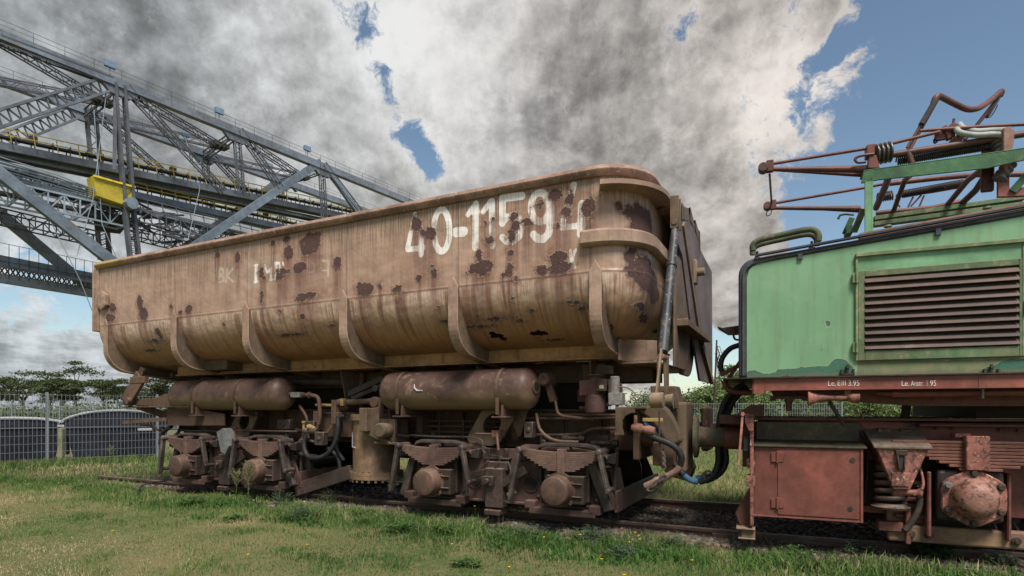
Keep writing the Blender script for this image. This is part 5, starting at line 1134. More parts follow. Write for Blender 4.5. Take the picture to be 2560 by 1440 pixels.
# sand hopper
CS = -.66
def quadbox(name, mat, pts, c, depth, bev=.008):
    mb = MB(); mb.prism(L.xz(pts, c), c, c + depth); return mb.build(name, mat, loc, bev)
sd_ = MB(); f4 = L.xz([(2190, 1118), (2324, 1118), (2276, 1224), (2234, 1224)], CS); bk4 = [(f4[0][0] - .01, f4[0][1]), (f4[1][0] + .0, f4[1][1]), (f4[2][0] + .0, f4[2][1]), (f4[3][0] - .02, f4[3][1])]
sd_.add([(a, CS, b_) for a, b_ in f4] + [(a, CF - .02, b_) for a, b_ in bk4], [(0, 1, 2, 3), (7, 6, 5, 4), (0, 3, 7, 4), (1, 5, 6, 2), (0, 4, 5, 1), (3, 2, 6, 7)])
so_ = sd_.build('sand_hopper', M['red_chip'], loc, .008)
sl2 = MB(); zt4 = f4[0][1]; sl2.add([(f4[0][0] - .02, CS - .02, zt4 - .01), (f4[1][0] + .02, CS - .02, zt4 - .01), (f4[1][0] + .0, CF - .04, zt4 + .14), (f4[0][0] - .05, CF - .04, zt4 + .14), (f4[0][0] - .02, CS - .02, zt4 + .012), (f4[1][0] + .02, CS - .02, zt4 + .012), (f4[1][0] + .0, CF - .04, zt4 + .16), (f4[0][0] - .05, CF - .04, zt4 + .16)], [(0, 1, 5, 4), (1, 2, 6, 5), (2, 3, 7, 6), (3, 0, 4, 7), (4, 5, 6, 7), (3, 2, 1, 0)])
M['lid_spat'] = metal('lid_spattered', (.15, .115, .085), (.11, .08, .06), amt=.25, scale=5, chips=(.58, .57, .55), chip_amt=.22)
sl2.build('lid', M['lid_spat'], so_, .004)
hx = MB(); q = L(2252, 1130, CS); hx.box(q.x - .045, q.x + .045, CS - .035, CS, q.z - .03, q.z + .02); hx.box(q.x - .03, q.x + .03, CS - .02, CS, q.z - .17, q.z - .03); hx.tube([(q.x - .03, CS - .03, q.z - .03), (q.x - .02, CS - .035, q.z - .16), (q.x + .02, CS - .035, q.z - .16), (q.x + .03, CS - .03, q.z - .03)], .008, 6); hx.build('hasp', M['black'], so_, .004)
cl_ = MB(); q = L(2252, 1200, CS); cl_.prism([(q.x - .075, q.z - .06), (q.x + .065, q.z - .06), (q.x + .075, q.z + .07), (q.x - .075, q.z + .07)], CS - .012, CS); cl_.build('clean_out_plate', M['red_chip'], so_, .006)
st_ = MB(); q = L(2262, 1232, CS + .05); st_.lathe((q.x, CS + .08, q.z), (1, 0, 0), [(-.10, .03), (-.08, .045), (-.04, .04), (.0, .03), (.10, .03), (.12, .045), (.14, .03)], 12); st_.curve([L(2285, 1238, -.6), L(2308, 1215, -.6), L(2300, 1165, -.5)], .012, 8); st_.build('sand_valve', M['red_chip'], so_)
pz_ = MB(); pz_.curve([L(a_, c_, -.50) for a_, c_ in ((2296, 1235), (2300, 1255), (2290, 1285), (2275, 1310), (2262, 1325))], .030, 10); pz_.tube([L(2302, 1215, -.55), L(2299, 1238, -.52)], .03, 10); pz_.build('sand_pipe', M['link'], loc)
# coil spring
cx_ = L(2226, 1230, -.48).x; zc0 = L(2226, 1262, -.48).z; zc1 = L(2226, 1180, -.48).z
cs = MB(); cs.tube([(cx_ + .115 * math.cos(a_), -.48 + .115 * math.sin(a_), zc0 + .02 + (zc1 - zc0) * a_ / (2 * math.pi * 4.2)) for a_ in np.linspace(0, 2 * math.pi * 4.2, 110)], .026, 10); cso = cs.build('coil_spring', M['grime'], loc)
cs2 = MB(); cs2.lathe((cx_, -.48, zc0 - .03), (0, 0, 1), [(0, .16), (.02, .165), (.03, .14), (.05, .13)], 32); cs2.build('spring_seat', M['grime'], cso); cs2 = MB(); cs2.lathe((cx_, -.48, zc1 + .02), (0, 0, 1), [(0, .13), (.05, .13)], 24); cs2.build('spring_cap', M['grime'], cso)
pk_ = MB(); pk_.box(cx_ - .22, cx_ + .10, -.34, -.30, .40, .86); pk_.build('recess_shade', M['dark'], loc, .08, seg=4)  # solid dark block in front of the frame, standing in for a shaded recess
lk3 = MB(); lk3.box(cx_ - .1, cx_ + .10, -.50, -.36, zc0 - .25, zc0 - .16); lk3.box(cx_ + .12, cx_ + .16, -.5, -.4, zc0 - .36, zc0 - .02); lk3.box(cx_ - .3, cx_ + .4, -.33, -.28, zc0 - .11, zc0 - .0); lk3.build('spring_hanger', M['red_dark'], loc, .008)
# leaf spring, buckle
q = L(2436, 1100, -.56); XA_ = q.x; ls = MB()
for k in range(9):
    hl = 1.02 * (1 - .07 * k) if k < 4 else 1.02 * (.79 - .12 * (k - 3)); z = L(2436, 1103, -.56).z - k * .030
    ls.box(XA_ - hl * .62, XA_ + hl, -.60, -.50, z - .024, z)
lso = ls.build('leaf_spring', M['red_spring'] if 'red_spring' in M else M.setdefault('red_spring', metal('spring_red_flaking', (.19, .075, .055), (.15, .06, .045), rust=(.03, .022, .02), amt=.45, scale=3, chips=(.5, .42, .36), chip_amt=.02, dust=.4, dustcol=(.3, .17, .13))), loc, .003)
bk_ = MB(); z = L(2436, 1090, -.63).z; bk_.box(XA_ - .085, XA_ + .085, -.66, -.48, L(2436, 1176, -.66).z, z); bk_.box(XA_ - .14, XA_ - .02, -.56, -.40, z - .02, z + .02); bk_.build('spring_buckle', M['red_chip'], lso, .006)
# axlebox
za = L(2440, 1248, -.66).z; xa = L(2443, 1248, -.70).x
sb = MB(); sb.lathe((xa + .03, CF - .005, za + .27), (0, 1, 0), [(0, .12), (.004, .12)], 24); sb.box(xa - .33, xa + .30, CF - .006, CF - .002, za + .15, za + .39); sb.build('opening_shade', M['dark'], loc, .10, seg=5)  # thin dark plate laid on the frame as the shade of an opening
ah = MB(); ah.box(xa - .26, xa + .24, -.56, -.26, za - .22, za + .24); ah.build('axlebox_housing', M['black'], loc, .03, seg=2)
fp_ = MB(); pl = [(xa + .245 * math.cos(R(a_)), za + .245 * math.sin(R(a_))) for a_ in range(0, 360, 60)]; pl = []
for k in range(6):
    for d_ in (-13, 0, 13): pl.append((xa + (.262 if d_ == 0 else .25) * math.cos(R(90 + 60 * k + d_)), za + (.262 if d_ == 0 else .25) * math.sin(R(90 + 60 * k + d_))))
fp_.prism(pl, -.62, -.56); fo = fp_.build('cover_flange', M['red_chip'], loc, .01)
dm_ = MB(); dm_.lathe((xa, -.79, za), (0, 1, 0), [(0, .03), (.003, .08), (.02, .12), (.06, .155), (.12, .175), (.165, .185), (.172, .21)], 40); dm_.build('axle_cover', metal('cover_flaking_pink', (.42, .22, .17), (.37, .17, .13), rust=(.05, .025, .02), amt=.6, scale=4.5, chips=(.52, .32, .18), chip_amt=.4, rough=.5), fo)
for k in range(6):
    a_ = R(90 + 60 * k); bq = MB(); bq.lathe((xa + .222 * math.cos(a_), -.655, za + .222 * math.sin(a_)), (0, 1, 0), [(0, .022), (.004, .026), (.03, .026), (.03, .034), (.04, .034)], 12); bq.build('bolt', M['grey'] if k == 1 else M['grime'], fo)
hr = MB()
for dz_ in (.10, -.06, -.22): hr.prismx([(-.44, za + dz_ - .02), (-.30, za + dz_ - .02), (-.30, za + dz_ + .02), (-.44, za + dz_ + .02)], xa - .56, xa - .30)
hr.box(xa - .33, xa - .30, -.56, -.28, za - .38, za + .22); hr.build('horn_guide', M['red_dark'], loc, .01); hr = MB(); hr.box(xa + .27, xa + .30, -.52, -.28, za - .38, za + .22); hr.build('horn_guide', M['red_dark'], loc, .01)
for dz_ in (.06, -.12):
    bq = MB(); bq.hexbolt((xa - .38, -.34, za + dz_), (0, -1, 0), .03, .05); bq.build('bolt', M['link'], loc)
tb_ = MB(); tb_.box(xa - .62, xa + 1.6, -.46, -.36, za - .46, za - .30); tb_.box(xa - .62, xa - .3, -.40, -.3, za - .3, za - .1); M['tie'] = metal('tie_bar_ochre', (.19, .125, .065), (.12, .07, .05), rust=(.08, .045, .035), amt=.4, scale=3)
to = tb_.build('tie_bar', M['tie'], loc, .02, seg=2)
for dx_ in (-.44, -.30, .35, .50):
    bq = MB(); bq.lathe((xa + dx_, -.50, za - .38), (0, 1, 0), [(0, .02), (.02, .02), (.02, .036), (.045, .036)], 12); bq.build('bolt', M['grime'], to)
for xw in (xa + .06, xa + 2.6):
    wl = MB()
    for c, sg in ((-.02, 1), (1.52, -1)): wl.lathe((xw, c - .07 * sg, .50), (0, sg, 0), [(0, .30), (.0, .485), (.12, .50), (.125, .53), (.15, .53), (.15, .3)], 48)
    wl.cyl((xw, -.3, .50), (xw, 1.8, .50), .09, 14); wl.build('wheelset', M['black'], loc)
bs2 = MB(); q = L(2500, 1345, -.4); bs2.box(q.x - .16, q.x + .25, -.2, -.05, q.z - .03, q.z + .02); bs2.beam((q.x, -.2, q.z + .12), (q.x + .06, -.2, q.z), .02, .02); bs2.beam((q.x + .16, -.2, q.z + .12), (q.x + .22, -.2, q.z), .02, .02); bs2.build('brake_gear', M['grime'], loc, .004)
# hoses on the loco's end
hq_ = [((1862, 961), (1838, 975), (1812, 1005), (1800, 1045), (1795, 1100), (1796, 1150), (1788, 1180), (1770, 1198), (1748, 1205)),
       ((1870, 968), (1848, 985), (1826, 1015), (1815, 1060), (1812, 1110), (1815, 1150), (1806, 1175), (1788, 1192), (1765, 1202)),
       ((1866, 965), (1842, 980), (1818, 1010), (1806, 1050), (1803, 1110), (1800, 1165), (1780, 1190), (1755, 1200))]
for k, P in enumerate(hq_):
    hz_ = MB(); hz_.curve([L(a_, c_, -.10 + .06 * k) for a_, c_ in P], .034, 10, 7); hz_.build('jumper_hose', M['rubber'], loc)
cn = MB(); q = L(1764, 1200, -.04); cn.lathe(q - Vector((.10, 0, .0)), (1, 0, .25), [(0, .04), (.02, .05), (.06, .04), (.10, .055), (.14, .04), (.2, .05), (.22, .03)], 12); cn.build('hose_coupling', M['blue_hose'], loc)
rg_ = MB(); rg_.curve([L(a_, c_, -.12) for a_, c_ in ((1762, 1198), (1758, 1184), (1772, 1178), (1780, 1188), (1768, 1196))], .012, 6); rg_.build('tied_rag', flat('rag', (.16, .10, .05)), loc)
h5 = MB(); h5.curve([L(a_, c_, .0) for a_, c_ in ((1850, 862), (1825, 872), (1806, 895), (1802, 920), (1812, 938))], .030, 12, 7); h5.build('curved_pipe', M['rubber'], loc)
h6 = MB(); h6.prism(L.xz([(1793, 816), (1806, 820), (1848, 814), (1848, 830), (1818, 831)], .3), .28, .60); h6.curve([L(1842, 832, .3), L(1834, 838, .3), L(1838, 848, .3), L(1848, 850, .3)], .012); h6.build('lamp_shield', M['grime'], loc)
h7 = MB(); h7.beam(L(1800, 938, -.2), L(1845, 915, -.2), .03, .04); h7.beam(L(1822, 945, -.2), L(1850, 905, -.2), .03, .04); h7.curve([L(1810, 950, -.4), L(1818, 970, -.4), L(1840, 980, -.4), L(1880, 981, -.4)], .03, 10); h7.build('end_steps', M['red_dark'], loc)

# ---- writing on the deck beam
def text_obj(txt, name, parent, px0, px1, pyt, pyb, c, mat, fr=L, ext=.0015):
    cu = bpy.data.curves.new(name, 'FONT'); cu.body = txt; cu.extrude = ext
    o = bpy.data.objects.new(name, cu); col.objects.link(o); bpy.context.view_layer.update()
    dg = bpy.context.evaluated_depsgraph_get(); me_ = bpy.data.meshes.new_from_object(o.evaluated_get(dg)); bpy.data.objects.remove(o)
    v = np.array([q.co[:] for q in me_.vertices]); x0_, x1_ = v[:, 0].min(), v[:, 0].max(); y0_, y1_ = v[:, 1].min(), v[:, 1].max()
    A_ = fr(px0, pyb, c); B_ = fr(px1, pyt, c); zt_a = fr(px0, pyt, c).z
    for q in me_.vertices:
        s_ = (q.co.x - x0_) / (x1_ - x0_); h_ = (q.co.y - y0_) / (y1_ - y0_); q.co = (A_.x + (B_.x - A_.x) * s_, c - .002 - q.co.z, A_.z + (zt_a - A_.z) * h_)
    me_.materials.clear(); me_.materials.append(mat); oo = bpy.data.objects.new(name, me_); col.objects.link(oo); oo.parent = parent; return oo
M['stencil'] = flat('stencil_white', (.66, .58, .55), .7, .15, 30)
M['stencil_faint'] = flat('stencil_worn', (.46, .24, .19), .7, .2, 30)
for (tx, a0, a1, t0, t1, mm) in (('Le.', 2070, 2089, 952, 965, 'stencil'), ('E', 2094, 2101, 951, 964, 'stencil'), ('III', 2104, 2114, 951, 964, 'stencil'), ('3.95', 2121, 2148, 951, 965, 'stencil'),
                                 ('Le.', 2254, 2273, 952, 965, 'stencil'), ('Anstr.', 2277, 2308, 952, 965, 'stencil'), ('3.', 2314, 2323, 951, 965, 'stencil_faint'), ('95', 2325, 2340, 951, 965, 'stencil')):
    text_obj(tx, 'lettering', loc, a0, a1, t0, t1, CD, M[mm])
text_obj('6.93', 'lettering', wag, 1449, 1474, 977, 988, -.46, metal('valve_red_text', (.30, .08, .06), amt=.2), W)

# ------------------------------------------------------------------ pantograph
pan = thing('pantograph', '', ''); 
for k_ in ('label', 'category'): del pan[k_]
pan.parent = loc; pan.empty_display_size = .2
CN, CFa = -.25, 1.15
def pt(name, pts, r, mat='panto', sub=0, n=10):
    mb = MB(); P = [Vector(L(a_, b_, c_)) for a_, b_, c_ in pts]
    if sub: P = spline(P, sub)
    mb.tube(P, r, n); return mb.build(name, M[mat], pan)
n_, f_c = CN, CFa
pt('upper_rod', [(1915, 412, n_), (2200, 366, n_), (2350, 329, n_)], .016)
pt('upper_rod', [(2300, 327, n_), (2430, 318, n_), (2700, 303, n_)], .016)
mb = MB(); mb.tube([L(1905, 423, n_), L(2020, 423, n_), L(2166, 423, n_)], [.020, .026, .038], 12); mb.build('lower_arm', M['panto'], pan)
mb = MB(); mb.tube([L(1905, 424, n_ + .12), L(2020, 430, n_ + .12), L(2155, 438, n_ + .12)], [.012, .016, .02], 10); mb.build('lower_arm', M['panto'], pan)
pt('upper_rod', [(1925, 510, f_c), (2157, 470, f_c), (2260, 450, f_c)], .018)
mb = MB(); mb.tube([L(1920, 520, f_c), L(2060, 521, f_c), L(2150, 523, f_c)], [.022, .028, .042], 12); mb.build('lower_arm', M['panto'], pan)
for (a_, b_, c_) in ((1908, 421, n_), (1919, 516, f_c)):
    mb = MB(); q = L(a_, b_, c_); mb.lathe((q.x, c_ - .05, q.z), (0, 1, 0), [(0, .05), (.1, .05)], 14); mb.box(q.x + .03, q.x + .10, c_ - .03, c_ + .03, q.z - .05, q.z + .07); mb.build('knuckle', M['panto'], pan, .006)
pt('tie_rod', [(1924, 436, n_), (1929, 508, f_c)], .012, 'link')
pt('cable_loop', [(1925, 523, f_c), (1916, 532, f_c), (1918, 540, f_c), (1927, 535, f_c), (1928, 526, f_c)], .006, 'black', 4)
pt('main_tube', [(2218, 389, n_), (2400, 361, n_), (2560, 335, n_), (2700, 312, n_)], .030, n=14)
def coil(a_, b_, turns, r, wr):
    a_ = Vector(a_); b_ = Vector(b_); d = (b_ - a_); Ln = d.length; d.normalize(); u = Vector((0, 1, 0)); v = d.cross(u).normalized()
    mb = MB(); N_ = int(turns * 9); mb.tube([a_ + d * Ln * i / N_ + (u * math.cos(i / 9 * 2 * math.pi) + v * math.sin(i / 9 * 2 * math.pi)) * r for i in range(N_ + 1)], wr, 5); return mb.build('tension_spring', M['link'], pan)
coil(L(2242, 402, n_ + .08), L(2484, 362, n_ + .08), 46, .040, .007)
coil(L(2194, 494, f_c), L(2232, 488, f_c), 7, .05, .009); coil(L(2254, 486, f_c), L(2409, 458, f_c), 40, .04, .008)
pt('far_tube', [(2225, 459, f_c), (2330, 447, f_c), (2440, 437, f_c), (2560, 436, f_c)], .030)
pt('far_tube', [(2240, 490, f_c), (2330, 478, f_c), (2410, 464, f_c)], .024)
pt('far_tube', [(2190, 533, f_c), (2330, 520, f_c), (2400, 505, f_c)], .030)
pt('cross_strut', [(2235, 525, f_c), (2262, 450, .6), (2275, 440, .4)], .026); pt('cross_strut', [(2190, 520, .9), (2215, 462, .3), (2222, 440, .0)], .034)
pt('cross_strut', [(2370, 510, f_c), (2420, 450, .6), (2460, 420, .2)], .030); pt('cross_strut', [(2405, 508, f_c), (2440, 475, .8), (2470, 430, .3)], .034)
for (a_, b_, c2, d2_) in ((2250, 518, 2238, 498), (2270, 518, 2283, 492), (2277, 516, 2303, 488), (2298, 517, 2310, 489)): pt('thin_brace', [(a_, b_, f_c), (c2, d2_, f_c)], .010)
pt('support_tube', [(2268, 375, n_), (2280, 410, n_)], .03)
# collector bow
ca, cb2 = .05, 1.0
pt('bow', [(2334, 258, ca), (2340, 244, ca), (2350, 241, ca + .04), (2380, 256, .3), (2418, 273, .5), (2447, 270, .62), (2475, 252, .8), (2500, 231, .92), (2504, 230, .95), (2500, 240, .95)], .030, 'panto', 4)
pt('bow_rod', [(2336, 256, ca), (2268, 370, ca)], .016); pt('bow_rod', [(2344, 250, ca + .06), (2276, 372, ca)], .014)
pt('bow_rod', [(2502, 236, .95), (2432, 325, .8)], .018); pt('bow_rod', [(2492, 252, .95), (2412, 350, .8)], .018)
for (a_, b_, c_) in ((2320, 280, ca), (2482, 262, .93)):
    mb = MB(); q = L(a_, b_, c_); mb.beam(q + Vector((-.06, 0, -.12)), q + Vector((.06, 0, .10)), .05, .07, (0, 1, 0)); mb.build('bow_hinge', M['black'], pan, .006)
pt('cable_loop', [(2494, 262, .9), (2488, 275, .9), (2476, 292, .9), (2470, 290, .9), (2480, 270, .9)], .006, 'black', 4)
pt('latch_pin', [(2385, 297, 0), (2381, 320, 0)], .012, 'link')
mb = MB(); q = L(2368, 330, -.2); mb.box(q.x - .1, q.x + .06, -.22, -.18, q.z - .07, q.z + .04); mb.beam(L(2358, 318, -.2), L(2374, 348, -.2), .04, .07, (0, 1, 0)); mb.beam(L(2395, 345, -.2), L(2400, 318, -.2), .03, .04, (0, 1, 0)); mb.lathe((L(2380, 322, -.2).x, -.24, L(2380, 322, -.2).z), (0, 1, 0), [(0, .04), (.08, .04)], 12); mb.build('latch_block', M['panto'], pan, .004)
mb = MB(); q = L(2395, 350, -.1); mb.beam(L(2372, 358, -.15), L(2412, 340, -.15), .20, .015); mb.build('latch_plate', M['panto'], pan)
pt('cable_loop', [(2345, 335, -.2), (2335, 350, -.2), (2338, 358, -.2), (2350, 345, -.2)], .008, 'black', 4)
M['white_cable'] = flat('white_insulated_cable', (.30, .32, .30), .6, .2, 12)
pt('white_cable', [(2398, 310, -.15), (2408, 320, -.2), (2440, 328, -.25), (2480, 326, -.25), (2515, 325, -.25)], .026, 'white_cable', 5, 12); pt('white_cable', [(2390, 322, -.25), (2402, 332, -.28), (2440, 338, -.3), (2480, 336, -.3), (2515, 338, -.3)], .026, 'white_cable', 5, 12)
def insul(org, ax, n, r, pitch, mat='grey_ins', name='insulator'):
    pf = [(0, r * .6)]
    for k in range(n): pf += [(pitch * (k + .1), r * .68), (pitch * (k + .35), r), (pitch * (k + .6), r), (pitch * (k + .85), r * .68)]
    pf.append((pitch * n, r * .6)); mb = MB(); mb.lathe(org, ax, pf, 20); return mb.build(name, M[mat], pan)
M['grey_ins'] = metal('porcelain_grey', (.17, .155, .14), (.12, .11, .10), amt=.2, scale=8, rough=.35)
insul(L(2186, 388, n_) , (.98, .1, .12), 4, .10, .038); 
insul(L(2507, 385, n_), (-.1, .2, .97), 4, .07, .05); insul(L(2495, 452, n_), (.5, .1, .8), 4, .06, .05)
mb = MB(); q = L(2175, 388, n_); mb.box(q.x - .04, q.x + .03, n_ - .08, n_ + .06, q.z - .03, q.z + .08); mb.prism(L.xz([(2170, 395), (2188, 395), (2196, 428), (2166, 428)], n_), n_ - .08, n_ + .04); mb.build('end_bracket', M['red'], pan, .006)
mb = MB(); mb.curve([L(2185, 385, n_ - .08), L(2150, 390, n_ - .08), L(2138, 398, n_ - .08), L(2145, 406, n_ - .08), L(2165, 405, n_ - .08)], .014, 8); mb.build('copper_strap', M['panto'], pan)
mb = MB(); mb.prism(L.xz([(2515, 328), (2534, 326), (2532, 360), (2518, 420), (2512, 430), (2508, 420), (2514, 380)], n_ - .05), n_ - .08, n_ - .02); mb.box(L(2498, 300, n_).x, L(2502, 300, n_).x + .05, n_ - .1, n_ + .0, L(2500, 425, n_).z, L(2500, 330, n_).z); mb.build('side_bracket', metal('bracket_pink', (.30, .17, .14), amt=.35, scale=6), pan, .006)
mb = MB(); mb.prism(L.xz([(2495, 430), (2524, 425), (2524, 470), (2600, 465), (2700, 460), (2700, 485), (2495, 492)], n_), n_, n_ + .04); mb.build('support_plate', metal('support_red', (.26, .10, .08), amt=.3, scale=5), pan, .004)
mb = MB(); mb.beam(L(2470, 375, n_ + .1), L(2468, 480, n_ + .1), .10, .04, (0, 1, 0)); mb.build('support_post', M['panto'], pan, .01)
# green stand
gb = MB(); A_ = L.xz([(2158, 430), (2560, 374), (2700, 352), (2700, 385), (2560, 402), (2465, 423), (2192, 452), (2152, 460)], n_ - .1); gb.prism(A_, n_ - .12, n_ - .10); gb.prism([(x, z + .012) for x, z in A_[:3]] + [(x, z) for x, z in A_[:3]][::-1], n_ - .12, n_ + .12)
gb.build('stand_beam', M['green_dk'], pan, .004)
gq = MB(); a_ = L(2161, 460, n_ - .1); b_ = L(2188, 460, n_ - .1); gq.box(a_.x, b_.x - .03, n_ - .12, n_ - .10, hz(a_.x) + .02, a_.z + .05); gq.box(b_.x - .04, b_.x - .02, n_ - .12, n_ + .05, hz(a_.x) + .02, a_.z + .05); gq.build('stand_post', M['green'], pan, .004)
gq = MB(); gq.beam(L(2135, 580, .5), L(2160, 520, .3), .06, .03); gq.build('stand_brace', M['green_old'], pan)
gq = MB(); gq.beam(L(2184, 548, f_c), L(2560, 495, f_c), .10, .05); gq.beam(L(2184, 562, f_c), L(2560, 512, f_c), .10, .05); gq.build('stand_beam', M['green_old'], pan, .004)
gq = MB(); gq.beam(L(2112, 585, .6), L(2130, 545, .6), .04, .06); gq.box(L(2112, 580, .6).x, L(2128, 580, .6).x, .5, .7, L(2120, 590, .6).z, L(2120, 568, .6).z); gq.tube([L(2095, 548, .8), L(2100, 538, .8), L(2115, 535, .8), L(2135, 537, .8)], .014, 8); gq.build('far_foot', M['green_dk'], pan, .004)
gq = MB(); gq.beam(L(2530, 480, n_), L(2600, 400, n_), .05, .06); gq.build('stand_brace', M['green_dk'], pan)
for (a_, b_) in ((2220, 555), (2468, 505)):
    mb = MB(); q = L(a_, b_, -.62); mb.lathe((q.x, -.62, hz(q.x) + .02), (0, 0, 1), [(0, .03), (.03, .03), (.03, .05), (.04, .05), (.05, .02), (.08, .02), (.085, .035), (.10, .03)], 12); mb.build('roof_fitting', M['green_old'], loc)

# truck-frame bolts, pipes and cables
for px, py in ((1905, 1055), (1960, 1057), (2020, 1058), (2080, 1060), (2150, 1062), (2340, 1070), (2380, 1071), (2500, 1075), (2545, 1076)):
    q = L(px, py, CF); one = MB(); one.hexbolt((q.x, CF - .0, q.z), (0, -1, 0), .016, .025); one.build('rivet', M['red_dark'], loc)
one = MB(); one.curve([L(2150, 1075, CF - .05), L(2165, 1110, CF - .08), L(2168, 1180, CF - .08), L(2160, 1260, CF - .06)], .012, 6); one.build('frame_cable', M['rubber'], loc)
one = MB(); one.box(L(2190, 1072, CF).x, L(2225, 1072, CF).x, CF - .10, CF, L(2200, 1085, CF).z, L(2200, 1070, CF).z); one.build('spring_stop', M['red_chip'], loc, .006)
one = MB(); one.box(L(2245, 1072, CF).x, L(2275, 1072, CF).x, CF - .10, CF, L(2250, 1088, CF).z, L(2250, 1072, CF).z); one.build('spring_stop', M['red_dark'], loc, .006)
# ------------------------------------------------------------------ ground
def gz(x, y):
    """ground height: flat by the track, rising gently behind it on the right"""
    n = W.n[0] * (x - W.o[0]) + W.n[1] * (y - W.o[1])        # distance beyond the near rail
    base = -.13
    bed = .035 * math.exp(-((n - .75) / 1.5) ** 4)
    side = 1 / (1 + math.exp(-(x + 4) / 2.5))
    rise = max(0.0, min(1.0, (n - 3.5) / 22)) * .62 * side
    hmp = .03 * math.sin(x * 1.3 + .5) * math.sin(y * .9) if n < -.6 or n > 3 else 0
    return base + bed + rise + hmp - (.05 * max(0, min(1, (-n - 1) / 3)) if n < 0 else 0)
gxs = np.concatenate([[-900, -300, -120, -60], np.arange(-32, 20, .4), [26, 40, 80, 200, 900]])
gys = np.concatenate([[-60, -8], np.arange(0, 34, .4), [40, 60, 120, 300, 900, 2500]])
gv = [(x, y, gz(x, y)) for y in gys for x in gxs]; nx = len(gxs)
gf = [(j * nx + i, j * nx + i + 1, (j + 1) * nx + i + 1, (j + 1) * nx + i) for j in range(len(gys) - 1) for i in range(nx - 1)]
me = bpy.data.meshes.new('ground'); me.from_pydata(gv, [], gf); me.polygons.foreach_set('use_smooth', [True] * len(gf))
m, t, b = new_mat('meadow'); co = t.new('ShaderNodeTexCoord').outputs['Object']
n1 = t.noise(co, .55, 5, .6); n2 = t.noise(co, 7, 6, .7); n3 = t.noise(co, 60, 4, .7)
c = t.mix(t.step(n1, .38, .62), (.085, .115, .04), (.20, .17, .085))
c = t.mix(t.step(n2, .4, .7), c, (.19, .16, .08)); c = t.mix(t.m('MULTIPLY', t.step(n3, .45, .7), .4), c, (.07, .08, .03))
# trackbed: dark earth and ballast along the rails
px_, py_, _ = t.sep(co); nd = t.m('ADD', t.m('MULTIPLY', t.m('SUBTRACT', px_, W.o[0]), W.n[0]), t.m('MULTIPLY', t.m('SUBTRACT', py_, W.o[1]), W.n[1]))
bedm = t.m('MULTIPLY', t.step(t.m('ADD', nd, t.m('MULTIPLY', t.m('SUBTRACT', n2, .5), .6)), -.75, -.35), t.step(nd, 2.6, 2.1))
c = t.mix(bedm, c, t.mix(t.step(n3, .35, .65), (.05, .038, .03), (.12, .085, .062)))
t.put(b.inputs['Base Color'], c); b.inputs['Roughness'].default_value = .95; b.inputs['Specular IOR Level'].default_value = .1
bp = t.new('ShaderNodeBump'); bp.inputs['Strength'].default_value = .8; bp.inputs['Distance'].default_value = .05; t.put(bp.inputs['Height'], t.m('ADD', n2, t.m('MULTIPLY', n3, .4))); t.l.new(bp.outputs[0], b.inputs['Normal'])
me.materials.append(m); go = bpy.data.objects.new('ground', me); col.objects.link(go); tag(go, 'grassy meadow with worn dry patches and the track bed', 'ground', kind='structure')

# ---- vectorised value noise for scattering
_perm = RNG.random((64, 64))
def vnoise(x, y, s):
    x = x * s; y = y * s; xi = np.floor(x).astype(int); yi = np.floor(y).astype(int); fx = x - xi; fy = y - yi; fx = fx * fx * (3 - 2 * fx); fy = fy * fy * (3 - 2 * fy)
    g = lambda a, b_: _perm[a % 64, b_ % 64]
    return (g(xi, yi) * (1 - fx) + g(xi + 1, yi) * fx) * (1 - fy) + (g(xi, yi + 1) * (1 - fx) + g(xi + 1, yi + 1) * fx) * fy
gzv = np.vectorize(gz)
def blades(name, X, Y, h, wd, lean, mat, hue):
    n = len(X); Z = gzv(X, Y) - .01; a = RNG.random(n) * 2 * np.pi; la = RNG.random(n) * 2 * np.pi; ln = lean * RNG.random(n) * h
    dx_, dy_ = np.cos(a) * wd / 2, np.sin(a) * wd / 2; lx, ly = np.cos(la) * ln, np.sin(la) * ln
    v = np.empty((n, 5, 3), np.float32)
    v[:, 0] = np.stack([X - dx_, Y - dy_, Z], -1); v[:, 1] = np.stack([X + dx_, Y + dy_, Z], -1)
    v[:, 2] = np.stack([X + dx_ * .8 + lx * .35, Y + dy_ * .8 + ly * .35, Z + h * .55], -1); v[:, 3] = np.stack([X - dx_ * .8 + lx * .35, Y - dy_ * .8 + ly * .35, Z + h * .55], -1)
    v[:, 4] = np.stack([X + lx, Y + ly, Z + h * (1 - .3 * ln / np.maximum(h, 1e-3))], -1)
    me_ = bpy.data.meshes.new(name); me_.vertices.add(n * 5); me_.vertices.foreach_set('co', v.reshape(-1))
    base = (np.arange(n) * 5)[:, None]; loops = np.concatenate([base + np.array([[0, 1, 2, 3]]), base + np.array([[3, 2, 4]])], 1).reshape(-1).astype(np.int32)
    starts = (np.arange(n)[:, None] * 7 + np.array([[0, 4]])).reshape(-1).astype(np.int32); tot = np.tile([4, 3], n).astype(np.int32)
    me_.loops.add(n * 7); me_.loops.foreach_set('vertex_index', loops); me_.polygons.add(n * 2); me_.polygons.foreach_set('loop_start', starts); me_.polygons.foreach_set('loop_total', tot)
    me_.update(calc_edges=True); put_attr(me_, 'hue', np.repeat(hue, 5)); me_.materials.append(mat)
    o = bpy.data.objects.new(name, me_); col.objects.link(o); return o
m, t, b = new_mat('grass_blades'); hu = t.attr('hue')
r_n = t.new('ShaderNodeValToRGB'); t.put(r_n.inputs[0], hu); e = r_n.color_ramp.elements
e[0].position = 0; e[0].color = (.055, .12, .028, 1); e[1].position = 1; e[1].color = (.50, .41, .24, 1)
for p_, c_ in ((.25, (.095, .18, .042)), (.5, (.165, .235, .068)), (.7, (.26, .27, .11)), (.85, (.38, .32, .165))):
    q = e.new(p_); q.color = (*c_, 1)
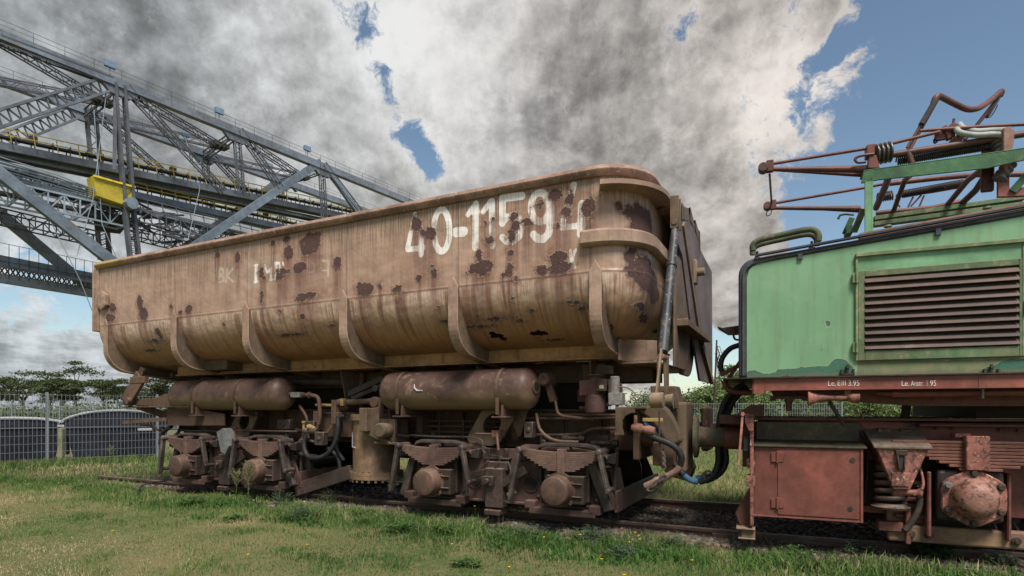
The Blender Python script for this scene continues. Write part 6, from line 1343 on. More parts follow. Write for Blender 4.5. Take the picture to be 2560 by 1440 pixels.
t.put(b.inputs['Base Color'], r_n.outputs[0]); b.inputs['Roughness'].default_value = .7; b.inputs['Specular IOR Level'].default_value = .2
tr = t.new('ShaderNodeBsdfTranslucent'); t.put(tr.inputs[0], r_n.outputs[0]); mx = t.new('ShaderNodeMixShader'); mx.inputs[0].default_value = .3
t.l.new(b.outputs[0], mx.inputs[1]); t.l.new(tr.outputs[0], mx.inputs[2]); t.l.new(mx.outputs[0], t.n['Material Output'].inputs[0])
M['grass'] = m
def nrm(X, Y): return W.n[0] * (X - W.o[0]) + W.n[1] * (Y - W.o[1])
def alng(X, Y): return W.u[0] * (X - W.o[0]) + W.u[1] * (Y - W.o[1])
def field(X, Y):
    return vnoise(X + 9, Y + 3, .55) * .6 + vnoise(X, Y, 1.7) * .4
# near lawn
n = 420000; X = RNG.uniform(-14, 7.5, n); Y = 3.6 + (RNG.random(n) ** 1.0) * 11; nd = nrm(X, Y)
keep = (nd < -.42 + .40 * (vnoise(X, Y, 1.1) - .5)) & (np.abs(X) < Y * .93 + .6)
X, Y, nd = X[keep], Y[keep], nd[keep]; f0 = field(X, Y)
tuft = np.clip((vnoise(X + 3, Y, 3.1) - .55) * 4, 0, 1); near_r = np.exp(-((nd + .95) / .55) ** 2)                 # taller greener fringe along the track
hue = np.clip(.62 - (f0 - .5) * 1.5 * -1 - near_r * .30 + RNG.normal(0, .15, len(X)), 0, 1)
hue = np.clip(.43 + (f0 - .5) * 1.8 - near_r * .30 - tuft * .15 + np.clip((-X - 2.5) / 8, 0, .25) + RNG.normal(0, .14, len(X)), 0, 1)
h_ = (.016 + .030 * RNG.random(len(X))) * (1 + near_r * 2.8 * vnoise(X, Y, 2.3) + tuft * 1.2)
o = blades('lawn_grass', X, Y, h_, .0045 + .004 * RNG.random(len(X)), .9, M['grass'], hue); tag(o, 'short patchy lawn, green and straw coloured, before the track', 'grass', kind='stuff')
# far field beyond the track and left of the wagon
n = 130000; Y = 6 + 26 * RNG.random(n) ** 1.2; X = -.9 * Y + RNG.random(n) * Y * 1.5; nd = nrm(X, Y); al = alng(X, Y)
keep = (nd > 2.4) | ((al < -10.5) & (nd > -1.2)); X, Y = X[keep], Y[keep]; f0 = field(X, Y)
hue = np.clip(.60 + (f0 - .5) * .9 + RNG.normal(0, .13, len(X)), 0, 1)
o = blades('meadow_grass', X, Y, .05 + .09 * RNG.random(len(X)), .010 + .010 * RNG.random(len(X)), .9, M['grass'], hue); tag(o, 'rough meadow grass behind the rails', 'grass', kind='stuff')
# long grass along the fence and between rails
P = [];
X = RNG.uniform(-13.6, -7.0, 9000); fy = 14.0 + (X + 12.36) * 1.17; Y = fy - .1 + RNG.normal(0, .3, len(X))
o = blades('fence_grass', X, Y, .10 + .22 * RNG.random(len(X)), .008 + .007 * RNG.random(len(X)), .7, M['grass'], np.clip(.42 + RNG.normal(0, .22, len(X)), 0, 1)); tag(o, 'longer unmown grass along the foot of the fence', 'grass', kind='stuff')
al = RNG.uniform(-11, 5, 34000); nn = RNG.normal(-.80, .26, 34000); nn[:2500] = RNG.uniform(.2, 2.4, 2500)
X = W.o[0] + W.u[0] * al + W.n[0] * nn; Y = W.o[1] + W.u[1] * al + W.n[1] * nn; k_ = vnoise(X, Y, 1.4) > .45; k_[:2500] &= vnoise(X[:2500], Y[:2500], 2.2) > .72; X, Y = X[k_], Y[k_]
o = blades('track_grass', X, Y,   .045 + .13 * RNG.random(len(X)) ** 2, .006 + .006 * RNG.random(len(X)), 1.0, M['grass'], np.clip(.40 + RNG.normal(0, .25, len(X)), 0, 1)); tag(o, 'tufts of grass growing along the near rail', 'grass', kind='stuff')

# dry stalks standing above the lawn
n = 2600; X = RNG.uniform(-8, 6, n); Y = RNG.uniform(4.5, 13, n); nd = nrm(X, Y); k_ = (nd < -.5) & ((nd > -1.8) | (RNG.random(n) < .25)); X, Y = X[k_], Y[k_]
o = blades('dry_stalks', X, Y, .09 + .13 * RNG.random(len(X)) ** 2, np.full(len(X), .0035), .8, M['grass'], np.clip(.9 + RNG.normal(0, .08, len(X)), 0, 1)); tag(o, 'dry straw stalks sticking up out of the lawn', 'grass', kind='stuff')
# broad leafy ground cover in clumps near the rail
cl_n = 90; ca_ = RNG.uniform(-9, 5, cl_n); cn_ = -.75 - np.abs(RNG.normal(0, .35, cl_n)); X = np.repeat(W.o[0] + W.u[0] * ca_ + W.n[0] * cn_, 90) + RNG.normal(0, .10, cl_n * 90); Y = np.repeat(W.o[1] + W.u[1] * ca_ + W.n[1] * cn_, 90) + RNG.normal(0, .10, cl_n * 90)
o = blades('ground_cover', X, Y, .03 + .09 * RNG.random(len(X)), .014 + .012 * RNG.random(len(X)), 1.3, M['grass'], np.clip(np.repeat(RNG.uniform(.0, .22, cl_n), 90) + RNG.normal(0, .06, len(X)), 0, 1)); tag(o, 'dark green leafy ground cover in clumps beside the track', 'ground cover', kind='stuff')
# ---- ballast
def stones(name, n, sampler, s0, s1, mat):
    tmpl = np.array([(x, y, z) for x in (-1, 1) for y in (-1, 1) for z in (-1, 1)], float); F8 = np.array([(0, 1, 3, 2), (4, 6, 7, 5), (0, 4, 5, 1), (2, 3, 7, 6), (0, 2, 6, 4), (1, 5, 7, 3)])
    X, Y = sampler(n); n = len(X); Z = gzv(X, Y)
    v = tmpl[None] * (1 + RNG.uniform(-.45, .15, (n, 8, 3))); s = (s0 + (s1 - s0) * RNG.random(n) ** 2)[:, None, None] * np.stack([np.ones(n), .6 + .4 * RNG.random(n), .45 + .4 * RNG.random(n)], -1)[:, None, :]
    v = v * s * .5; a, b_ = RNG.random(n) * 6.28, RNG.random(n) * 1.2 - .6; ca, sa, cb_, sb_ = np.cos(a)[:, None], np.sin(a)[:, None], np.cos(b_)[:, None], np.sin(b_)[:, None]
    x, y, z = v[..., 0], v[..., 1], v[..., 2]; x, z = x * cb_ - z * sb_, x * sb_ + z * cb_; x, y = x * ca - y * sa, x * sa + y * ca
    v = np.stack([x + X[:, None], y + Y[:, None], z + (Z + s0 * .2)[:, None]], -1)
    me_ = bpy.data.meshes.new(name); f = (F8[None] + (np.arange(n) * 8)[:, None, None]).reshape(-1, 4)
    me_.vertices.add(n * 8); me_.vertices.foreach_set('co', v.reshape(-1).astype(np.float32)); me_.loops.add(n * 24); me_.loops.foreach_set('vertex_index', f.reshape(-1).astype(np.int32))
    me_.polygons.add(n * 6); me_.polygons.foreach_set('loop_start', (np.arange(n * 6) * 4).astype(np.int32)); me_.polygons.foreach_set('loop_total', np.full(n * 6, 4, np.int32)); me_.update(calc_edges=True)
    put_attr(me_, 'hue', np.repeat(RNG.random(n), 8)); me_.materials.append(mat); o = bpy.data.objects.new(name, me_); col.objects.link(o); return o
m, t, b = new_mat('ballast_stone'); r_n = t.new('ShaderNodeValToRGB'); t.put(r_n.inputs[0], t.attr('hue')); e = r_n.color_ramp.elements
e[0].color = (.075, .058, .05, 1); e[1].color = (.36, .33, .30, 1)
for p_, c_ in ((.3, (.13, .10, .08)), (.55, (.20, .145, .11)), (.75, (.27, .16, .10)), (.9, (.16, .155, .15))):
    q = e.new(p_); q.color = (*c_, 1)
nn_ = t.noise(t.new('ShaderNodeTexCoord').outputs['Object'], 30, 4, .7)
t.put(b.inputs['Base Color'], t.mix(t.step(nn_, .35, .7), r_n.outputs[0], (.085, .06, .048))); b.inputs['Roughness'].default_value = .9; M['stone'] = m
def samp_bed(n):
    al = RNG.uniform(-11.5, 6, n); nn = RNG.uniform(-.25, 2.6, n); return W.o[0] + W.u[0] * al + W.n[0] * nn, W.o[1] + W.u[1] * al + W.n[1] * nn
def samp_edge(n):
    al = RNG.uniform(-6.5, 5, n); nn = -.10 - np.abs(RNG.normal(0, .30, n)); X = W.o[0] + W.u[0] * al + W.n[0] * nn; Y = W.o[1] + W.u[1] * al + W.n[1] * nn; k = vnoise(X, Y, 1.0) > .18; return X[k], Y[k]
o = stones('ballast', 16000, samp_bed, .025, .075, M['stone']); tag(o, 'dark crushed stone ballast under the rails', 'ballast', kind='stuff')
o = stones('loose_ballast', 7000, samp_edge, .02, .085, M['stone']); tag(o, 'brown stones spilled along the near rail edge', 'ballast', kind='stuff')

# ------------------------------------------------------------------ rails
def rail(name, path, label):
    sec = [(-.07, -.15), (.07, -.15), (.07, -.138), (.015, -.12), (.010, -.045), (.036, -.036), (.036, -.006), (.028, 0), (-.028, 0), (-.036, -.006), (-.036, -.036), (-.010, -.045), (-.015, -.12), (-.07, -.138)]
    mb = MB(); sweep(mb, densify(path, .5), sec); mb.sm = [False] * len(mb.sm)
    o = mb.build(name, M['rail'], None); tag(o, label, 'rail', 'track rails'); return o
def wpt(x, y, z=0): q = W.w(x, y); return (q.x, q.y, z)
def lpt(x, y, z=0): q = L.w(x, y); return (q.x, q.y, z)
jx = L(1852, 1330, 0).x
GA = 1.78
rail('rail', [wpt(-11.85, 0), wpt(-.3, 0), lpt(jx - .004, 0)], 'near rail running under the tipping wagon, its open end lying in the grass')
rail('rail', [lpt(jx + .004, 0, -.004), lpt(9, 0, -.004)], 'near dark maroon rail running under the locomotive')
rail('rail', [wpt(-11.85, GA), wpt(-.3, GA, .03), lpt(9, GA, .03)], 'far rail seen through the gap between wagon and locomotive')
fp1 = MB(); 
a_, b_ = Vector(lpt(jx - .30, -.045, -.085)), Vector(lpt(jx + .22, -.045, -.085)); fp1.beam(a_, b_, .03, .10); fo_ = fp1.build('fishplate', M['rail'], None, .004); tag(fo_, 'bolted fishplate across the gap between the two near rails', 'fishplate')
for k in range(4):
    bq = MB(); p = a_.lerp(b_, .15 + .23 * k); bq.hexbolt(p, (-L.n[0], -L.n[1], 0), .02, .045); q_ = bq.build('bolt', M['rail'], fo_)
M['sleeper'] = metal('sleeper_wood', (.095, .078, .062), (.13, .11, .09), amt=.3, scale=4, streaks=0)
for x, lb_ in ((-2.0, 'dark timber sleeper half hidden behind the near bogie end'), (-1.15, 'timber sleeper in the gap, nearest the tipping wagon'), (-.30, 'timber sleeper in the middle of the gap under the hanging hoses'), (.50, 'timber sleeper in the gap, nearest the locomotive')):
    mb = MB(); mb.box(-.12, .12, -.30, 2.05, -.06, .06); s_ = mb.build('sleeper', M['sleeper'], None, .01); q = W.w(x, 0); s_.location = (q.x, q.y, -.15); s_.rotation_euler = (0, 0, W.rot); tag(s_, lb_, 'sleeper', 'track sleepers')
# black bent pipe, loose pipe, brick under the bogie
mb = MB(); bp_ = lambda px, py, z: (lambda Z: Vector(((px - CX) / FPX * Z, Z, z)))((CAMZ - z) * FPX / (py - HY))
mb.curve([bp_(340, 1246, -.13), W.w(-9.35, -.62, .02), W.w(-9.0, -.45, .09), W.w(-8.6, -.3, .10), W.w(-8.2, -.2, .06)], .013, 8); o = mb.build('bent_tube', M['rubber'], None); tag(o, 'thin black tube arching out of the grass beside the rail end', 'tube')
mb = MB(); a_ = bp_(2262, 1412, -.12); b_ = bp_(2600, 1442, -.12); mb.tube([a_, b_], .02, 12); o = mb.build('loose_pipe', M['grey'], None); tag(o, 'grey metal pipe lying in the weeds before the locomotive', 'pipe')

# ------------------------------------------------------------------ weeds and flowers
m, t, b = new_mat('weed_leaf'); n_o = t.noise(t.new('ShaderNodeTexCoord').outputs['Object'], 14, 3, .6)
def leafmat(name, c1, c2):
    m, t, b = new_mat(name); n_o = t.noise(t.new('ShaderNodeTexCoord').outputs['Object'], 12, 3, .6); cc = t.mix(t.step(n_o, .3, .7), c1, c2); t.put(b.inputs['Base Color'], cc); b.inputs['Roughness'].default_value = .6
    tr = t.new('ShaderNodeBsdfTranslucent'); t.put(tr.inputs[0], cc); mx = t.new('ShaderNodeMixShader'); mx.inputs[0].default_value = .3; t.l.new(b.outputs[0], mx.inputs[1]); t.l.new(tr.outputs[0], mx.inputs[2]); t.l.new(mx.outputs[0], t.n['Material Output'].inputs[0]); return m
M['leaf_g'] = leafmat('leaf_green', (.07, .14, .03), (.11, .19, .05)); M['leaf_b'] = leafmat('leaf_bluegreen', (.075, .125, .065), (.115, .165, .10)); M['seed'] = leafmat('seed_head', (.25, .22, .09), (.34, .30, .14)); M['stem'] = leafmat('stem_green', (.10, .14, .04), (.16, .18, .06)); M['petal'] = flat('yellow_petal', (.72, .50, .02), .6, .1)
def leaf(mb, p, d, up, l, w_):
    d = d.normalized(); s = d.cross(up)
    if s.length < 1e-3: s = Vector((1, 0, 0))
    s.normalize(); dn = Vector((0, 0, -1))
    mb.add([p, p + d * l * .35 + s * w_ / 2, p + d * l * .35 - s * w_ / 2, p + d * l * .75 + s * w_ * .35 + dn * l * .08, p + d * l * .75 - s * w_ * .35 + dn * l * .08, p + d * l + dn * l * .2], [(0, 1, 2), (1, 3, 4, 2), (3, 5, 4)])
def gpt(px, py, z=-.13): return bp_(px, py, z)
def weed(px, py, r, h, n, mat, label, ll=.06, lw=.018):
    p0 = gpt(px, py); p0.z = gz(p0.x, p0.y); root = thing('weed', label, 'weed', tuple(p0), 0, 'weeds in the grass'); mb = MB(); sm = MB()
    for k in range(n):
        a = random.random() * 6.28; rr = r * random.random() ** .6; hh = h * random.uniform(.5, 1) * (1 - .4 * rr / r); b0 = Vector((math.cos(a) * rr * .4, math.sin(a) * rr * .4, 0)); tp = Vector((math.cos(a) * rr, math.sin(a) * rr, hh)); sm.tube([b0, b0.lerp(tp, .5) + Vector((0, 0, hh * .15)), tp], .0018, 4)
        for q in range(9):
            t_ = .2 + .8 * q / 8; p = b0.lerp(tp, t_) + Vector((0, 0, hh * .12 * math.sin(t_ * 3.1))); aa = random.random() * 6.28; leaf(mb, p, Vector((math.cos(aa), math.sin(aa), random.uniform(-.1, .6))), Vector((0, 0, 1)), ll * random.uniform(.6, 1.2), lw * random.uniform(.7, 1.2))
    mb.build('foliage', M[mat], root); sm.build('stems', M['stem'], root)
weeds = [(205, 1225, .22, .12, 26, 'leaf_g', 'low leafy green weed in the dry grass left of the rail end', .08, .02), (478, 1266, .22, .16, 26, 'leaf_g', 'fresh green leafy weed in front of the far bogie', .09, .02), (315, 1232, .18, .12, 18, 'leaf_g', 'small green weed beside the black bent tube', .07, .018),
         (760, 1300, .30, .22, 40, 'leaf_b', 'largest blue-green leafy weed before the vertical cylinder', .05, .016), (700, 1270, .2, .2, 20, 'leaf_b', 'blue-green weed between the two bogies, next to the big clump', .045, .014), (825, 1268, .14, .26, 14, 'leaf_b', 'upright weed with pale leaves under the vertical cylinder', .045, .014),
         (585, 1302, .15, .07, 12, 'leaf_g', 'flat bright green rosette in the lawn below the far bogie', .12, .03), (1010, 1330, .22, .14, 30, 'leaf_g', 'grass-green weed before the near bogie, nearest its first axle', .09, .016), (1110, 1335, .16, .12, 18, 'leaf_g', 'yellowish green weed before the middle of the near bogie', .08, .022),
         (1300, 1345, .30, .14, 36, 'leaf_b', 'spreading grey-green weed in front of the second axle', .06, .014), (1480, 1350, .26, .13, 32, 'leaf_b', 'grey-green feathery weed where the ballast pile begins', .06, .014), (1165, 1410, .16, .08, 22, 'leaf_g', 'small round bright weed alone in the lawn', .05, .02),
         (1700, 1372, .24, .13, 26, 'leaf_b', 'grey-green weed beside the yellow flowers', .06, .014), (2150, 1395, .18, .12, 20, 'leaf_b', 'blue-green weed under the red equipment box', .06, .02), (2330, 1400, .20, .15, 12, 'leaf_g', 'broad-leaved green weed at the end of the loose grey pipe', .14, .04),
         (1785, 1278, .14, .13, 12, 'leaf_g', 'weed growing between the rails in the gap', .07, .02), (2500, 1420, .18, .10, 16, 'leaf_b', 'low grey-green weed below the round axle cover', .06, .02), (1990, 1400, .2, .10, 16, 'leaf_g', 'low green weed below the left edge of the red box', .07, .018), (900, 1290, .2, .12, 20, 'leaf_g', 'green weed on the lawn edge right of the cylinder', .07, .016), (1560, 1385, .2, .10, 22, 'leaf_b', 'low weed on the lawn right of the near bogie', .06, .014)]
for w_ in weeds: weed(w_[0], w_[1], w_[2] * 1.1, w_[3] * 1.35, int(w_[4] * 1.4), *w_[5:])
def seedweed(px, py, h, label, dense=26, spread=.10):
    p0 = gpt(px, py); p0.z = gz(p0.x, p0.y); root = thing('seeding_weed', label, 'weed', tuple(p0), 0, 'tall seeding weeds'); sm = MB(); sd2 = MB(); lf2 = MB()
    sm.tube([(0, 0, 0), (.01, 0, h * .5), (.0, .01, h)], [.005, .004, .002], 5)
    for k in range(dense):
        t_ = .5 + .5 * k / dense; z = h * t_; a = random.random() * 6.28; l = spread * (1.25 - t_) * random.uniform(.7, 1.3) + .01; tip = Vector((math.cos(a) * l, math.sin(a) * l, z + l * 1.2)); sm.tube([(0, 0, z), tip], .0013, 3)
        for q in range(7):
            p = Vector((0, 0, z)).lerp(tip, .25 + .75 * q / 6) + Vector([random.uniform(-.008, .008) for _ in range(3)]); sd2.lathe(p, (random.uniform(-1, 1), random.uniform(-1, 1), 1), [(0, .001), (.006, .0045), (.012, .001)], 4, False)
    for k in range(8):
        a = random.random() * 6.28; leaf(lf2, Vector((0, 0, h * random.uniform(.03, .45))), Vector((math.cos(a), math.sin(a), .5)), Vector((0, 0, 1)), .10, .025)
    sm.build('stem', M['stem'], root); sd2.build('seed_head', M['seed'], root); lf2.build('foliage', M['leaf_g'], root)
seedweed(590, 1262, .46, 'pale yellow seeding weed before the axle cover nearest the rail end, shorter of the two', 30, .16); seedweed(620, 1268, .62, 'tallest pale yellow seeding weed, standing before the second axle cover of the far bogie', 40, .17)
seedweed(1257, 1318, .46, 'narrow yellow-green seed spike before the middle of the near bogie', 30, .06); seedweed(276, 1176, .55, 'wispy weed with white-flecked heads by the fence and the second bin', 22, .15)
seedweed(2330, 1390, .34, 'thin weed spike standing before the wheel under the axle cover', 12, .05)
fl_pos = [(884, 1212, .3, 'highest'), (881, 1225, .25, ''), (1187, 1271, .2, ''), (1360, 1345, .12, ''), (1450, 1340, .12, ''), (1588, 1338, .16, ''), (1597, 1345, .15, ''), (1600, 1353, .13, ''), (1574, 1358, .1, ''), (1504, 1393, .06, ''), (1561, 1431, .06, ''), (1130, 1363, .08, ''), (1273, 1414, .06, ''), (1730, 1402, .06, ''), (620, 1383, .05, ''), (768, 1362, .05, ''), (282, 1322, .04, ''), (634, 1252, .2, ''), (668, 1254, .22, '')]
lab = ['yellow flower on a tall bent stalk under the vertical cylinder, upper of the pair', 'yellow flower under the vertical cylinder, lower of the pair', 'yellow flower against the ballast below the brake rigging of the near bogie', 'yellow flower before the second axle of the near bogie', 'yellow flower at the foot of the ballast pile right of the near bogie',
       'topmost yellow flower of the cluster right of the near bogie', 'second yellow flower down in the cluster right of the near bogie', 'third and fullest yellow flower in the cluster right of the near bogie', 'leftmost yellow flower of the cluster right of the near bogie', 'single yellow flower in the lawn below the flower cluster', 'yellow flower at the bottom edge of the lawn below the wagon end',
       'yellow flower in the greener grass before the first axle of the near bogie', 'yellow flower on the lawn right of the small round weed', 'yellow flower in the lawn before the gap between the vehicles', 'orange-yellow flower low in the lawn under the far bogie', 'yellow flower low in the lawn below the blue-green clump', 'small yellow flower in the dry lawn at the far end', 'tiny yellow flower beside the tall seeding weed', 'tiny yellow flower right of the tall seeding weed']
for (px, py, hh, _), lb_ in zip(fl_pos, lab):
    d = gpt(px, py + hh * 190, -.13); d.z = gz(d.x, d.y); root = thing('wildflower', lb_, 'flower', tuple(d), 0, 'yellow wildflowers'); sm = MB(); sm.tube([(0, 0, 0), (.006, 0, hh * .6), (0, 0, hh)], .0018, 4); sm.build('stem', M['stem'], root)
    fl_ = MB()
    for q in range(9):
        a = q / 9 * 6.28; fl_.add([(0, 0, hh), (math.cos(a - .3) * .011, math.sin(a - .3) * .011, hh + .006), (math.cos(a) * .019, math.sin(a) * .019, hh + .005), (math.cos(a + .3) * .011, math.sin(a + .3) * .011, hh + .006)], [(0, 1, 2, 3)])
    fl_.lathe((0, 0, hh), (0, 0, 1), [(0, .006), (.008, .005), (.01, .001)], 8); fl_.build('blossom', M['petal'], root)
# ------------------------------------------------------------------ fences, bins, trees
M['galv'] = flat('galvanised_wire', (.20, .215, .23), .45, .1, 3)
def mesh_fence(a, b_, label, h, z0a, z0b, step=.085, rowh=.2, wire=.0035, posts=2.5, group='wire mesh fences'):
    a = Vector(a); b_ = Vector(b_); Ln = (b_ - a).length; d = (b_ - a).normalized(); root = thing('wire_fence', label, 'fence', (a.x, a.y, z0a), math.atan2(d.y, d.x), group); sl_ = (z0b - z0a) / Ln
    np_ = max(1, int(round(Ln / posts))); pl = Ln / np_
    for k in range(np_ + 1):
        x = k * pl; mb = MB(); mb.box(x - .025, x + .025, -.03, .03, sl_ * x - .3, sl_ * x + h + .04); mb.build('post', M['galv'], root)
    for k in range(np_):
        mb = MB(); x0_, x1_ = k * pl + .03, (k + 1) * pl - .03; z = sl_ * (x0_ + x1_) / 2; nv = int((x1_ - x0_) / step)
        for i in range(nv + 1):
            x = x0_ + (x1_ - x0_) * i / nv; mb.beam((x, -.04, z + .05), (x, -.04, z + h), wire * 2, wire * 2, (0, 1, 0))
        nh = int(h / rowh)
        for j in range(nh + 1):
            zz_ = z + .05 + (h - .08) * j / nh; mb.box(x0_, x1_, -.048, -.043, zz_ - wire, zz_ + wire); mb.box(x0_, x1_, -.037, -.032, zz_ - wire, zz_ + wire)
        mb.build('mesh_panel', M['galv'], root)
    return root
FA, FB_ = Vector((-13.9, 12.9, 0)), Vector((-6.6, 22.5, 0))
fa = Vector((-12.36, 14.0, 0)); fb = Vector((-10.14, 16.6, 0)); dd_ = (fb - fa).normalized()
F0 = fa - dd_ * 1.6; F1 = fa + dd_ * 10.9
mesh_fence(F0, F1, 'light grey wire mesh fence standing before the black bins', 1.92, -.16, -.16)
mesh_fence((-3, 27.5, 0), (14.5, 25.5, 0), 'distant wire mesh fence across the meadow seen through the gap', 1.15, .52, .52, step=.10, wire=.006, rowh=.2)
mesh_fence((-34, 33, 0), (-6, 36, 0), 'more distant mesh fence seen behind the bins', 2.0, -.1, -.1, step=.16, wire=.008, rowh=.3)
# bins: large wheeled containers with domed lids
M['bin'] = metal('bin_plastic', (.011, .013, .019), (.017, .019, .027), rust=(.03, .03, .036), amt=.1, scale=2, rough=.5, bump=.05); M['lid_w'] = flat('bin_lid_grey', (.36, .37, .38), .5, .1)
def dome_bin(x, y, rot, wd, label, zl, D_):
    root = thing('waste_bin', label, 'bin', (x, y, -.15), rot, 'bins behind the fence')
    b0 = MB(); b0.add([(-wd * .44, -D_ * .42, .18), (wd * .44, -D_ * .42, .18), (wd * .44, D_ * .42, .18), (-wd * .44, D_ * .42, .18), (-wd * .5, -D_ * .5, 1.0), (wd * .5, -D_ * .5, 1.0), (wd * .5, D_ * .5, 1.0), (-wd * .5, D_ * .5, 1.0)], [(0, 1, 5, 4), (1, 2, 6, 5), (2, 3, 7, 6), (3, 0, 4, 7), (3, 2, 1, 0)])
    b0.box(-wd * .52, wd * .52, -D_ * .53, D_ * .53, .97, 1.03); b0.build('body', M['bin'], root, .03, seg=2)
    l_ = MB(); pf = [(-D_ * .54 * math.cos(R(a)), 1.03 + zl * math.sin(R(a))) for a in range(0, 181, 12)]; l_.prismx(pf, -wd * .47, wd * .47); l_.build('lid', M['bin'], root, .02)
    e_ = MB()
    pf2 = pf + [(D_ * .54, 1.0), (-D_ * .54, 1.0)]
    for sx in (-1, 1):
        xx = sx * wd * .48; e_.strip([(xx - .03, a * 1.03, 1.03 + (b_ - 1.03) * 1.05) for a, b_ in pf], (.06, 0, 0), (0, 0, .05))
    e_.box(-wd * .5, wd * .5, -D_ * .56, -D_ * .50, 1.02, 1.09); e_.build('lid_frame', M['lid_w'], root, .01)
    h_2 = MB()
    for k in range(3): h_2.box(-wd * .3 + k * wd * .3 - .02, -wd * .3 + k * wd * .3 + .02, -D_ * .53, -D_ * .46, .25, .95)
    h_2.lathe((wd * .2, -D_ * .56, .78), (0, 1, 0), [(0, .13), (.03, .15), (.06, .15)], 20); h_2.build('ribs', M['bin'], root, .01)
    for sx in (-1, 1):
        for sy in (-1, 1):
            w2 = MB(); w2.cyl((sx * wd * .38, sy * .35 - .03, .09), (sx * wd * .38, sy * .35 + .03, .09), .09, 14); w2.build('wheel', M['rubber'], root)
    return root
fr_ = math.atan2(dd_.y, dd_.x)
o = dome_bin(-13.75, 15.9, R(-52), 1.3, 'black wheeled bin with a low lid, cut off by the picture edge, behind the fence', .22, 2.3)
o = dome_bin(-11.75, 17.3, R(-54), 1.4, 'dark blue-black wheeled bin with tall domed lid and pale arched end frame', .42, 2.5)
st = MB(); st.box(.76, .78, .45, .8, .90, .97); st.build('label_plate', M['lid_w'], o)
pst = MB(); pst.box(-.06, .06, -.06, .06, 0, 1.0); po = pst.build('concrete_post', metal('pale_post', (.30, .29, .18), (.22, .21, .13), amt=.2, scale=5), None, .01); po.location = (-12.35, 15.9, -.15); tag(po, 'short pale mossy post between the two bins', 'post')
# trees
M['bark'] = flat('bark', (.06, .045, .032), .9, .3, 4)
M['crown_d'] = leafmat('crown_dark', (.035, .055, .018), (.085, .11, .036)); M['crown_l'] = leafmat('crown_light', (.11, .17, .05), (.19, .25, .09)); M['crown_m'] = leafmat('crown_mid', (.08, .12, .04), (.14, .18, .07))
def tree(name, px, dist, h, spread, label, mat, group, clumps=26, lpc=120, ls=.16, flat_=.35, trunk_h=.5, z0=-.15, low=.5, thin=1.0):
    x = (px - CX) / FPX * dist; root = thing(name, label, 'tree' if 'bush' not in name else 'bush', (x, dist, z0), 0, group); tr_ = MB(); cr = MB(); th = h * trunk_h
    r0 = h * .018 * thin + .02; bend = random.uniform(-.1, .1) * h
    tr_.tube([(0, 0, -.1), (bend * .3, 0, th * .5), (bend * .6, 0, th)], [r0, r0 * .8, r0 * .65], 7); cps = []
    for k in range(clumps):
        a = random.random() * 6.28; rr = spread * math.sqrt(random.random()); zt_ = low + (1 - low) * (random.random() ** .8); env = math.sqrt(max(.05, 1 - (zt_ - (low + .2)) ** 2 * 1.2)); q = Vector((math.cos(a) * rr * env + bend, math.sin(a) * rr * env, h * min(1, zt_) * (1 - .18 * (rr / spread) ** 2)))
        cps.append(q)
        if k % 2 == 0:
            s0 = Vector((bend * .6, 0, th * random.uniform(.7, 1))); tr_.tube([s0, s0.lerp(q, .5) + Vector((0, 0, .06 * h)), q], [r0 * .42, r0 * .28, r0 * .12], 5)
        cs = spread * random.uniform(.22, .40)
        for j in range(lpc):
            v = Vector((random.gauss(0, 1), random.gauss(0, 1), random.gauss(0, 1) * flat_)) * cs * .6; p = q + v; s = ls * random.uniform(.6, 1.3)
            u = Vector((random.gauss(0, 1), random.gauss(0, 1), random.gauss(0, .7))).normalized(); w_ = u.cross(Vector((random.gauss(0, 1), random.gauss(0, 1), random.gauss(0, 1)))).normalized()
            cr.add([p - u * s * .5, p + w_ * s * .28, p + u * s * .5, p - w_ * s * .28], [(0, 1, 2, 3)])
    tr_.build('trunk', M['bark'], root); cr_o = MB.build_fast(cr, 'crown', M[mat], root); return root
def build_fast(s, name, mat, parent):
    me_ = bpy.data.meshes.new(name); me_.from_pydata(s.v, [], s.f); me_.materials.append(mat); o = bpy.data.objects.new(name, me_); col.objects.link(o); o.parent = parent; return o
MB.build_fast = build_fast
random.seed(11)
tl = [(60, 48, 4.2, 2.1, 'flat-topped tree at the edge of the picture beyond the bins'), (-30, 50, 4.0, 2.0, 'dark tree cut by the edge of the picture beyond the bins'), (118, 60, 4.1, 2.0, 'lower spreading tree, second from the edge of the picture'), (195, 47, 4.7, 2.3, 'tallest umbrella-shaped tree above the second bin'), (255, 52, 4.2, 1.9, 'tree with a flat side branch just right of the tallest one'), (300, 56, 4.0, 1.8, 'short tree behind the tipping arm'), (400, 47, 4.3, 1.9, 'tree filling the gap under the hopper end'), (345, 62, 3.8, 2.0, 'small tree between tipping arm and hopper end'), (150, 46, 3.6, 1.5, 'lower tree left of the tallest umbrella-shaped one')]
for (px, d, h, s, lb_) in tl: tree('umbrella_tree', px, d, h * 1.14, s * .9, lb_, 'crown_d', 'trees beyond the bins', 21, 170, .19, .28, .5, -.15, .55)
for k, (px, d, h, s, lb_) in enumerate([(20, 40, 1.7, 2.2, 'low dark hedge bush at the picture edge behind the bins'), (110, 42, 1.6, 2.4, 'low hedge bush seen above the first bin'), (215, 41, 1.7, 2.4, 'brighter low hedge bush above the second bin'), (320, 42, 1.6, 2.4, 'low hedge bush behind the tipping arm'), (430, 43, 1.6, 2.4, 'low hedge bush behind the wagon frame end')]):
    tree('hedge_bush', px, d, h, s, lb_, 'crown_m', 'hedge bushes behind the bins', 24, 130, .22, .6, .3, -.15, .10)
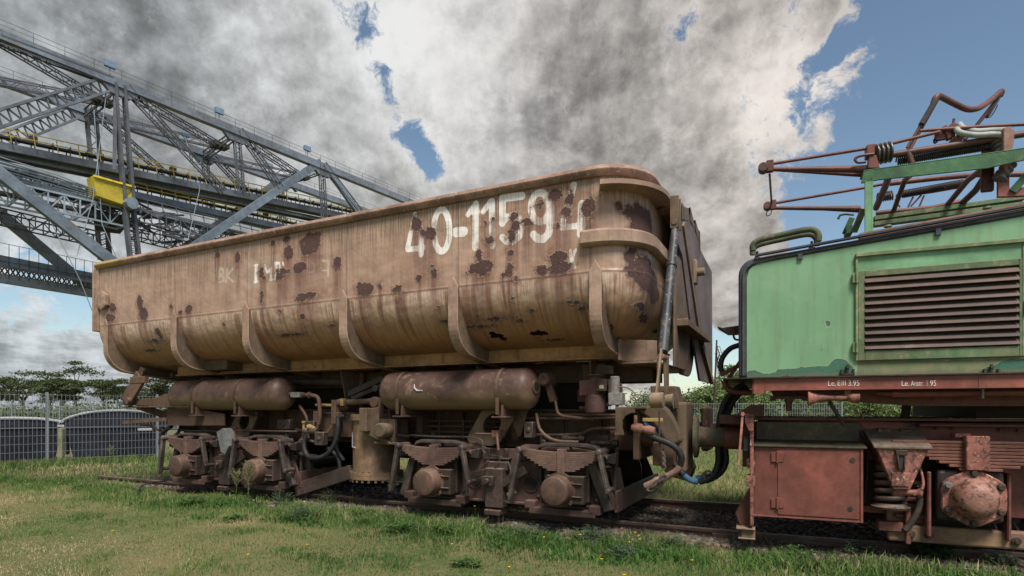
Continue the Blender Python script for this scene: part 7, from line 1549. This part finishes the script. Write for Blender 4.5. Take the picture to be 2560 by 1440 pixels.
for k, (px, d, h, s, z, lb_, mt) in enumerate([(1790, 33, 2.1, 1.3, .6, 'rounded green bush just right of the flap arm', 'crown_l'), (1835, 34, 3.6, 1.1, .6, 'taller light green tree beside the locomotive end', 'crown_l'), (1745, 35, 1.6, 1.4, .6, 'low green bush behind the buffer plate', 'crown_m'), (1895, 35, 2.0, 1.4, .6, 'bush behind the locomotive hoses', 'crown_l'), (1960, 36, 1.7, 1.6, .6, 'bush seen under the deck beam, left of the horn', 'crown_m'), (2050, 37, 1.7, 1.9, .6, 'bush seen behind the horn', 'crown_m'), (2150, 37, 1.7, 1.9, .6, 'bush seen right of the horn under the deck beam', 'crown_l'), (2260, 38, 1.7, 1.9, .6, 'bush seen beside the damper rod under the deck', 'crown_m'), (2370, 38, 1.8, 1.9, .6, 'bush seen at the far right under the deck', 'crown_m'), (1640, 36, 1.6, 1.9, .6, 'bush glimpsed through the bogie of the wagon', 'crown_m')]):
    tree('meadow_bush', px, d, h, s, lb_, mt, 'bushes beyond the meadow fence', 30, 190, .17, .7, .25, z, .05)
tree('slender_tree', 1783, 28, 4.4, .30, 'thin bare-stemmed young tree rising in the gap', 'crown_m', 'young trees', 16, 14, .07, 1.0, .95, .55, .25, .5)

# ------------------------------------------------------------------ conveyor bridge
Hc = 45.0
dbx, dby = 1020 / 1450, 1.0; Lb = math.hypot(dbx, dby); P0x, P0y = (0 - CX) / FPX * 68.7, 68.7
# y axis of the frame points away from the camera side, so mirror the heading
class BFrame(Frame): pass
B = Frame(P0x, P0y, dbx, dby)                        # n = (-uy, ux): towards the left and away
bri = thing('conveyor_bridge', 'huge blue-grey steel lattice overburden conveyor bridge towering behind the wagon', 'conveyor bridge', (P0x, P0y, 0), B.rot)
ZC = CAMZ + Hc; WB = 12.1
def chordx(px, c): return B(px, 100, c).x
def bb_(px, py, c=0): return B(px, py, c)
def solid(name, a, b_, w_, h_, mat='girder'):
    mb = MB(); mb.beam(a, b_, w_, h_); return mb.build(name, M[mat], bri)
def lattice(name, a, b_, w_, n=None, leg=.22, mat='lattice', depth=None, lace=.07):
    """latticed member: two flanges (four legs) with zig-zag lacing"""
    a = Vector(a); b_ = Vector(b_); d = (b_ - a); Ln = d.length; d.normalize(); up = Vector((0, 0, 1)) if abs(d.z) < .9 else Vector((1, 0, 0)); s = d.cross(up).normalized(); u = s.cross(d).normalized(); depth = depth or w_ * .6
    mb = MB(); n = n or max(4, int(Ln / (w_ * 1.1)))
    for i in (-1, 1):
        for j in (-1, 1): mb.beam(a + s * i * depth / 2 + u * j * w_ / 2, b_ + s * i * depth / 2 + u * j * w_ / 2, leg, leg)
    for i in (-1, 1):
        for k in range(n):
            p = a + d * Ln * k / n; q = a + d * Ln * (k + 1) / n; sg = 1 if k % 2 else -1; mb.beam(p + s * i * depth / 2 + u * sg * w_ / 2, q + s * i * depth / 2 - u * sg * w_ / 2, lace, lace)
    return mb.build(name, M[mat], bri)
def P3(px, py, c): return B(px, py, c)
xa0, xa1 = chordx(-420, 0), chordx(1140, 0)
for c, nm in ((0, ''), (WB, '')):
    x0_, x1_ = (xa0, xa1) if c == 0 else (chordx(-420, WB), chordx(1010, WB))
    mb = MB(); mb.box(x0_, x1_, c - .35, c + .35, ZC - 1.15, ZC); mb.box(x0_, x1_, c - .5, c + .5, ZC - 1.22, ZC - 1.15); mb.build('top_chord', M['girder'], bri)
    rl = MB(); x = x0_
    while x < x1_: rl.box(x, x + .05, c - .42, c - .37, ZC, ZC + 1.1); x += 3.2
    rl.box(x0_, x1_, c - .41, c - .38, ZC + 1.07, ZC + 1.12); rl.box(x0_, x1_, c - .41, c - .38, ZC + .5, ZC + .54); rl.build('handrail', M['lattice'], bri)
NA = [chordx(p, 0) for p in (300, 590, 808)]; NB = [chordx(p, WB) for p in (215, 510, 702)]
node = lambda i, c: Vector((NA[i] if c == 0 else NB[i], c, ZC - 1.1))
for i in range(3):
    for c in (0, WB):
        q = node(i, c); mb = MB(); mb.prism([(q.x - 2.4, ZC - 1.1), (q.x + 2.4, ZC - 1.1), (q.x + 1.2, ZC - 2.3), (q.x - 1.2, ZC - 2.3)], c - .3, c + .3); mb.build('gusset', M['girder'], bri)
# floodlights
for (px, py, c) in ((272, 175, 0), (545, 283, 0), (765, 372, 0), (206, 250, WB), (462, 342, WB), (670, 415, WB)):
    q = P3(px, py + 9, c); fl = MB(); fl.box(q.x - .65, q.x + .65, c - .6, c - .1, ZC + .9, ZC + 1.7); fl.box(q.x - .05, q.x + .05, c - .4, c - .3, ZC, ZC + .9); fl.build('floodlight', M['lamp'], bri)
# posts
for (pa, pb, c, w_, lg) in (((298, 212), (322, 512), 0, 1.1, .34), ((590, 325), (604, 485), 0, .9, .16), ((803, 410), (812, 555), 0, .9, .16), ((226, 272), (243, 445), WB, 1.2, .3), ((510, 375), (524, 520), WB, .9, .15), ((700, 440), (707, 560), WB, .9, .15)):
    lattice('post', P3(*pa, c), P3(*pb, c), w_, None, lg)
solid('post', P3(289, 210, 0), P3(286, 425, 0), .35, .35); lattice('pier_leg', P3(322, 520, 0), P3(338, 660, 0), 1.1, 16, .36); lattice('pier_leg', P3(255, 565, WB), P3(263, 650, WB), 1.3, 14, .34)
# side diagonals
for (pa, pb, c) in (((314, 218), (560, 480), 0), ((598, 325), (700, 470), 0), ((240, 285), (430, 450), WB), ((520, 375), (640, 505), WB), ((808, 410), (900, 530), 0), ((0, 100), (282, 205), 0)):
    lattice('diagonal', P3(*pa, c), P3(*pb, c), 1.0, None, .16)
lattice('diagonal', P3(-60, 316, 0), P3(285, 205, 0), 1.6, 30, .30, 'girder', .25, .10); lattice('diagonal', P3(0, 355, WB), P3(208, 272, WB), 1.6, 22, .30, 'girder', .25, .10)
# lateral bracing in the top plane
def mid(i): return (node(i, 0) + node(i, WB)) / 2 + Vector((0, 0, .0))
for i in range(3):
    lattice('cross_strut', node(i, 0), node(i, WB), 1.1, None, .17)
    q = mid(i); mb = MB(); mb.box(q.x - 1.3, q.x + 1.3, q.y - .9, q.y + .9, q.z - .3, q.z + .3); mb.build('bracing_box', M['cabin_d'] if 'cabin_d' in M else M.setdefault('cabin_d', flat('dark_plate', (.06, .055, .045))), bri)
    if i < 2:
        for c in (0, WB): lattice('lateral_brace', node(i, c), mid(i + 1), 1.0, None, .15)
for c in (0, WB): lattice('lateral_brace', Vector((chordx(-30, c), c, ZC - 1.1)), mid(0), 1.0, None, .15)
# big pale legs
for (pa, pb, c, w_) in (((800, 405), (462, 632), 0, 1.35), ((812, 412), (905, 545), 0, 1.3), ((-40, 402), (282, 656), 0, 1.65), ((712, 442), (430, 640), WB, 1.3), ((-40, 502), (262, 752), WB, 1.6), ((716, 440), (745, 475), WB, 1.6)):
    pa_, pb_ = P3(*pa, c), P3(*pb, c); pa_ = pa_ + (pa_ - pb_) * (.3 if pa[0] < 0 else 0); pb_ = pb_ + (pb_ - pa_) * (.25 if pb[1] > 600 else 0); mb = MB(); mb.beam(pa_, pb_, w_ * .5, w_ * .85); mb.build('support_leg', M['steel_blue'] if c == 0 else M['girder'], bri)
# conveyors (two decks) with railings, idlers
def deck(px0, py0, px1, py1, c, hgt, name, rail_mat='rail_y', rail_h=1.6, posts=2.4, idle=True):
    a, b_ = P3(px0, py0, c), P3(px1, py1, c); a = a + (a - b_).normalized() * (16 if px0 < 0 else 0); d = b_ - a; Ln = d.length; d.normalize()
    mb = MB()
    for cc_ in (c, c + 1.6): mb.beam(a + Vector((0, cc_ - c, 0)), b_ + Vector((0, cc_ - c, 0)), .4, hgt)
    mb.beam(a + Vector((0, .8, .1)), b_ + Vector((0, .8, .1)), 1.2, .12); o = mb.build(name, M['girder'], bri)
    r = MB(); k = 0.0
    while k < Ln:
        p = a + d * k + Vector((0, -.5, hgt / 2)); r.beam(p, p + Vector((-.25, 0, rail_h)), .10, .10, (1, 0, 0)); k += posts
    for hh in (rail_h * .55, rail_h): r.beam(a + Vector((0, -.5, hgt / 2 + hh)), b_ + Vector((0, -.5, hgt / 2 + hh)), .09, .12)
    r.build('deck_railing', M[rail_mat], o)
    if idle:
        q = MB(); k = .8
        while k < Ln:
            p = a + d * k + Vector((0, .8, hgt / 2)); q.beam(p + Vector((0, -.6, 0)), p + Vector((0, -.7, 1.3)), .12, .12, (1, 0, 0)); q.beam(p + Vector((0, .7, 0)), p + Vector((0, .8, 1.3)), .12, .12, (1, 0, 0)); q.beam(p + Vector((0, -.7, 1.0)), p + Vector((0, .7, 1.0)), .2, .2)
            if int(k * 10) % 9 == 0: q.box(p.x - .4, p.x + .4, p.y - .3, p.y + .3, p.z + 1.0, p.z + 1.8)
            k += 1.9
        q.build('idlers', M['belt'], o)
        w2 = MB(); w2.beam(a + Vector((0, .8, hgt / 2 + .9)), b_ + Vector((0, .8, hgt / 2 + .9)), 1.0, .22); w2.build('belt', M['belt'], o)
    return o
deck(-60, 352, 960, 560, 3.0, .95, 'upper_conveyor')
deck(-60, 372, 960, 580, 7.0, .6, 'upper_return', 'lattice', .6, 4, False)
deck(-60, 425, 300, 520, 3.0, .7, 'lower_conveyor', 'lattice', 1.2, 2.0); deck(330, 485, 900, 610, 5.0, .9, 'lower_conveyor', 'rail_y', 1.2, 2.0)
deck(330, 520, 760, 620, 3.0, .6, 'lower_walkway', 'lattice', 1.2, 2.0, False)
# trussed catwalks below
def truss(px0, py0, px1, py1, c, dep, n, name='catwalk_truss', mat='truss_lt', th=.16, c2=None):
    a, b_ = P3(px0, py0, c), P3(px1, py1, c); mb = MB(); D_ = Vector((0, 0, -dep))
    for oy in (0, 2.2):
        o_ = Vector((0, oy, 0)); mb.beam(a + o_, b_ + o_, th * 1.4, th * 1.4); mb.beam(a + D_ + o_, b_ + D_ + o_, th * 1.4, th * 1.4)
        for k in range(n + 1):
            p = a.lerp(b_, k / n) + o_; mb.beam(p, p + D_, th, th, (1, 0, 0))
            if k < n:
                q = a.lerp(b_, (k + 1) / n) + o_; (mb.beam(p, q + D_, th * .8, th * .8) if k % 2 else mb.beam(p + D_, q, th * .8, th * .8))
    for k in range(n + 1):
        p = a.lerp(b_, k / n); mb.beam(p, p + Vector((0, 2.2, 0)), th * .8, th * .8); mb.beam(p + D_, p + D_ + Vector((0, 2.2, 0)), th * .8, th * .8)
    return mb.build(name, M[mat], bri)
truss(-60, 435, 310, 522, 1.0, 2.4, 9); truss(-60, 505, 250, 580, 4.0, 1.6, 9, mat='lattice', th=.12); truss(340, 520, 640, 592, 1.0, 1.8, 9, mat='lattice', th=.12)
truss(340, 560, 560, 618, 4.0, 1.8, 8, mat='lattice', th=.12); truss(430, 540, 760, 618, 7.0, 2.0, 9, mat='lattice', th=.12)
truss(-60, 400, 220, 470, 6.0, 1.0, 12, mat='truss_lt', th=.12)
for (p0_, p1_, c, w_, h_) in (((-60, 470), (320, 552), 3.5, 1.0, .4), ((200, 530), (345, 560), 3.0, 1.6, .8)):
    mb = MB(); mb.beam(P3(*p0_, c), P3(*p1_, c), w_, h_); mb.build('belt_trough', M['belt'], bri)
# dark machinery clutter under the cabin and along the decks
random.seed(5)
mb = MB()
for k in range(60):
    px = random.uniform(190, 460); py = 470 + (px - 190) * .22 + random.uniform(10, 75); c = random.uniform(2, 7); p = P3(px, py, c); mb.beam(p, p + Vector((random.uniform(-3, 3), random.uniform(-1, 1), random.uniform(-1.4, 1.4))), random.uniform(.12, .35), random.uniform(.12, .4))
mb.build('chute_steelwork', M['lattice'], bri)
mb = MB(); q0_ = P3(245, 528, 3.5)
mb.add([P3(225, 520, 3), P3(335, 545, 3), P3(300, 585, 4), P3(240, 578, 4), P3(225, 520, 6), P3(335, 545, 6), P3(300, 585, 6), P3(240, 578, 6)], [(0, 1, 2, 3), (7, 6, 5, 4), (0, 3, 7, 4), (1, 5, 6, 2), (0, 4, 5, 1), (3, 2, 6, 7)]); mb.build('chute', M['belt'], bri)
# cable bundle and machinery on the lower deck at the left
mb = MB()
for k in range(7): mb.tube([P3(-40, 380 + k * 8, 0.5 + k * .2), P3(140, 436 + k * 7, .5 + k * .2), P3(310, 503 + k * 3, .5 + k * .2)], .08, 5)
mb.build('cable_bundle', M['truss_lt'], bri)
# yellow cabin
F_ = [P3(233, 438, -.2), P3(337, 467, -.2), P3(339, 522, -.2), P3(241, 488, -.2)]; Bk = [p + Vector((0, 2.2, 0)) for p in F_]
mb = MB(); mb.add(F_ + Bk, [(0, 1, 2, 3), (7, 6, 5, 4), (0, 3, 7, 4), (1, 5, 6, 2), (0, 4, 5, 1), (3, 2, 6, 7)]); co_ = mb.build('cabin', M['cabin_y'], bri); ct = MB(); ct.beam(F_[0] + Vector((0, -.1, -.1)), F_[1] + Vector((0, -.1, -.1)), .3, .25); ct.build('cabin_trim', M['cabin_y'], co_)
mb = MB(); q = P3(322, 512, -.3); mb.lathe((q.x, -1.5, q.z), (0, 1, 0), [(0, .8), (1.2, .8)], 8, False); mb.build('node_plate', M['steel_blue'], bri)
# hanging cables
for (a_, b_, c_) in (((272, 185), (232, 500), (192, 640)), ((462, 340), (500, 470), (470, 600)), ((235, 275), (255, 560), (298, 660)), ((130, 560), (200, 700), (240, 800))):
    mb = MB(); mb.tube([P3(*a_, 0), P3(*b_, 0), P3(*c_, 0)], .055, 5); mb.build('hanging_cable', M['truss_lt'], bri)
# the lower discharge boom at the left
bo2 = thing('discharge_boom', 'lower grey lattice boom with walkway railings seen left of the wagon', 'boom', (P0x, P0y, 0), B.rot)
for (p0_, p1_, th) in (((-60, 640), (270, 702), 1.3), ((-60, 686), (270, 740), 1.1)):
    mb = MB(); mb.beam(P3(*p0_, 8), P3(*p1_, 8), .8, th); mb.build('chord', M['girder'], bo2)
    r = MB(); a, b_ = P3(*p0_, 8), P3(*p1_, 8); n = 14
    for k in range(n): p = a.lerp(b_, k / n); r.beam(p + Vector((0, -.5, 0)), p + Vector((0, -.5, 2.2)), .06, .06, (1, 0, 0))
    r.beam(a + Vector((0, -.5, 2.2)), b_ + Vector((0, -.5, 2.2)), .06, .06); r.build('handrail', M['lattice'], bo2)
mb = MB(); a, b_, c_, d_ = P3(-60, 655, 6), P3(270, 712, 6), P3(-60, 676, 10), P3(270, 730, 10); n = 26
for k in range(n): mb.beam(a.lerp(b_, k / n), c_.lerp(d_, (k + 1) / n), .14, .14); mb.beam(c_.lerp(d_, k / n), a.lerp(b_, (k + 1) / n), .14, .14)
mb.beam(a, b_, .3, .3); mb.beam(c_, d_, .3, .3); mb.build('lacing', M['lattice'], bo2)
# ground pylons so that both stand on something outside the gap
